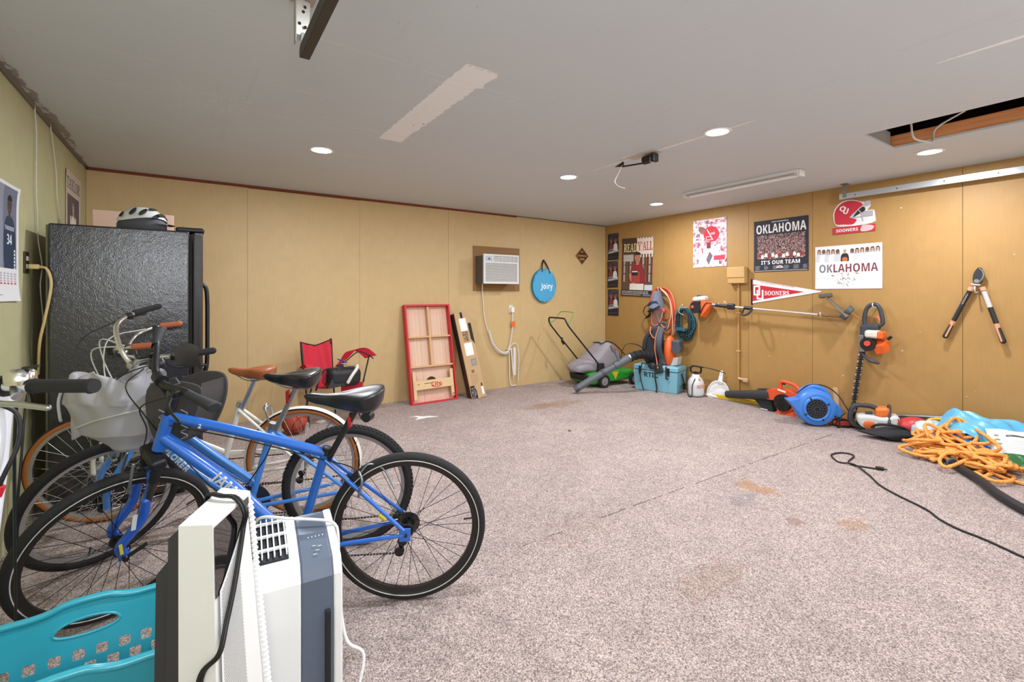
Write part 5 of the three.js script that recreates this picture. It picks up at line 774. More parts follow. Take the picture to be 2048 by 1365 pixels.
// ---------- posters on the right wall ----------
const gameTex = canvas(200, 360, (c, w, h) => {
  c.fillStyle = '#26262c'; c.fillRect(0, 0, w, h); for (let i = 0; i < 260; i++) { c.fillStyle = ['#4a4c55', '#191a20', '#6b6d75', '#8f9097'][i % 4]; c.globalAlpha = 0.5; c.fillRect(rr(0, w), rr(0, 110), rr(3, 18), rr(2, 10)); } c.globalAlpha = 1;
  for (const [x, s, col] of [[60, 60, '#8a2b33'], [140, 72, '#d9d9dc']]) { c.fillStyle = '#9a3a40'; c.beginPath(); c.ellipse(x, 90, s * 0.34, s * 0.36, 0, 0, 7); c.fill(); c.fillStyle = '#cfc9cb'; c.fillRect(x - s * 0.2, 92, s * 0.4, 8); person(c, x, 110, s, { shirt: col, hair: '#8a2b33' }); }
  c.fillStyle = '#1d1e22'; c.fillRect(0, 232, w, 128); c.save(); c.translate(100, 236); c.rotate(-0.12); c.fillStyle = '#bfc0c6'; for (let i = 0; i < 12; i++) c.fillRect(-80 + i * 13, -30, 9, 12); F(c, 'CHAMPIONS', 'bold 44px sans-serif', 0, 10, '#eeeeee', 'center', 190); c.restore(); c.fillStyle = '#3b3f45'; c.fillRect(0, 318, w, 10);
});
[[2.22, 'small dark football poster, topmost of the three in the corner', 0.0], [1.745, 'small dark football poster, middle of the three in the corner', 0.012], [1.26, 'small dark football poster, lowest of the three in the corner', 0]].forEach(([y, l, tl], i) => poster('small_poster', l, 'right', [-5.716 - (i === 1 ? 0.012 : 0), y], 0.25, 0.455, gameTex, 0.006, tl));
poster('reading_poster', 'large poster of a smiling man in a red polo shirt holding a book', 'right', [-5.195, 1.845], 0.645, 0.955, canvas(400, 600, (c, w, h) => {
  c.fillStyle = '#5b4638'; c.fillRect(0, 0, w, h); for (let i = 0; i < 90; i++) { c.fillStyle = ['#3b2a22', '#7d3a30', '#c9c2b6', '#8b7a68', '#2f3a4c', '#a5522e'][i % 6]; const r = Math.floor(i / 30); c.fillRect((i % 30) * 13.5, 190 + r * 90 + rr(0, 8), 11, 78); }
  c.fillStyle = '#4a362b'; c.fillRect(0, 0, 190, 160); c.fillStyle = '#e9e4da'; for (let i = 0; i < 6; i++) c.fillRect(200 + i * 36, 0, 16, 200); c.fillStyle = '#b9b3a8'; c.fillRect(20, 170, 130, 70);
  c.fillStyle = '#e6d2c6'; c.fillRect(196, 8, 204, 160); F(c, 'READ', 'bold 118px serif', 110, 100, '#e6d79a', 'center', 180); F(c, "Y'ALL", 'bold 120px serif', 300, 90, '#a23a2a', 'center', 190);
  person(c, 205, 200, 190, { shirt: '#8e2c33', skin: '#bd8069', hair: '#33241d' }); c.fillStyle = '#bd8069'; c.beginPath(); c.ellipse(140, 420, 30, 66, -0.5, 0, 7); c.fill(); c.fillStyle = '#a8433c'; c.fillRect(130, 350, 110, 110); c.fillStyle = '#22201f'; c.fillRect(132, 352, 80, 34); c.fillStyle = '#efeae2'; c.fillRect(135, 342, 74, 10); c.fillStyle = '#e4ddcf'; c.fillRect(110, 470, 180, 70); c.fillStyle = '#cdd2da'; c.fillRect(300, 480, 100, 60);
  c.fillStyle = '#29211d'; c.fillRect(0, 535, w, 65); for (const y of [550, 566, 584]) F(c, 'The Great Oklahoma Library Association says read', 'bold 14px sans-serif', 12, y, '#e8e4dc', 'left', y > 580 ? 250 : 370); c.fillStyle = '#5c6f9c'; c.fillRect(285, 574, 100, 20);
}), 0.012, -0.035);
poster('football_poster', 'bright white and red poster of a football player in a red helmet', 'right', [-3.895, 2.12], 0.515, 0.67, canvas(400, 520, (c, w, h) => {
  c.fillStyle = '#e6d9de'; c.fillRect(0, 0, w, h); for (let i = 0; i < 420; i++) { c.fillStyle = ['#f6f1f3', '#d9405a', '#b98a98', '#ffffff', '#8a5a6a', '#e88ca0', '#5a3b44'][Math.floor(rnd() * 7)]; c.globalAlpha = 0.55; c.beginPath(); c.ellipse(rr(0, w), rr(0, h), rr(4, 26), rr(4, 20), rr(0, 3), 0, 7); c.fill(); } c.globalAlpha = 1;
  c.fillStyle = '#f3eef0'; c.fillRect(70, 300, 240, 210); c.fillStyle = '#c42234'; c.beginPath(); c.ellipse(220, 165, 96, 84, 0.3, 0, 7); c.fill(); c.strokeStyle = '#efe9ea'; c.lineWidth = 10; c.beginPath(); c.moveTo(170, 110); c.lineTo(240, 230); c.stroke(); c.lineWidth = 5; c.strokeRect(160, 190, 60, 36); F(c, 'OU', 'bold 34px serif', 240, 160, '#f5f0f0'); c.fillStyle = '#8a5d4a'; c.beginPath(); c.ellipse(110, 110, 46, 34, 0.4, 0, 7); c.fill();
  c.fillStyle = '#7a2634'; c.fillRect(165, 250, 50, 70); c.fillStyle = '#6e5f6a'; c.beginPath(); c.moveTo(200, 350); c.lineTo(240, 400); c.lineTo(190, 500); c.lineTo(160, 440); c.fill(); c.fillStyle = '#d23a52'; c.fillRect(250, 400, 130, 50); F(c, '1', 'bold 80px sans-serif', 110, 340, '#c42234');
}));
poster('team_poster', 'dark navy team poster with a crowd of players between white lettering', 'right', [-2.937, 2.008], 0.65, 0.648, canvas(640, 640, (c, w, h) => {
  c.fillStyle = '#23232f'; c.fillRect(0, 0, w, h); F(c, "MEN'S BASKETBALL", 'bold 22px sans-serif', w / 2, 28, '#e6e6ea', 'center', 480); c.save(); c.scale(1, 1.35); F(c, 'OKLAHOMA', 'bold 112px sans-serif', w / 2, 80, '#ece9e6', 'center', 590); c.restore();
  for (let i = 0; i < 5200; i++) { const y = 180 + Math.pow(rnd(), 0.9) * 300, x = 40 + rnd() * 560; c.fillStyle = ['#8c2f35', '#c98a74', '#e8d8cc', '#5a2024', '#d9b8a0', '#a6454a', '#3a2022', '#f2ece6'][Math.floor(rnd() * 8)]; c.globalAlpha = 0.8; c.fillRect(x, y, rr(3, 9), rr(3, 9)); } c.globalAlpha = 1;
  for (let i = 0; i < 13; i++) person(c, 65 + i * 42, 400 + (i % 2) * 16, 34, { shirt: i % 3 ? '#efe8e0' : '#a02e36', skin: i % 2 ? '#8a5a44' : '#c79a80' });
  c.fillStyle = '#23232f'; c.fillRect(0, 490, w, 150); F(c, "IT'S OUR TEAM", 'bold 66px sans-serif', w / 2, 526, '#f2f0ee', 'center', 570); for (let k = 0; k < 6; k++) for (let r = 0; r < 5; r++) { c.fillStyle = '#9a9aa4'; c.fillRect(20 + k * 108 + (k > 2 ? 20 : 0), 568 + r * 10, rr(30, 66), 4); } c.fillStyle = '#d9c6bd'; c.beginPath(); c.ellipse(315, 600, 44, 34, 0, PI, 0); c.fill(); F(c, 'OU', 'bold 24px serif', 315, 588, '#8c2f35'); c.fillStyle = '#d9d9dc'; c.fillRect(10, 626, w - 20, 5);
}), 0.005);
poster('white_team_poster', 'white poster with a row of women players above red and grey lettering', 'right', [-2.22, 1.704], 0.642, 0.485, canvas(700, 530, (c, w, h) => {
  c.fillStyle = '#e9e8e8'; c.fillRect(0, 0, w, h); for (let i = 0; i < 13; i++) { if (i === 5 || i === 6) continue; person(c, 45 + i * 51, 74 + Math.abs(6 - i) * -2, 86, { shirt: i % 2 ? '#f6f6f6' : '#d4d5da', skin: i % 3 === 1 ? '#7a4f3c' : '#c79f86', hair: ['#3a2418', '#6e4a2c', '#1f1613'][i % 3], long: true }); } person(c, 325, 70, 84, { shirt: '#22222b', skin: '#c79a80', hair: '#c9c4bc' }); c.fillStyle = '#c9703a'; c.beginPath(); c.ellipse(325, 172, 30, 28, 0, 0, 7); c.fill();
  c.fillStyle = '#e9e8e8'; c.fillRect(0, 196, w, 334); F(c, 'OKLAHOMA', 'bold 138px sans-serif', 350, 280, '#7a3540', 'center', 620); F(c, 'OK', 'bold 138px sans-serif', 116, 280, '#7d7d84', 'center', 150); for (let i = 0; i < 60; i++) { c.strokeStyle = ['#8a8078', '#c9a48c', '#5a5450', '#d9cfc6'][i % 4]; c.lineWidth = rr(2, 7); c.beginPath(); const x = 330 + rr(-90, 90), y = rr(330, 480); c.moveTo(x, y); c.lineTo(x + rr(-36, 36), y + rr(-30, 40)); c.stroke(); } for (const [x, y] of [[195, 368], [450, 346]]) { c.fillStyle = '#b9856a'; c.beginPath(); c.ellipse(x, y, 18, 9, 0.3, 0, 7); c.fill(); } c.strokeStyle = '#c4c3c6'; c.lineWidth = 2; c.strokeRect(4, 396, w - 8, 2);
}));
{
  const t = thing('helmet_sign', 'cut-out cardboard sign of a red football helmet with a red base', 'sign', [XR, 2.245, -2.16], [0, -PI / 2, 0]);
  const red = M('#c22536', 0.5), wh = M('#e6e3e2', 0.5), gy = M('#b3b0b4', 0.5);
  part(t, 'board', ext([...smoothShape([[-0.195, 0.02], [-0.185, 0.1], [-0.11, 0.185], [0.0, 0.19], [0.09, 0.15], [0.15, 0.145], [0.155, 0.1], [0.13, 0.06], [0.185, 0.055], [0.2, -0.02], [0.2, -0.07], [-0.12, -0.09], [-0.17, -0.07]], 60)], 0.006, { p: [0, 0, 0.004] }), wh);
  part(t, 'helmet_shell', ext(smoothShape([[-0.182, 0.02], [-0.17, 0.1], [-0.1, 0.172], [0.0, 0.178], [0.08, 0.14], [0.085, 0.09], [0.02, 0.06], [-0.03, 0.0], [0.03, -0.03], [0.0, -0.075], [-0.1, -0.07], [-0.165, -0.06]], 60), 0.004, { p: [0, 0, 0.008] }), red);
  part(t, 'face_mask', [tube([[-0.03, 0.0, 0.011], [0.05, 0.08, 0.011], [0.1, 0.12, 0.011]], 0.006), tube([[-0.02, -0.005, 0.011], [0.1, -0.005, 0.011], [0.17, 0.0, 0.011]], 0.005), tube([[0.05, 0.07, 0.011], [0.08, 0.02, 0.011], [0.09, -0.05, 0.011]], 0.005), box(0.1, 0.06, 0.002, [0.13, 0.02, 0.009])], gy);
  part(t, 'visor_shadow_print', ext(smoothShape([[0.0, 0.0], [0.04, 0.06], [0.1, 0.1], [0.11, 0.06], [0.06, 0.03]], 30), 0.002, { p: [0, 0, 0.0095] }), M('#2b2428', 0.6));
  part(t, 'ball_print', ext(smoothShape([[0.09, 0.12], [0.12, 0.155], [0.16, 0.15], [0.15, 0.11], [0.12, 0.1]], 24), 0.003, { p: [0, 0, 0.009] }), gy);
  part(t, 'emblem', [T(tor(0.026, 0.009, [-0.1, 0.105, 0.011], [0, 0, 0.3], 6, 4), [0, 0, 0], [0, 0, 0]), text('U', 0.062, 0.003, [-0.07, 0.075, 0.0115], [1, -0.25, 0], [0.25, 1, 0])], wh, 'white interlocking OU letters');
  part(t, 'base_strip', box(0.4, 0.075, 0.005, [0.0, -0.135, 0.006], [0, 0, 0.01]), red); part(t, 'base_text', text('SOONERS', 0.034, 0.003, [-0.06, -0.135, 0.0095], [1, 0.01, 0], [0, 1, 0]), wh); part(t, 'base_emblem', ext(smoothShape([[0.07, -0.16], [0.085, -0.1], [0.14, -0.1], [0.19, -0.12], [0.17, -0.155]], 24), 0.002, { p: [0, 0, 0.0095] }), M('#e0b8bc', 0.5));
}
{
  const t = thing('pennant', 'red and white triangular pennant with OU lettering on the brown wall', 'pennant', [XR, 1.436, -3.278], [0, -PI / 2, 0]), L = 0.8, h = 0.152;
  const tex = canvas(800, 320, (c, w, H2) => {
    c.fillStyle = '#e9e6e6'; c.fillRect(0, 0, w, H2); c.fillStyle = '#c22a38'; c.beginPath(); c.moveTo(0, 62); c.lineTo(620, 168); c.lineTo(0, 292); c.fill(); c.save(); c.translate(340, 82); c.rotate(0.175); F(c, '• THE UNIVERSITY OF OKLAHOMA', 'bold 28px sans-serif', -50, -4, '#b98a92', 'center', 480); c.restore(); F(c, 'SOONERS', 'bold 78px serif', 302, 184, '#f5f2f0', 'center', 300);
    c.strokeStyle = '#f5f2f0'; c.lineJoin = 'miter'; c.lineWidth = 20; c.strokeRect(22, 90, 64, 112); c.beginPath(); c.moveTo(62, 140); c.lineTo(62, 256); c.lineTo(128, 256); c.lineTo(128, 140); c.stroke(); c.strokeStyle = '#c22a38'; c.lineWidth = 3; c.strokeRect(34, 102, 40, 88); c.beginPath(); c.moveTo(74, 140); c.lineTo(74, 244); c.lineTo(116, 244); c.lineTo(116, 140); c.stroke();
  });
  const g = ext([[0, -h], [L, -0.01], [L, 0.0], [0, h]], 0.003, { p: [0, 0, 0.006] }), p = g.attributes.position, u = g.attributes.uv; for (let i = 0; i < p.count; i++) u.setXY(i, p.getX(i) / L, p.getY(i) / (2 * h) + 0.5);
  part(t, 'felt', g, M('#ffffff', 0.9, { map: tex })); part(t, 'spine', rb(0.024, 2 * h + 0.03, 0.006, 0.002, [-0.012, -0.006, 0.005]), M('#2b2426', 0.8), 'black felt edge');
}
// ---------- fittings and tools on the right wall: local x runs along the wall, z stands out from it ----------
const onRight = (name, label, cat, y, z, group) => thing(name, label, cat, [XR, y, z], [0, -PI / 2, 0], group);
const mPaint = M('#b98f55', 0.55), mHook = M('#d8d5cf', 0.4);
const hook = (z, y, label) => single('utility_hook', tube([[0, 0, 0.0], [0, -0.004, 0.05], [0, -0.005, 0.1], [0, 0.02, 0.125], [0, 0.045, 0.125]], 0.006, { n: 30 }), mHook, label, 'hook', 'wall hooks', [XR, y, z], [0, -PI / 2, 0]);
{
  const t = onRight('junction_box', 'tan painted junction box with conduit running down the brown wall', 'electrical box', 1.65, -3.462);
  part(t, 'box_body', [rb(0.235, 0.215, 0.085, 0.012, [0, 0, 0.043])], M('#c79f66', 0.5)); part(t, 'lid', rb(0.24, 0.14, 0.02, 0.006, [0, 0.04, 0.085]), M('#caa26a', 0.5));
  part(t, 'conduit', [bar([-0.0, -0.1, 0.02], [0.0, -1.58, 0.02], 0.014), bar([-0.02, -0.1, 0.02], [0.02, -0.11, 0.02], 0.02)], M('#b98a4e', 0.5)); part(t, 'branch', [bar([0, -1.36, 0.02], [0.13, -1.375, 0.05], 0.018), rb(0.06, 0.05, 0.05, 0.012, [0.11, -1.37, 0.045])], M('#c9ab84', 0.6));
  for (const y of [-0.5, -1.0]) part(t, 'clip', rb(0.05, 0.02, 0.03, 0.004, [0, y, 0.02]), M('#c9a46a', 0.5));
}
hook(-4.68, 1.46, 'white hook holding the orange cord near the corner'); hook(-4.25, 1.21, 'white hook holding the coiled green cord'); hook(-3.68, 1.235, 'white hook under the string trimmer beside its grip'); hook(-2.44, 1.15, 'white hook under the string trimmer shaft near its head'); hook(-1.945, 1.26, 'white hook holding the hedge trimmer'); hook(-1.17, 1.42, 'white hook holding the loppers');
{
  const t = onRight('looped_cable', 'orange and peach extension cord looped on a hook near the corner', 'cord', 1.48, -4.68), loops = [];
  for (let i = 0; i < 7; i++) { const w = 0.1 + 0.025 * i, d = 0.46 + 0.06 * i, x = 0.06 + rr(-0.03, 0.05), z = 0.04 + i * 0.008; loops.push([tube([[0, 0.01 + i * 0.003, z], [w * 0.7 + x * 0.4, -0.06, z], [w + x * 0.5, -d * 0.45, z], [w * 0.6 + x, -d * 0.9, z], [x * 0.6, -d, z], [-w * 0.5 + x * 0.3, -d * 0.8, z], [-w * 0.8, -d * 0.4, z], [-w * 0.55, -0.07, z]], 0.0085, { closed: true, n: 80 }), i]); }
  part(t, 'cord', loops.filter((l) => l[1] % 3 !== 2).map((l) => l[0]), M('#dd5a3c', 0.55), 'red-orange strands'); part(t, 'cord', [...loops.filter((l) => l[1] % 3 === 2).map((l) => l[0]), tube([[0.02, 0.02, 0.1], [0.16, -0.1, 0.1], [0.22, -0.35, 0.1], [0.17, -0.56, 0.1], [0.12, -0.66, 0.09]], 0.0085), tube([[0.03, 0.015, 0.11], [0.2, -0.16, 0.11], [0.25, -0.42, 0.11], [0.24, -0.65, 0.1], [0.18, -0.82, 0.09]], 0.0085)], M('#e2a988', 0.55), 'peach strands');
  part(t, 'plug', [bar([-0.16, -0.4, 0.12], [-0.22, -0.44, 0.12], 0.018), bar([-0.22, -0.44, 0.12], [-0.245, -0.455, 0.12], 0.008)], mBlack); part(t, 'black_lead', tube([[-0.14, -0.24, 0.11], [-0.24, -0.27, 0.12], [-0.28, -0.36, 0.12], [-0.22, -0.44, 0.12]], 0.007), mBlack);
}
{
  const t = onRight('face_shield', 'grey cap and clear face shield hanging over the orange cord', 'face shield', 1.46, -4.68);
  part(t, 'cap', grid(30, 20, (u, v) => { const a = (u - 0.5) * PI * 1.1, w = 0.02 + 0.1 * Math.pow(1 - v, 0.7), d = 0.08 + 0.09 * (1 - v); return [w * Math.sin(a) - 0.03 + 0.02 * v, -0.29 + v * 0.28 - 0.045 * (1 - v) * Math.cos(a) * -1 * 0.4, 0.12 + d * Math.cos(a) - 0.02]; }), dbl(M('#6a7080', 0.75)));
  part(t, 'cap_peak', hull([[-0.12, -0.3, 0.14], [0.07, -0.24, 0.16], [-0.02, -0.17, 0.28], [-0.1, -0.22, 0.25], [0.05, -0.16, 0.22], [-0.05, -0.31, 0.22]]), M('#3c4250', 0.7)); part(t, 'cap_band', tube([[-0.13, -0.3, 0.14], [-0.08, -0.32, 0.25], [0.02, -0.29, 0.27], [0.08, -0.24, 0.19]], 0.012), mBlackMatte);
  part(t, 'visor', grid(20, 12, (u, v) => { const a = (u - 0.5) * 2.6, k = 1 - 0.45 * Math.pow(1 - v, 2); return [0.005 + 0.11 * k * Math.sin(a), -0.53 + 0.24 * v, 0.13 + 0.1 * Math.cos(a)]; }), dbl(M('#f0f0f0', 0.06, { transmission: 0.93, thickness: 0 })));
  part(t, 'visor_rim', tube([[-0.105, -0.3, 0.15], [-0.09, -0.42, 0.17], [-0.05, -0.51, 0.2], [0.01, -0.53, 0.22], [0.07, -0.5, 0.2], [0.105, -0.4, 0.17], [0.11, -0.3, 0.15]], 0.005, { n: 40 }), M('#b9b2ae', 0.4)); part(t, 'ear_muff', [sph(0.045, [-0.125, -0.33, 0.13], [0.6, 1, 1], 16)], mBlack); part(t, 'ear_muff', [sph(0.045, [0.11, -0.31, 0.12], [0.6, 1, 1], 16)], M('#d8492c', 0.5));
  part(t, 'lanyard', [tube([[-0.1, -0.45, 0.13], [-0.08, -0.6, 0.12], [-0.03, -0.72, 0.12], [0.0, -0.6, 0.12]], 0.012)], M('#d9572a', 0.6)); part(t, 'bottle_cap', [cyl(0.03, 0.03, 0.05, [0.03, -0.6, 0.12]), ], mWhitePl);
}
{
  const t = onRight('coiled_cord', 'coiled dark teal and green cord hanging between the orange cord and string trimmer', 'cord', 1.2, -4.25), A = [], B = [], C = [];
  for (let i = 0; i < 36; i++) { const rx = rr(0.08, 0.17), ry = rr(0.15, 0.235), cy = -0.02 - ry + rr(-0.02, 0.02), ph = rr(-0.25, 0.25), z = 0.03 + rr(0, 0.075), p = []; for (let k = 0; k < 12; k++) { const a = k / 12 * 2 * PI, x = rx * Math.sin(a), y = ry * Math.cos(a); p.push([x * Math.cos(ph) - y * Math.sin(ph) * 0.5 + rr(-0.008, 0.008), cy + y + x * 0.3 * Math.sin(ph), z + rr(-0.008, 0.008)]); } [A, A, B, C][i % 4].push(tube(p, 0.0046, { closed: true, n: 70, m: 6 })); }
  part(t, 'cord', A, M('#1e4654', 0.6), 'dark teal strands'); part(t, 'cord', B, M('#4d7f8c', 0.6), 'pale teal strands'); part(t, 'cord', C, M('#24302a', 0.65), 'black-green strands'); part(t, 'adapter', rb(0.15, 0.05, 0.05, 0.01, [-0.02, -0.31, 0.12]), M('#35626e', 0.5)); part(t, 'tie', tube([[-0.06, 0.02, 0.08], [-0.06, -0.06, 0.12], [0.02, -0.1, 0.12]], 0.008), M('#6f9aa2', 0.5));
}
{
  const t = onRight('string_trimmer', 'orange string trimmer with long silver shaft hung along the brown wall', 'string trimmer', 1.25, -3.92), o = mOrangePl, bk = M('#23252a', 0.45);
  part(t, 'shaft', bar([0.15, 0.005, 0.13], [1.72, -0.1, 0.1], 0.013, 0.013, 14), M('#d2ccc2', 0.3, { metalness: 0.5 })); part(t, 'lower_shaft', bar([1.45, -0.082, 0.105], [1.72, -0.1, 0.1], 0.0135, 0.0135, 14), M('#8a5f3c', 0.5));
  part(t, 'air_filter_cover', T(new RoundedBoxGeometry(0.2, 0.075, 0.12, 4, 0.035), [-0.03, 0.085, 0.13], [0, 0, 0.12]), M('#dcdcd0', 0.4)); part(t, 'filler', rb(0.07, 0.05, 0.08, 0.02, [-0.12, 0.05, 0.13]), o); part(t, 'top_cap', rb(0.1, 0.02, 0.08, 0.008, [-0.02, 0.125, 0.12]), bk);
  part(t, 'starter_housing', [cyl(0.085, 0.075, 0.12, [-0.06, -0.03, 0.15], [PI / 2, 0, 0]), rb(0.13, 0.07, 0.1, 0.02, [-0.02, 0.03, 0.12])], bk); part(t, 'primer_bulb', sph(0.024, [-0.1, -0.03, 0.212], 1, 16), M('#d94a40', 0.4));
  part(t, 'engine_cover', hull([[0.02, -0.16, 0.05], [0.02, -0.16, 0.2], [0.0, 0.06, 0.05], [0.02, 0.07, 0.2], [0.09, 0.05, 0.19], [0.1, 0.05, 0.07], [0.14, 0.01, 0.1], [0.14, 0.0, 0.17], [0.05, -0.17, 0.12], [0.09, -0.08, 0.2], [0.09, -0.08, 0.06]]), o); part(t, 'cover_line', tube([[0.02, -0.11, 0.205], [0.06, -0.03, 0.208], [0.1, 0.03, 0.195], [0.15, 0.03, 0.15]], 0.006), mBlack);
  part(t, 'collar', bar([0.14, 0.008, 0.132], [0.2, 0.003, 0.13], 0.022), mAlu); part(t, 'rear_grip', [bar([0.2, 0.002, 0.13], [0.38, -0.012, 0.127], 0.022, 0.024), rb(0.11, 0.08, 0.06, 0.025, [0.42, -0.012, 0.127])], bk); part(t, 'trigger', hull([[0.32, 0.03, 0.12], [0.36, 0.01, 0.12], [0.34, 0.06, 0.12], [0.31, 0.055, 0.13], [0.34, 0.03, 0.14]]), M('#e08a6a', 0.5));
  part(t, 'loop_handle', [tube([[0.6, -0.02, 0.125], [0.6, -0.06, 0.16], [0.61, -0.1, 0.2], [0.64, -0.115, 0.21], [0.68, -0.1, 0.19], [0.7, -0.06, 0.15], [0.7, -0.03, 0.125]], 0.013, { n: 40 }), bar([0.6, -0.022, 0.125], [0.7, -0.03, 0.123], 0.024)], bk);
  part(t, 'guard', grid(16, 10, (u, v) => { const a = -0.35 + 0.75 * v; return [1.5 + 0.26 * u + 0.02 * Math.sin(v * 3), 0.15 - 0.26 * u + 0.03 * Math.cos(a * 3) * u, 0.1 + (v - 0.5) * 0.2 * (0.35 + 0.65 * u) + 0.04 * Math.sin(v * PI)]; }), dbl(M('#6d6352', 0.8))); part(t, 'guard_tip', rb(0.12, 0.05, 0.08, 0.015, [1.53, 0.135, 0.11], [0, 0, 0.15]), M('#635a4c', 0.8));
  part(t, 'cutting_head', [cyl(0.06, 0.05, 0.05, [1.76, -0.03, 0.12], [0.3, 0, 0.9], 24), cyl(0.035, 0.05, 0.04, [1.735, -0.06, 0.12], [0.3, 0, 0.9], 20), cyl(0.03, 0.03, 0.06, [1.71, -0.095, 0.11], [0, 0, 0.9], 16)], M('#4f545c', 0.5)); part(t, 'line', bar([1.8, -0.05, 0.14], [1.86, -0.1, 0.15], 0.0025), M('#e07830', 0.5));
}
{
  const t = onRight('hedge_trimmer', 'orange and black hedge trimmer hanging blade down on the brown wall', 'hedge trimmer', 1.08, -1.95), bk = M('#3a3d45', 0.5), o = mOrangePl;
  part(t, 'rear_handle', tube([[-0.075, 0.05, 0.1], [-0.06, 0.15, 0.1], [-0.03, 0.2, 0.1], [0.02, 0.215, 0.1], [0.06, 0.17, 0.1], [0.085, 0.05, 0.1], [0.07, 0.0, 0.1], [0.0, -0.02, 0.1], [-0.06, -0.01, 0.1]], 0.02, { closed: true, n: 60, m: 10 }), bk); part(t, 'trigger', hull([[0.03, 0.05, 0.09], [0.06, 0.04, 0.11], [0.065, 0.1, 0.1], [0.04, 0.08, 0.11], [0.02, 0.08, 0.1]]), M('#e27050', 0.5));
  part(t, 'gear_case', [rb(0.09, 0.26, 0.1, 0.025, [-0.06, -0.13, 0.1]), rb(0.12, 0.06, 0.1, 0.02, [0.0, -0.02, 0.1])], bk); part(t, 'metal_plate', [rb(0.05, 0.1, 0.02, 0.006, [-0.085, -0.16, 0.155]), rb(0.05, 0.08, 0.08, 0.01, [-0.085, -0.25, 0.11])], mAlu);
  part(t, 'air_filter_cover', rb(0.13, 0.085, 0.12, 0.03, [0.02, -0.095, 0.15], undefined, 4), M('#d6d3c4', 0.4)); part(t, 'filler_cover', rb(0.06, 0.08, 0.12, 0.02, [0.09, -0.1, 0.15]), o); part(t, 'starter_housing', [cyl(0.07, 0.06, 0.1, [-0.01, -0.2, 0.16], [PI / 2, 0, 0])], mBlack); part(t, 'starter_knob', cyl(0.028, 0.028, 0.02, [-0.01, -0.19, 0.215], [PI / 2, 0, 0], 16), M('#d8482e', 0.45)); part(t, 'fuel_tank', hull([[0.04, -0.14, 0.09], [0.14, -0.16, 0.1], [0.15, -0.26, 0.12], [0.06, -0.31, 0.12], [0.03, -0.22, 0.2], [0.12, -0.2, 0.21], [0.12, -0.28, 0.18], [0.06, -0.3, 0.18]]), o); part(t, 'spark_cap', bar([0.14, -0.14, 0.14], [0.17, -0.11, 0.14], 0.014), mBlack);
  part(t, 'front_handle', tube([[-0.09, -0.3, 0.08], [-0.06, -0.32, 0.16], [0.02, -0.36, 0.24], [0.08, -0.38, 0.22]], 0.016, { n: 30 }), bk);
  const b = part(t, 'blade', beam([-0.1, -0.28, 0.09], [-0.175, -0.85, 0.09], 0.03, 0.006, V(0, 0, 1)), M('#55544f', 0.4, { metalness: 0.8 }));
  for (let i = 0; i < 22; i++) { const k = i / 22, x = -0.103 - 0.07 * k, y = -0.31 - 0.53 * k; part(b, 'tooth', hull([[x - 0.03, y, 0.087], [x + 0.03, y + 0.004, 0.087], [x - 0.028, y + 0.012, 0.087], [x + 0.028, y + 0.016, 0.093], [x - 0.03, y, 0.093], [x + 0.03, y + 0.004, 0.093]]), i % 3 === 1 ? mSteel : mBlack); }
}
{
  const t = onRight('loppers', 'black and peach long-handled loppers hanging open on the brown wall', 'loppers', 1.5, -1.17), pe = M('#e0a07c', 0.55), bl = M('#232326', 0.45);
  part(t, 'blade', ext(smoothShape([[-0.03, 0.0], [-0.035, 0.08], [0.0, 0.145], [0.02, 0.14], [0.028, 0.08], [0.02, 0.0]], 30), 0.012, { bevel: 0.002, p: [0.01, 0.0, 0.05] }), M('#4a4b50', 0.35, { metalness: 0.7 })); part(t, 'hook_blade', tube([[0.01, 0.0, 0.06], [0.04, 0.05, 0.06], [0.04, 0.1, 0.06], [0.02, 0.13, 0.06]], 0.008), mSteel); part(t, 'pivot', [cyl(0.018, 0.018, 0.03, [0.0, 0.02, 0.055], [PI / 2, 0, 0], 16), bar([-0.04, -0.01, 0.05], [0.02, -0.02, 0.05], 0.012)], mAlu);
  for (const [s, x0, x1, y1] of [[-1, -0.035, -0.175, -0.39], [1, 0.035, 0.135, -0.4]]) {
    const a = V(x0, -0.035, 0.05), b = V(x1, y1, 0.05), d = b.clone().sub(a).normalize(), L = (k) => a.clone().addScaledVector(d, k).toArray();
    part(t, 'ferrule', bar(L(0), L(0.035), 0.022), pe); part(t, 'handle_tube', bar(L(0.03), L(0.36), 0.0185, 0.0185, 16), bl); part(t, 'grip_collar', bar(L(0.34), L(0.38), 0.022, 0.018), pe); part(t, 'grip', [bar(L(0.37), L(0.5), 0.017, 0.022, 16), sph(0.0222, L(0.5), 1, 14)], bl); part(t, 'grip_inlay', tube([L(0.38), L(0.44), L(0.5)].map((p) => [p[0] - s * 0.006, p[1], p[2] + 0.017]), 0.008), pe);
    if (s > 0) part(t, 'label_print', [bar(L(0.04), L(0.19), 0.0192, 0.0192, 16)], M('#c9c6c0', 0.6), 'white printed label'); else part(t, 'lettering', tube([...Array(11)].map((_, i) => { const q = L(0.07 + i * 0.01); return [q[0] + (i % 2 ? 0.005 : -0.005), q[1], q[2] + 0.018]; }), 0.0018), M('#bfbdb8', 0.6), 'pale lettering');
  }
}
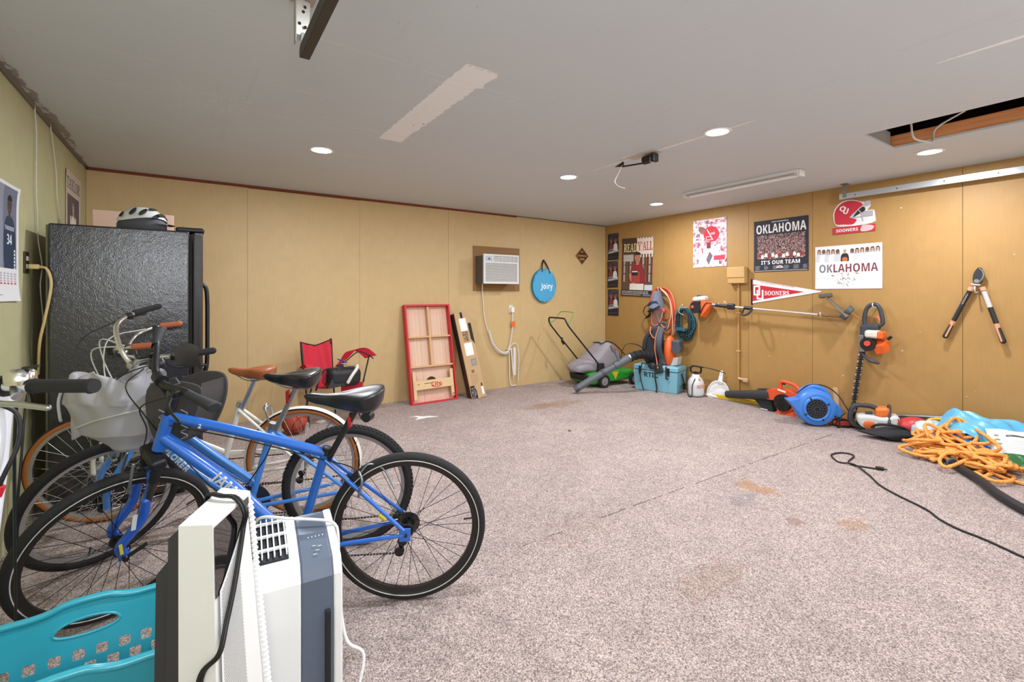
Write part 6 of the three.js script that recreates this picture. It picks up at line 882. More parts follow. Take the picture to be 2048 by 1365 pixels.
// ---------- along the foot of the right wall ----------
{
  const t = thing('cooler', 'light blue hard cooler with black latches standing by the brown wall', 'cooler', [5.66, 0, -4.49], [0, -73.3 * PI / 180, 0]), bl = M('#7fb9cc', 0.45), W = 0.66, D = 0.36, Hc = 0.37;
  part(t, 'tub', [hexa([[-W / 2 + 0.02, 0.012, D / 2 - 0.02], [W / 2 - 0.02, 0.012, D / 2 - 0.02], [W / 2 - 0.02, 0.012, -D / 2 + 0.02], [-W / 2 + 0.02, 0.012, -D / 2 + 0.02]], [[-W / 2 + 0.004, Hc - 0.075, D / 2 - 0.004], [W / 2 - 0.004, Hc - 0.075, D / 2 - 0.004], [W / 2 - 0.004, Hc - 0.075, -D / 2 + 0.004], [-W / 2 + 0.004, Hc - 0.075, -D / 2 + 0.004]]), rb(W - 0.04, 0.02, D - 0.04, 0.006, [0, 0.012, 0])], bl);
  part(t, 'lid', [rb(W, 0.07, D, 0.018, [0, Hc - 0.035, 0], undefined, 3), rb(W - 0.1, 0.012, D - 0.09, 0.006, [0, Hc, 0])], bl);
  for (const x of [-0.22, 0.2]) { part(t, 'latch', [rb(0.035, 0.1, 0.02, 0.008, [x, Hc - 0.065, D / 2 + 0.008]), sph(0.014, [x, Hc - 0.12, D / 2 + 0.012], 1, 12)], mBlack); }
  part(t, 'lettering', text('RTIC', 0.072, 0.004, [-0.055, 0.235, D / 2 - 0.006], [1, 0, 0], [0, 1, 0.07]), M('#1c2a33', 0.5), 'dark lettering');
  part(t, 'handle_recess', rb(0.012, 0.2, 0.16, 0.004, [W / 2 - 0.006, 0.2, 0]), M('#6da6ba', 0.5)); part(t, 'side_handle', [tube([[W / 2 + 0.004, 0.27, 0.03], [W / 2 + 0.02, 0.2, 0.02], [W / 2 + 0.03, 0.12, 0.0]], 0.008), bar([W / 2 + 0.03, 0.13, 0.0], [W / 2 + 0.02, 0.05, -0.02], 0.02)], mBlack); part(t, 'side_handle', [tube([[-W / 2 - 0.0, 0.27, 0.03], [-W / 2 - 0.02, 0.2, 0.02], [-W / 2 - 0.03, 0.1, 0.0]], 0.008)], mBlack);
  for (const s of [-1, 1]) part(t, 'foot', rb(0.08, 0.014, D - 0.1, 0.004, [s * 0.24, 0.007, 0]), mBlackMatte);
}
{
  const t = thing('backpack_blower', 'orange and grey backpack leaf blower sitting on the blue cooler', 'leaf blower', [5.66, 0.372, -4.45], [0, -73.3 * PI / 180, 0]), g = M('#4b4f57', 0.55), o = M('#e2622a', 0.4);
  part(t, 'back_plate', [ext(smoothShape([[-0.17, 0.0], [-0.2, 0.2], [-0.17, 0.42], [-0.1, 0.53], [0.02, 0.55], [0.06, 0.45], [0.06, 0.1], [0.04, 0.0]], 60), 0.09, { bevel: 0.02, p: [-0.04, 0.0, 0.02] })], M('#3b3f47', 0.6)); part(t, 'back_pad', ext(smoothShape([[-0.15, 0.06], [-0.17, 0.2], [-0.14, 0.38], [-0.04, 0.42], [0.0, 0.3], [0.0, 0.06]], 50), 0.04, { bevel: 0.012, p: [-0.05, 0, 0.08] }), M('#2d3036', 0.8));
  part(t, 'carry_handle', tube([[-0.05, 0.53, 0.0], [-0.045, 0.6, 0.0], [0.0, 0.61, 0.0], [0.06, 0.61, 0.0], [0.07, 0.5, 0.0]], 0.016, { n: 40, ten: 0.2 }), g);
  part(t, 'fan_housing', [T(new THREE.SphereGeometry(1, 32, 20), [0.12, 0.2, 0], [0, 0, 0], [0.085, 0.23, 0.13])], o); part(t, 'engine', [rb(0.12, 0.16, 0.2, 0.03, [0.23, 0.3, 0]), cyl(0.06, 0.06, 0.06, [0.25, 0.25, 0.1], [PI / 2, 0, 0])], g); part(t, 'fuel_tank', hull([[0.1, 0.0, -0.1], [0.24, 0.02, -0.1], [0.26, 0.14, -0.1], [0.12, 0.1, -0.1], [0.1, 0.0, 0.06], [0.24, 0.02, 0.06], [0.26, 0.14, 0.06], [0.12, 0.1, 0.06]]), M('#c6ccca', 0.4));
  const arc = (x, w) => grid(24, 8, (u, v) => { const a = -0.35 + u * 2.5, q = (v - 0.5) * PI; return [x + w * Math.sin(q), 0.56 - 0.52 * u - 0.05 * Math.max(0, u - 0.75), 0.1 + 0.12 * Math.sin(Math.min(u * 1.15, 1) * PI) + 0.025 * Math.cos(q)]; });
  part(t, 'shoulder_strap', arc(0.035, 0.045), dbl(M('#4f525b', 0.85))); part(t, 'shoulder_strap', tube([[-0.13, 0.5, 0.05], [-0.2, 0.38, 0.1], [-0.22, 0.2, 0.12], [-0.17, 0.05, 0.12]], 0.03, { n: 30 }), M('#2c2f35', 0.85)); part(t, 'strap_end', [rb(0.1, 0.13, 0.05, 0.022, [0.04, -0.03, 0.2], [0, 0, 0.2]), sph(0.055, [-0.07, 0.0, 0.2], [1, 0.9, 0.5], 16)], mDark);
  part(t, 'orange_piping', [tube([[0.0, 0.56, 0.11], [-0.01, 0.42, 0.2], [-0.01, 0.25, 0.235], [0.0, 0.1, 0.2], [0.03, -0.02, 0.225]], 0.007, { n: 40 }), tube([[-0.14, 0.55, 0.07], [-0.13, 0.47, 0.11], [-0.08, 0.4, 0.12], [-0.02, 0.4, 0.12]], 0.007, { n: 30 }), tube([[-0.2, 0.38, 0.1], [-0.235, 0.2, 0.11], [-0.24, 0.05, 0.08]], 0.009, { n: 20 })], M('#ef8a5a', 0.5), 'orange piping');
  for (const [x, z] of [[-0.02, 0.0], [0.14, -0.02]]) part(t, 'webbing', tube([[x, 0.0, 0.2], [x + 0.01, -0.15, 0.225], [x + 0.03, -0.3 + (x > 0 ? 0.14 : 0), 0.215], ...(x > 0 ? [] : [[x + 0.04, -0.355, 0.25]])], 0.011, { n: 24 }), mBlackMatte); part(t, 'webbing', tube([[-0.24, 0.02, 0.14], [-0.235, -0.1, 0.225], [-0.22, -0.22, 0.23], [-0.18, -0.35, 0.235]], 0.008, { n: 24 }), mBlackMatte);
  // elbow and long tube reaching the floor, given in room coordinates
  const inv = new THREE.Matrix4().compose(V(5.66, 0.372, -4.45), new THREE.Quaternion().setFromEuler(new THREE.Euler(0, -73.3 * PI / 180, 0)), V(1, 1, 1)).invert(), loc = (p) => v3(p).applyMatrix4(inv).toArray();
  part(t, 'flexible_elbow', [...Array(11)].map((_, i) => { const c = curve([[5.5, 0.5, -4.47], [5.38, 0.53, -4.5], [5.25, 0.54, -4.53], [5.1, 0.5, -4.57]].map(loc)), a = c.getPoint(i / 11), b = c.getPoint((i + 0.85) / 11); return bar(a, b, i % 2 ? 0.058 : 0.064); }), mBlackMatte); part(t, 'clamp', bar(loc([5.11, 0.505, -4.57]), loc([5.09, 0.495, -4.575]), 0.06), mAlu);
  const gp = M('#62656c', 0.5); part(t, 'blow_tube', [bar(loc([5.1, 0.5, -4.57]), loc([4.93, 0.39, -4.68]), 0.055, 0.058, 24), bar(loc([4.94, 0.395, -4.675]), loc([4.7, 0.235, -4.82]), 0.046, 0.046, 24), bar(loc([4.72, 0.25, -4.81]), loc([4.45, 0.062, -4.97]), 0.05, 0.046, 24)], gp); part(t, 'tube_ring', [bar(loc([4.8, 0.302, -4.76]), loc([4.77, 0.282, -4.775]), 0.053), bar(loc([4.48, 0.083, -4.953]), loc([4.44, 0.056, -4.976]), 0.051)], M('#4a4d53', 0.5));
  part(t, 'control_grip', [bar(loc([4.97, 0.45, -4.62]), loc([4.9, 0.6, -4.66]), 0.018), bar(loc([4.9, 0.6, -4.66]), loc([4.86, 0.68, -4.68]), 0.035, 0.028)], gp); part(t, 'stop_switch', bar(loc([4.885, 0.635, -4.63]), loc([4.88, 0.655, -4.63]), 0.014), M('#c94a2c', 0.5)); part(t, 'throttle_cable', tube([loc([4.98, 0.47, -4.62]), loc([5.0, 0.62, -4.6]), loc([5.08, 0.7, -4.58]), loc([5.22, 0.68, -4.52]), loc([5.35, 0.6, -4.5])], 0.006, { n: 40 }), mBlack);
}
{
  const t = thing('pump_sprayer', 'white plastic pump sprayer with black handle beside the cooler', 'sprayer', [5.72, 0, -3.93], [0, -1.2, 0]);
  part(t, 'tank', lathe([[0, 0.01], [0.06, 0.0], [0.098, 0.012], [0.105, 0.04], [0.108, 0.12], [0.103, 0.13], [0.107, 0.14], [0.104, 0.2], [0.08, 0.245], [0.055, 0.27], [0.05, 0.3], [0.0, 0.3]], undefined, undefined, 36), M('#d9dadb', 0.4)); part(t, 'lettering', text('HDX', 0.045, 0.004, [0.085, 0.15, 0.066], [0.62, 0, -0.78], [0, 1, 0]), M('#e09a6c', 0.6), 'faded orange lettering');
  part(t, 'pump_handle', [tube([[-0.06, 0.33, 0], [-0.065, 0.39, 0], [-0.03, 0.41, 0], [0.03, 0.41, 0], [0.065, 0.39, 0], [0.06, 0.33, 0], [0, 0.32, 0]], 0.012, { closed: true, n: 50 }), cyl(0.02, 0.02, 0.05, [0, 0.31, 0])], mBlack); part(t, 'wand', [tube([[0.02, 0.415, 0.03], [0.2, 0.4, 0.05], [0.36, 0.36, 0.03], [0.38, 0.345, 0.03]], 0.006, { n: 30 }), bar([-0.04, 0.42, 0.03], [0.1, 0.41, 0.04], 0.013)], mBlack); part(t, 'hose', tube([[-0.04, 0.42, 0.03], [-0.1, 0.36, 0.08], [-0.09, 0.2, 0.1], [-0.07, 0.03, 0.13], [-0.02, 0.02, 0.14], [-0.02, 0.15, 0.115], [0.01, 0.25, 0.09]], 0.006, { n: 50 }), mBlack); part(t, 'valve_cap', cyl(0.015, 0.015, 0.02, [0.06, 0.24, 0.06], [0.6, 0.5, 0]), M('#c9a53a', 0.5));
}
{
  const t = thing('dustpan', 'white plastic dustpan standing upright against the brown wall', 'dustpan', [5.84, 0.0, -3.68], [-0.16, -1.22, -0.12]), w = M('#e9e9ea', 0.4);
  part(t, 'pan', [ext(smoothShape([[-0.14, 0.0], [0.14, 0.0], [0.125, 0.12], [0.06, 0.215], [-0.06, 0.215], [-0.125, 0.12]], 50), 0.008, { bevel: 0.002 }), tube([[-0.14, 0.01, 0.01], [-0.128, 0.12, 0.03], [-0.06, 0.215, 0.035], [0.06, 0.215, 0.035], [0.128, 0.12, 0.03], [0.14, 0.01, 0.01]], 0.009, { n: 50 }), rb(0.28, 0.03, 0.02, 0.006, [0, 0.018, 0.008])], w); part(t, 'handle', [hull([[-0.03, 0.2, 0.0], [0.03, 0.2, 0.0], [-0.02, 0.35, 0.01], [0.02, 0.35, 0.01], [-0.03, 0.2, 0.03], [0.03, 0.2, 0.03], [-0.018, 0.36, 0.03], [0.018, 0.36, 0.03]]), sph(0.023, [0, 0.352, 0.02], [1, 1, 0.6], 14)], w);
}
single('spirit_level', [rb(0.035, 0.05, 0.62, 0.006, [0, 0.026, 0])], M('#d6b420', 0.45), 'yellow level bar lying beneath the black nozzle of the hand blower', 'tool', undefined, [5.87, 0, -3.45], [0, 0.12, 0]);
{
  const t = thing('hand_blower', 'orange handheld leaf blower with black nozzle lying by the wall', 'leaf blower', [5.76, 0, -2.72], [0, -PI / 2 - 0.12, 0]), o = M('#e2542a', 0.4);
  part(t, 'nozzle', [bar([-0.83, 0.08, 0.02], [-0.42, 0.15, 0.03], 0.045, 0.058, 24), bar([-0.42, 0.15, 0.03], [-0.2, 0.19, 0.03], 0.058, 0.072, 24), rb(0.16, 0.012, 0.02, 0.003, [-0.3, 0.245, 0.04], [0, 0, 0.17])], M('#35363b', 0.55));
  part(t, 'volute', [cyl(0.125, 0.125, 0.13, [0.0, 0.165, 0.02], [PI / 2, 0, 0], 36), hull([[-0.22, 0.14, -0.03], [-0.22, 0.14, 0.09], [-0.22, 0.26, -0.03], [-0.22, 0.26, 0.09], [0.0, 0.285, -0.04], [0.0, 0.285, 0.08], [-0.02, 0.15, 0.08], [-0.02, 0.15, -0.04]]), hull([[-0.12, 0.0, -0.05], [0.1, 0.0, -0.05], [-0.12, 0.0, 0.09], [0.1, 0.0, 0.09], [-0.08, 0.06, 0.07], [0.08, 0.06, 0.07], [0, 0.06, -0.05]])], o);
  part(t, 'fan_cover', [cyl(0.095, 0.1, 0.05, [-0.02, 0.14, 0.1], [PI / 2, 0, 0], 32), ...[...Array(10)].map((_, i) => beam([-0.02 + 0.02 * Math.cos(i * 0.628), 0.14 + 0.02 * Math.sin(i * 0.628), 0.127], [-0.02 + 0.09 * Math.cos(i * 0.628), 0.14 + 0.09 * Math.sin(i * 0.628), 0.127], 0.006, 0.008, V(0, 0, 1)))], mBlack); part(t, 'lower_duct', hull([[-0.42, 0.1, 0.05], [-0.2, 0.14, 0.05], [-0.3, 0.02, 0.08], [-0.15, 0.0, 0.08], [-0.42, 0.1, 0.0], [-0.2, 0.14, 0.0], [-0.28, 0.02, 0.0], [-0.15, 0.0, 0.0]]), mBlackMatte);
  part(t, 'handle', tube([[-0.1, 0.27, 0.02], [-0.09, 0.36, 0.02], [-0.04, 0.37, 0.02], [0.06, 0.355, 0.02], [0.12, 0.31, 0.02], [0.12, 0.2, 0.02]], 0.02, { n: 50, ten: 0.3 }), o); part(t, 'trigger', rb(0.04, 0.02, 0.02, 0.006, [-0.06, 0.345, 0.02]), mBlack); part(t, 'white_label', rb(0.1, 0.02, 0.004, 0.001, [-0.04, 0.272, 0.088], [0, 0, -0.15]), mWhitePl); part(t, 'bright_clip', rb(0.09, 0.015, 0.02, 0.004, [-0.25, 0.012, 0.1]), mLightGrey);
}
{
  const t = thing('air_mover', 'round blue floor fan with black grille beside the hand blower', 'fan', [5.47, 0, -2.32], [0, -0.82, 0]), b = M('#3f7ed0', 0.4);
  const sn = [...Array(40)].map((_, i) => { const a = i / 40 * 2 * PI; return [0.19 * Math.cos(a), 0.195 + 0.19 * Math.sin(a)]; });
  part(t, 'housing', [ext(sn, 0.2, { bevel: 0.04, p: [0, 0, -0.05] }), hull([[-0.1, 0.3, -0.1], [-0.1, 0.3, 0.03], [-0.27, 0.26, -0.12], [-0.27, 0.26, 0.05], [-0.18, 0.15, 0.04], [-0.18, 0.15, -0.1], [-0.24, 0.22, -0.12], [-0.24, 0.22, 0.05]]), ext(smoothShape([[0.14, 0.27], [0.24, 0.22], [0.27, 0.12], [0.22, 0.08], [0.16, 0.18]], 24), 0.12, { bevel: 0.02, p: [0, 0, -0.09] }), tor(0.16, 0.03, [0.02, 0.235, -0.12], [0, 0, 0.3], 24, 10, 2.2)], b);
  part(t, 'inlet_ring', tor(0.115, 0.018, [-0.01, 0.19, 0.05], undefined, 40, 10), b); part(t, 'inlet', cyl(0.112, 0.112, 0.02, [-0.01, 0.19, 0.048], [PI / 2, 0, 0], 36), M('#12151c', 0.6));
  const rib = []; for (let i = 0; i < 16; i++) { const a = i / 16 * 2 * PI; rib.push(bar([-0.01 + 0.02 * Math.cos(a), 0.19 + 0.02 * Math.sin(a), 0.066], [-0.01 + 0.11 * Math.cos(a), 0.19 + 0.11 * Math.sin(a), 0.062], 0.0028, 0.0028, 5)); } for (const r of [0.03, 0.055, 0.08]) rib.push(tor(r, 0.0026, [-0.01, 0.19, 0.065], undefined, 32, 5)); part(t, 'grille', rib, M('#3c4048', 0.5)); for (let i = 0; i < 4; i++) part(t, 'clip', rb(0.016, 0.024, 0.02, 0.004, [-0.01 + 0.12 * Math.cos(i * 1.571 + 0.5), 0.19 + 0.12 * Math.sin(i * 1.571 + 0.5), 0.062], [0, 0, i * 1.571 - 1.07]), mBlack);
  part(t, 'power_cord', tube([[-0.16, 0.33, -0.06], [-0.04, 0.41, -0.1], [0.12, 0.41, -0.12], [0.24, 0.33, -0.1], [0.3, 0.2, -0.02], [0.34, 0.1, 0.02], [0.36, 0.012, 0.04]], 0.006, { n: 50 }), mBlack);
}
single('wood_stake', rb(0.045, 0.36, 0.02, 0.003, [0, 0.18, 0]), M('#d3b084', 0.75), 'short pale wooden stake leaning on the wall behind the blue fan', 'wood', undefined, [5.94, 0, -2.29], [0.08, -PI / 2, 0.05]);
{
  const t = thing('tangled_cord', 'tangled thin black cord between the blue fan and the chainsaw', 'cord', [5.72, 0, -2.1]); const p = []; for (let i = 0; i < 26; i++) p.push([rr(-0.17, 0.12), 0.01 + Math.max(0, rr(-0.1, 0.12)), rr(-0.13, 0.13)]); part(t, 'cord', tube(p, 0.005, { n: 300, m: 6 }), mBlack); const q = []; for (let i = 0; i < 9; i++) q.push([0.12 + 0.05 * Math.cos(i * 1.4), 0.1 + 0.09 * Math.sin(i * 1.4) + 0.06, 0.02 * Math.sin(i * 3)]); part(t, 'cord_loop', tube(q, 0.006, { n: 90, m: 6 }), mBlack);
  single('red_tool_tray', [rb(0.22, 0.05, 0.2, 0.015, [0, 0.03, 0])], M('#a83b2b', 0.6), 'dull red tray on the floor just right of the blue fan', 'tray', undefined, [5.75, 0.0, -2.22], [0, 0.5, 0]);
}
{
  const t = thing('chainsaw', 'white and orange chainsaw lying on the floor with dark handle', 'chainsaw', [5.72, 0.03, -1.88], [0, -1.12, 0]), w = M('#cfd0cd', 0.42), o = M('#e5722b', 0.4), d = M('#35383c', 0.55);
  part(t, 'body', [ext(smoothShape([[-0.13, 0.02], [-0.15, 0.11], [-0.06, 0.13], [0.06, 0.12], [0.17, 0.15], [0.19, 0.1], [0.14, 0.01], [0.0, -0.02]], 50), 0.16, { bevel: 0.025, p: [0, 0.02, 0.02] })], w); part(t, 'starter_cover', [T(new THREE.SphereGeometry(1, 24, 16), [-0.055, 0.06, 0.1], [0, 0, 0], [0.052, 0.042, 0.014])], M('#d9662a', 0.45)); part(t, 'vent_slots', [...Array(9)].map((_, i) => box(0.007, 0.05 - i * 0.003, 0.006, [0.01 + i * 0.014, 0.07 + i * 0.002, 0.1], [0, 0, -0.3])), M('#83847f', 0.6));
  part(t, 'orange_cover', [rb(0.12, 0.1, 0.13, 0.035, [0.06, 0.185, 0.0], [0, 0, 0.15], 4)], o); part(t, 'red_badge', rb(0.035, 0.05, 0.006, 0.002, [0.165, 0.12, 0.096]), M('#c8402e', 0.5)); part(t, 'rear_handle', tube([[-0.1, 0.0, 0.0], [-0.19, 0.04, 0.0], [-0.2, 0.14, 0.0], [-0.16, 0.22, 0.0], [-0.04, 0.23, 0.0], [0.04, 0.2, 0.0]], 0.024, { n: 50 }), d); part(t, 'trigger', rb(0.06, 0.025, 0.03, 0.008, [-0.05, 0.165, 0.02], [0, 0, 0.2]), d); part(t, 'front_handle', tube([[0.1, 0.02, -0.09], [0.12, 0.2, -0.1], [0.12, 0.24, 0.0], [0.1, 0.1, 0.11]], 0.013), d);
  part(t, 'orange_knob', sph(0.03, [-0.1, 0.235, -0.03], [1.3, 0.6, 1], 14), o); part(t, 'guide_bar', ext(smoothShape([[0.14, 0.06], [0.14, 0.13], [0.22, 0.13], [0.25, 0.095], [0.22, 0.06]], 40), 0.006, { p: [0, 0, -0.05] }), mSteel);
}
single('bent_metal_bar', tube([[0, 0.16, 0], [0.18, 0.19, 0.0], [0.38, 0.215, -0.02], [0.46, 0.2, -0.04], [0.53, 0.13, -0.06], [0.6, 0.03, -0.08]], 0.017, { n: 50, ten: 0.3 }), M('#8f9193', 0.35, { metalness: 0.8 }), 'bent grey metal tube lying along the wall behind the chainsaw', 'tube', undefined, [5.93, 0, -1.78], [0, -PI / 2 + 0.02, 0]);
single('yellow_handle', [tube([[-0.05, 0.02, 0], [-0.06, 0.16, 0], [0.0, 0.2, 0], [0.08, 0.2, 0], [0.12, 0.15, 0], [0.1, 0.03, 0]], 0.016, { n: 40 })], M('#e0b326', 0.45), 'yellow plastic loop handle standing near the bent grey tube', 'handle', undefined, [5.9, 0, -1.45], [0, -PI / 2, 0]);
{
  const t = thing('black_tool_bag', 'flat black fabric tool bag on the floor in front of the chainsaw', 'bag', [5.55, 0, -1.72], [0, -0.95, 0]);
  part(t, 'bag_body', grid(30, 24, (u, v) => { const a = u * 2 * PI, e = Math.sin(v * PI), x = (v - 0.5) * 0.5; return [x, 0.055 + 0.055 * e * Math.sin(a) * (0.9 + 0.3 * Math.sin(x * 12)) + 0.01 * Math.sin(a * 3 + x * 20) * e - 0.0, 0.12 * e * Math.cos(a)]; }), dbl(M('#22242a', 0.8))); part(t, 'carry_strap', tube([[-0.12, 0.1, -0.02], [-0.08, 0.13, 0.0], [0.02, 0.14, 0.02], [0.12, 0.12, 0.0], [0.18, 0.08, -0.04]], 0.012, { n: 40 }), mBlackMatte);
}
single('red_float', [T(new THREE.SphereGeometry(1, 32, 20), [0, 0.1, 0], [0, 0, 0.15], [0.13, 0.09, 0.1])], M('#c23a3a', 0.4), 'red rounded plastic float between the black bag and the orange rope', 'float', undefined, [5.81, 0.01, -1.6], [0, -0.9, 0]);
{
  const t = thing('plastic_bag', 'crumpled clear and blue plastic bag beside the orange rope', 'bag', [5.72, 0, -1.42]), g = new THREE.IcosahedronGeometry(0.16, 5), p = g.attributes.position, nz = vnoise(32, 0.055); for (let i = 0; i < p.count; i++) { const v = V(p.getX(i), p.getY(i), p.getZ(i)), k = 0.78 + 0.42 * nz(v.x + v.z * 2 + 5, v.y + v.z + 5); p.setXYZ(i, v.x * k, Math.max(0.004, v.y * k * 0.75 + 0.1), v.z * k); } g.computeVertexNormals();
  part(t, 'bag_film', g, M('#c9d2da', 0.3)); part(t, 'blue_print', [hull([[0.0, 0.2, 0.04], [0.06, 0.17, 0.08], [-0.04, 0.14, 0.12], [0.02, 0.2, 0.06]]), hull([[-0.1, 0.13, 0.06], [-0.06, 0.16, 0.1], [-0.09, 0.09, 0.12], [-0.1, 0.1, 0.08]])], M('#4f9ac4', 0.4), 'blue print');
}
// pile of orange rope: one long rope in random coils
{
  const P = [], cx = 5.42, cz = -1.2;
  const loops = 46; let px = cx - 0.3, pz = cz - 0.3;
  for (let l = 0; l < loops; l++) { const ox = cx + rr(-0.27, 0.27) , oz = cz + rr(-0.22, 0.36), ra = rr(0.07, 0.2), rb2 = rr(0.05, 0.15), ph = rr(0, 6.3), lift = Math.max(0, 0.2 - 0.36 * Math.hypot((ox - cx - 0.1) / 1.2, oz - cz)); for (let k = 0; k < 7; k++) { const a = ph + k / 7 * 2 * PI; P.push([Math.min(oz > -1.06 ? 5.3 : 5.9, ox + ra * Math.cos(a) - (oz > -1.06 ? 0.16 : 0)), 0.016 + lift * rr(0.15, 1) * (0.5 + 0.5 * Math.sin(a + l)) + 0.004 * l * Math.max(0, 1 - Math.hypot(ox - cx, oz - cz) * 2.6), oz + rb2 * Math.sin(a)]); } }
  const path = [[5.26, 0.02, -1.44], [5.3, 0.03, -1.36], ...P, [5.26, 0.06, -0.84], [5.27, 0.12, -0.7], [5.2, 0.06, -0.58], [5.05, 0.016, -0.66], [5.02, 0.016, -0.8], [5.12, 0.016, -0.95]];
  const c = curve(path, false, 0.5), N = 1800, pos = [], L = c.getLength(), R = 0.0135, m = 8, fr = c.computeFrenetFrames(N, false), g = new THREE.BufferGeometry(), idx = [], col = [], uv = [];
  for (let i = 0; i <= N; i++) { const q = c.getPointAt(i / N), s = i / N * L; for (let j = 0; j < m; j++) { const a = j / m * 2 * PI, r = R * (1 + 0.14 * Math.cos(3 * a - s * 190)), x = Math.cos(a) * r, y = Math.sin(a) * r, n = fr.normals[i], b = fr.binormals[i]; pos.push(q.x + n.x * x + b.x * y, Math.max(0.001, q.y + n.y * x + b.y * y), q.z + n.z * x + b.z * y); uv.push(s * 20, j / m); } }
  for (let i = 0; i < N; i++) for (let j = 0; j < m; j++) { const a = i * m + j, b = i * m + (j + 1) % m; idx.push(a, b, a + m, b, b + m, a + m); }
  g.setAttribute('position', new THREE.Float32BufferAttribute(pos, 3)); g.setAttribute('uv', new THREE.Float32BufferAttribute(uv, 2)); g.setIndex(idx); g.computeVertexNormals();
  const braid = data(64, 64, (x, y) => { const k = ((x + y * 3) % 64) / 64, d = Math.sin(k * 2 * PI * 2) * 0.5 + 0.5, v = 0.82 + 0.2 * d; return [clampb(252 * v), clampb(176 * v - (d < 0.2 ? 14 : 0)), clampb(84 * v)]; });
  single('rope', g, dbl(M('#ffffff', 0.75, { map: braid })), 'heap of tangled orange rope on the carpet by the right wall', 'rope');
}
{
  const t = thing('blue_plastic_sheet', 'folded sky-blue plastic sheet lying on top of the bags at the right', 'plastic sheet', [5.7, 0.2, -0.93], [0, -1.38, 0]);
  const f = (u, v, k) => [(u - 0.5) * 0.86 + 0.02 * Math.sin(v * 9), 0.085 + 0.05 * Math.sin(u * 4 + 1) * (1 - v) + 0.02 * Math.sin(u * 13 + v * 6) + 0.012 * Math.sin(u * 31 - v * 17) - 0.1 * Math.pow(v, 2.2) - k - (u < 0.1 ? (0.1 - u) * 0.8 : 0), -0.16 + v * 0.34 + 0.03 * Math.sin(u * 7)];
  part(t, 'top_fold', grid(50, 30, (u, v) => f(u, v, 0)), dbl(M('#63b4dc', 0.3, { clearcoat: 0.3 }))); part(t, 'under_fold', grid(50, 20, (u, v) => { const q = f(u, 0.35 + v * 0.75, 0.04); return [q[0] - 0.02, q[1] - 0.015 * Math.sin(u * 9), q[2] + 0.02]; }), dbl(M('#2f6fc0', 0.35)), 'darker blue underside');
}
{
  const t = thing('seed_bag', 'white and green printed plastic sack standing at the right edge', 'sack', [5.42, 0.012, -0.72], [-0.75, -1.12, 0.0]);
  const tex = canvas(512, 512, (c, w, h) => { c.fillStyle = '#dfe0dc'; c.fillRect(0, 0, w, h); c.fillStyle = '#1f6a2a'; c.beginPath(); c.moveTo(0, 330); c.quadraticCurveTo(260, 380, 512, 330); c.lineTo(512, 512); c.lineTo(0, 512); c.fill(); for (let i = 0; i < 200; i++) { c.strokeStyle = ['#2f8a3a', '#155a20', '#3fa048'][i % 3]; c.lineWidth = 2; const x = rr(0, w), y = rr(370, 512); c.beginPath(); c.moveTo(x, y); c.lineTo(x + rr(-6, 6), y - rr(10, 40)); c.stroke(); } c.fillStyle = '#33453a'; c.fillRect(110, 80, 330, 30); for (let i = 0; i < 9; i++) { c.fillStyle = '#b4b8b4'; c.fillRect(90, 130 + i * 20, rr(200, 340), 6); } for (let i = 0; i < 3; i++) { c.fillStyle = '#7d857f'; c.beginPath(); c.ellipse(56, 90 + i * 66, 16, 16, 0, 0, 7); c.fill(); } });
  part(t, 'sack_body', [grid(30, 30, (u, v) => [(u - 0.5) * 0.5, v * 0.33, 0.035 + 0.04 * Math.sin(u * PI) * Math.sin(v * PI) + 0.008 * Math.sin(u * 17 + v * 11)])], dbl(M('#ffffff', 0.35, { map: tex, clearcoat: 0.3 }))); part(t, 'sack_back', grid(20, 20, (u, v) => [(0.5 - u) * 0.5, v * 0.33, 0.03 - 0.05 * Math.sin(u * PI) * Math.sin(v * PI)]), dbl(M('#d9dad6', 0.4)));
}
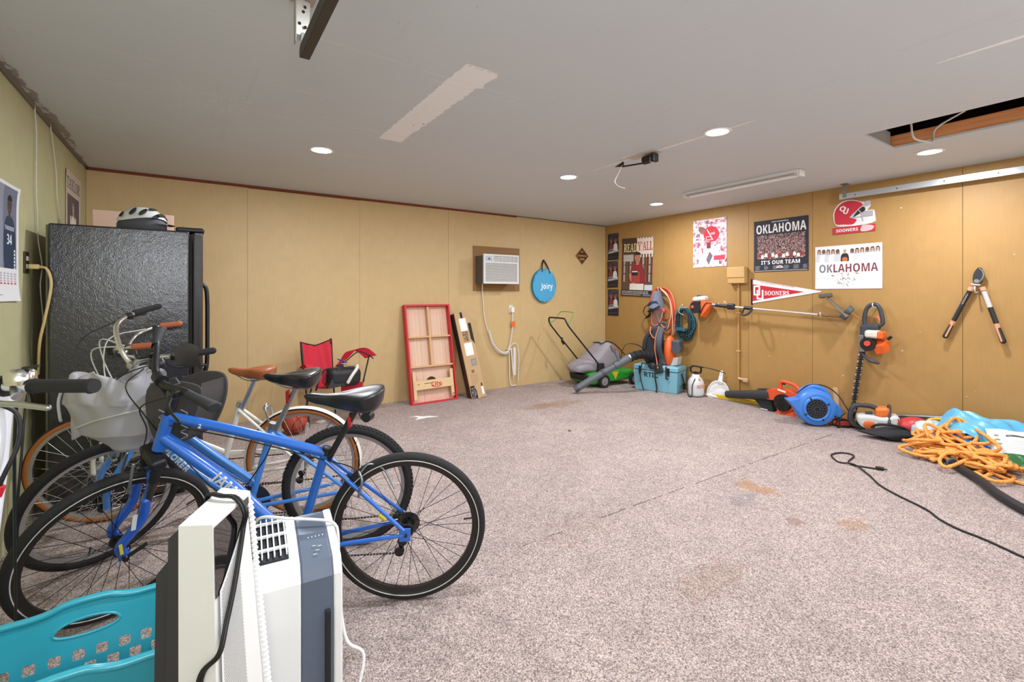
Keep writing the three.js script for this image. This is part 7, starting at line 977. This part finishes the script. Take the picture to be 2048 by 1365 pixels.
{
  const t = thing('refuse_sack', 'black plastic refuse sack under the blue sheet at the right wall', 'sack', [5.74, 0, -0.8]), g = new THREE.IcosahedronGeometry(0.2, 4), p = g.attributes.position, nz = vnoise(32, 0.06); for (let i = 0; i < p.count; i++) { const v = V(p.getX(i), p.getY(i), p.getZ(i)), k = 0.85 + 0.25 * nz(v.x + v.z * 2 + 5, v.y + v.z + 5); p.setXYZ(i, v.x * k * 0.9, Math.max(0.004, v.y * k * 0.6 + 0.1), v.z * k * 1.7); } g.computeVertexNormals();
  part(t, 'sack_film', g, M('#2b2c31', 0.3)); part(t, 'tie', bar([0, 0.2, -0.02], [0.02, 0.235, -0.02], 0.02, 0.03), M('#2b2c31', 0.4));
}
{
  const t = thing('vacuum_hose', 'thick black hose with blue end lying across the carpet at the right', 'hose'); const pts = [[5.12, 0.032, -1.17], [4.96, 0.032, -1.06], [4.776, 0.032, -0.926], [4.56, 0.032, -0.8], [4.363, 0.032, -0.644], [4.1, 0.032, -0.36], [3.9, 0.032, -0.05], [3.85, 0.032, 0.3]];
  part(t, 'hose_body', tube(pts, 0.031, { n: 80, m: 14 }), M('#202125', 0.5)); part(t, 'cuff', bar([5.13, 0.034, -1.177], [5.05, 0.034, -1.122], 0.034), M('#2b2d33', 0.45)); part(t, 'blue_collar', bar([5.1, 0.034, -1.156], [5.075, 0.034, -1.139], 0.0352), M('#4d94bd', 0.45), 'blue collar');
}
{
  const t = thing('black_power_cord', 'thin black power cord with plug curling across the open carpet', 'cord'), c = [[4.5, -1.48], [4.452, -1.597], [4.5, -1.66], [4.69, -1.69], [4.735, -1.74], [4.69, -1.8], [4.573, -1.815], [4.47, -1.75], [4.428, -1.695], [4.435, -1.594], [4.3, -1.45], [4.138, -1.328], [4.03, -1.19], [3.966, -1.081], [3.9, -0.99], [3.813, -0.917], [3.75, -0.82], [3.721, -0.722], [3.68, -0.63], [3.632, -0.536], [3.5, -0.25], [3.45, 0.2]];
  part(t, 'cord', tube(c.map((p, i) => [p[0], 0.007 + (i === 9 ? 0.01 : 0), p[1]]), 0.0065, { n: 220 }), mBlack); part(t, 'plug', [rb(0.03, 0.025, 0.055, 0.008, [4.515, 0.014, -1.45], [0, 0.45, 0]), bar([4.52, 0.014, -1.43], [4.53, 0.014, -1.405], 0.005)], mBlack);
}
renderer.render(scene, camera);
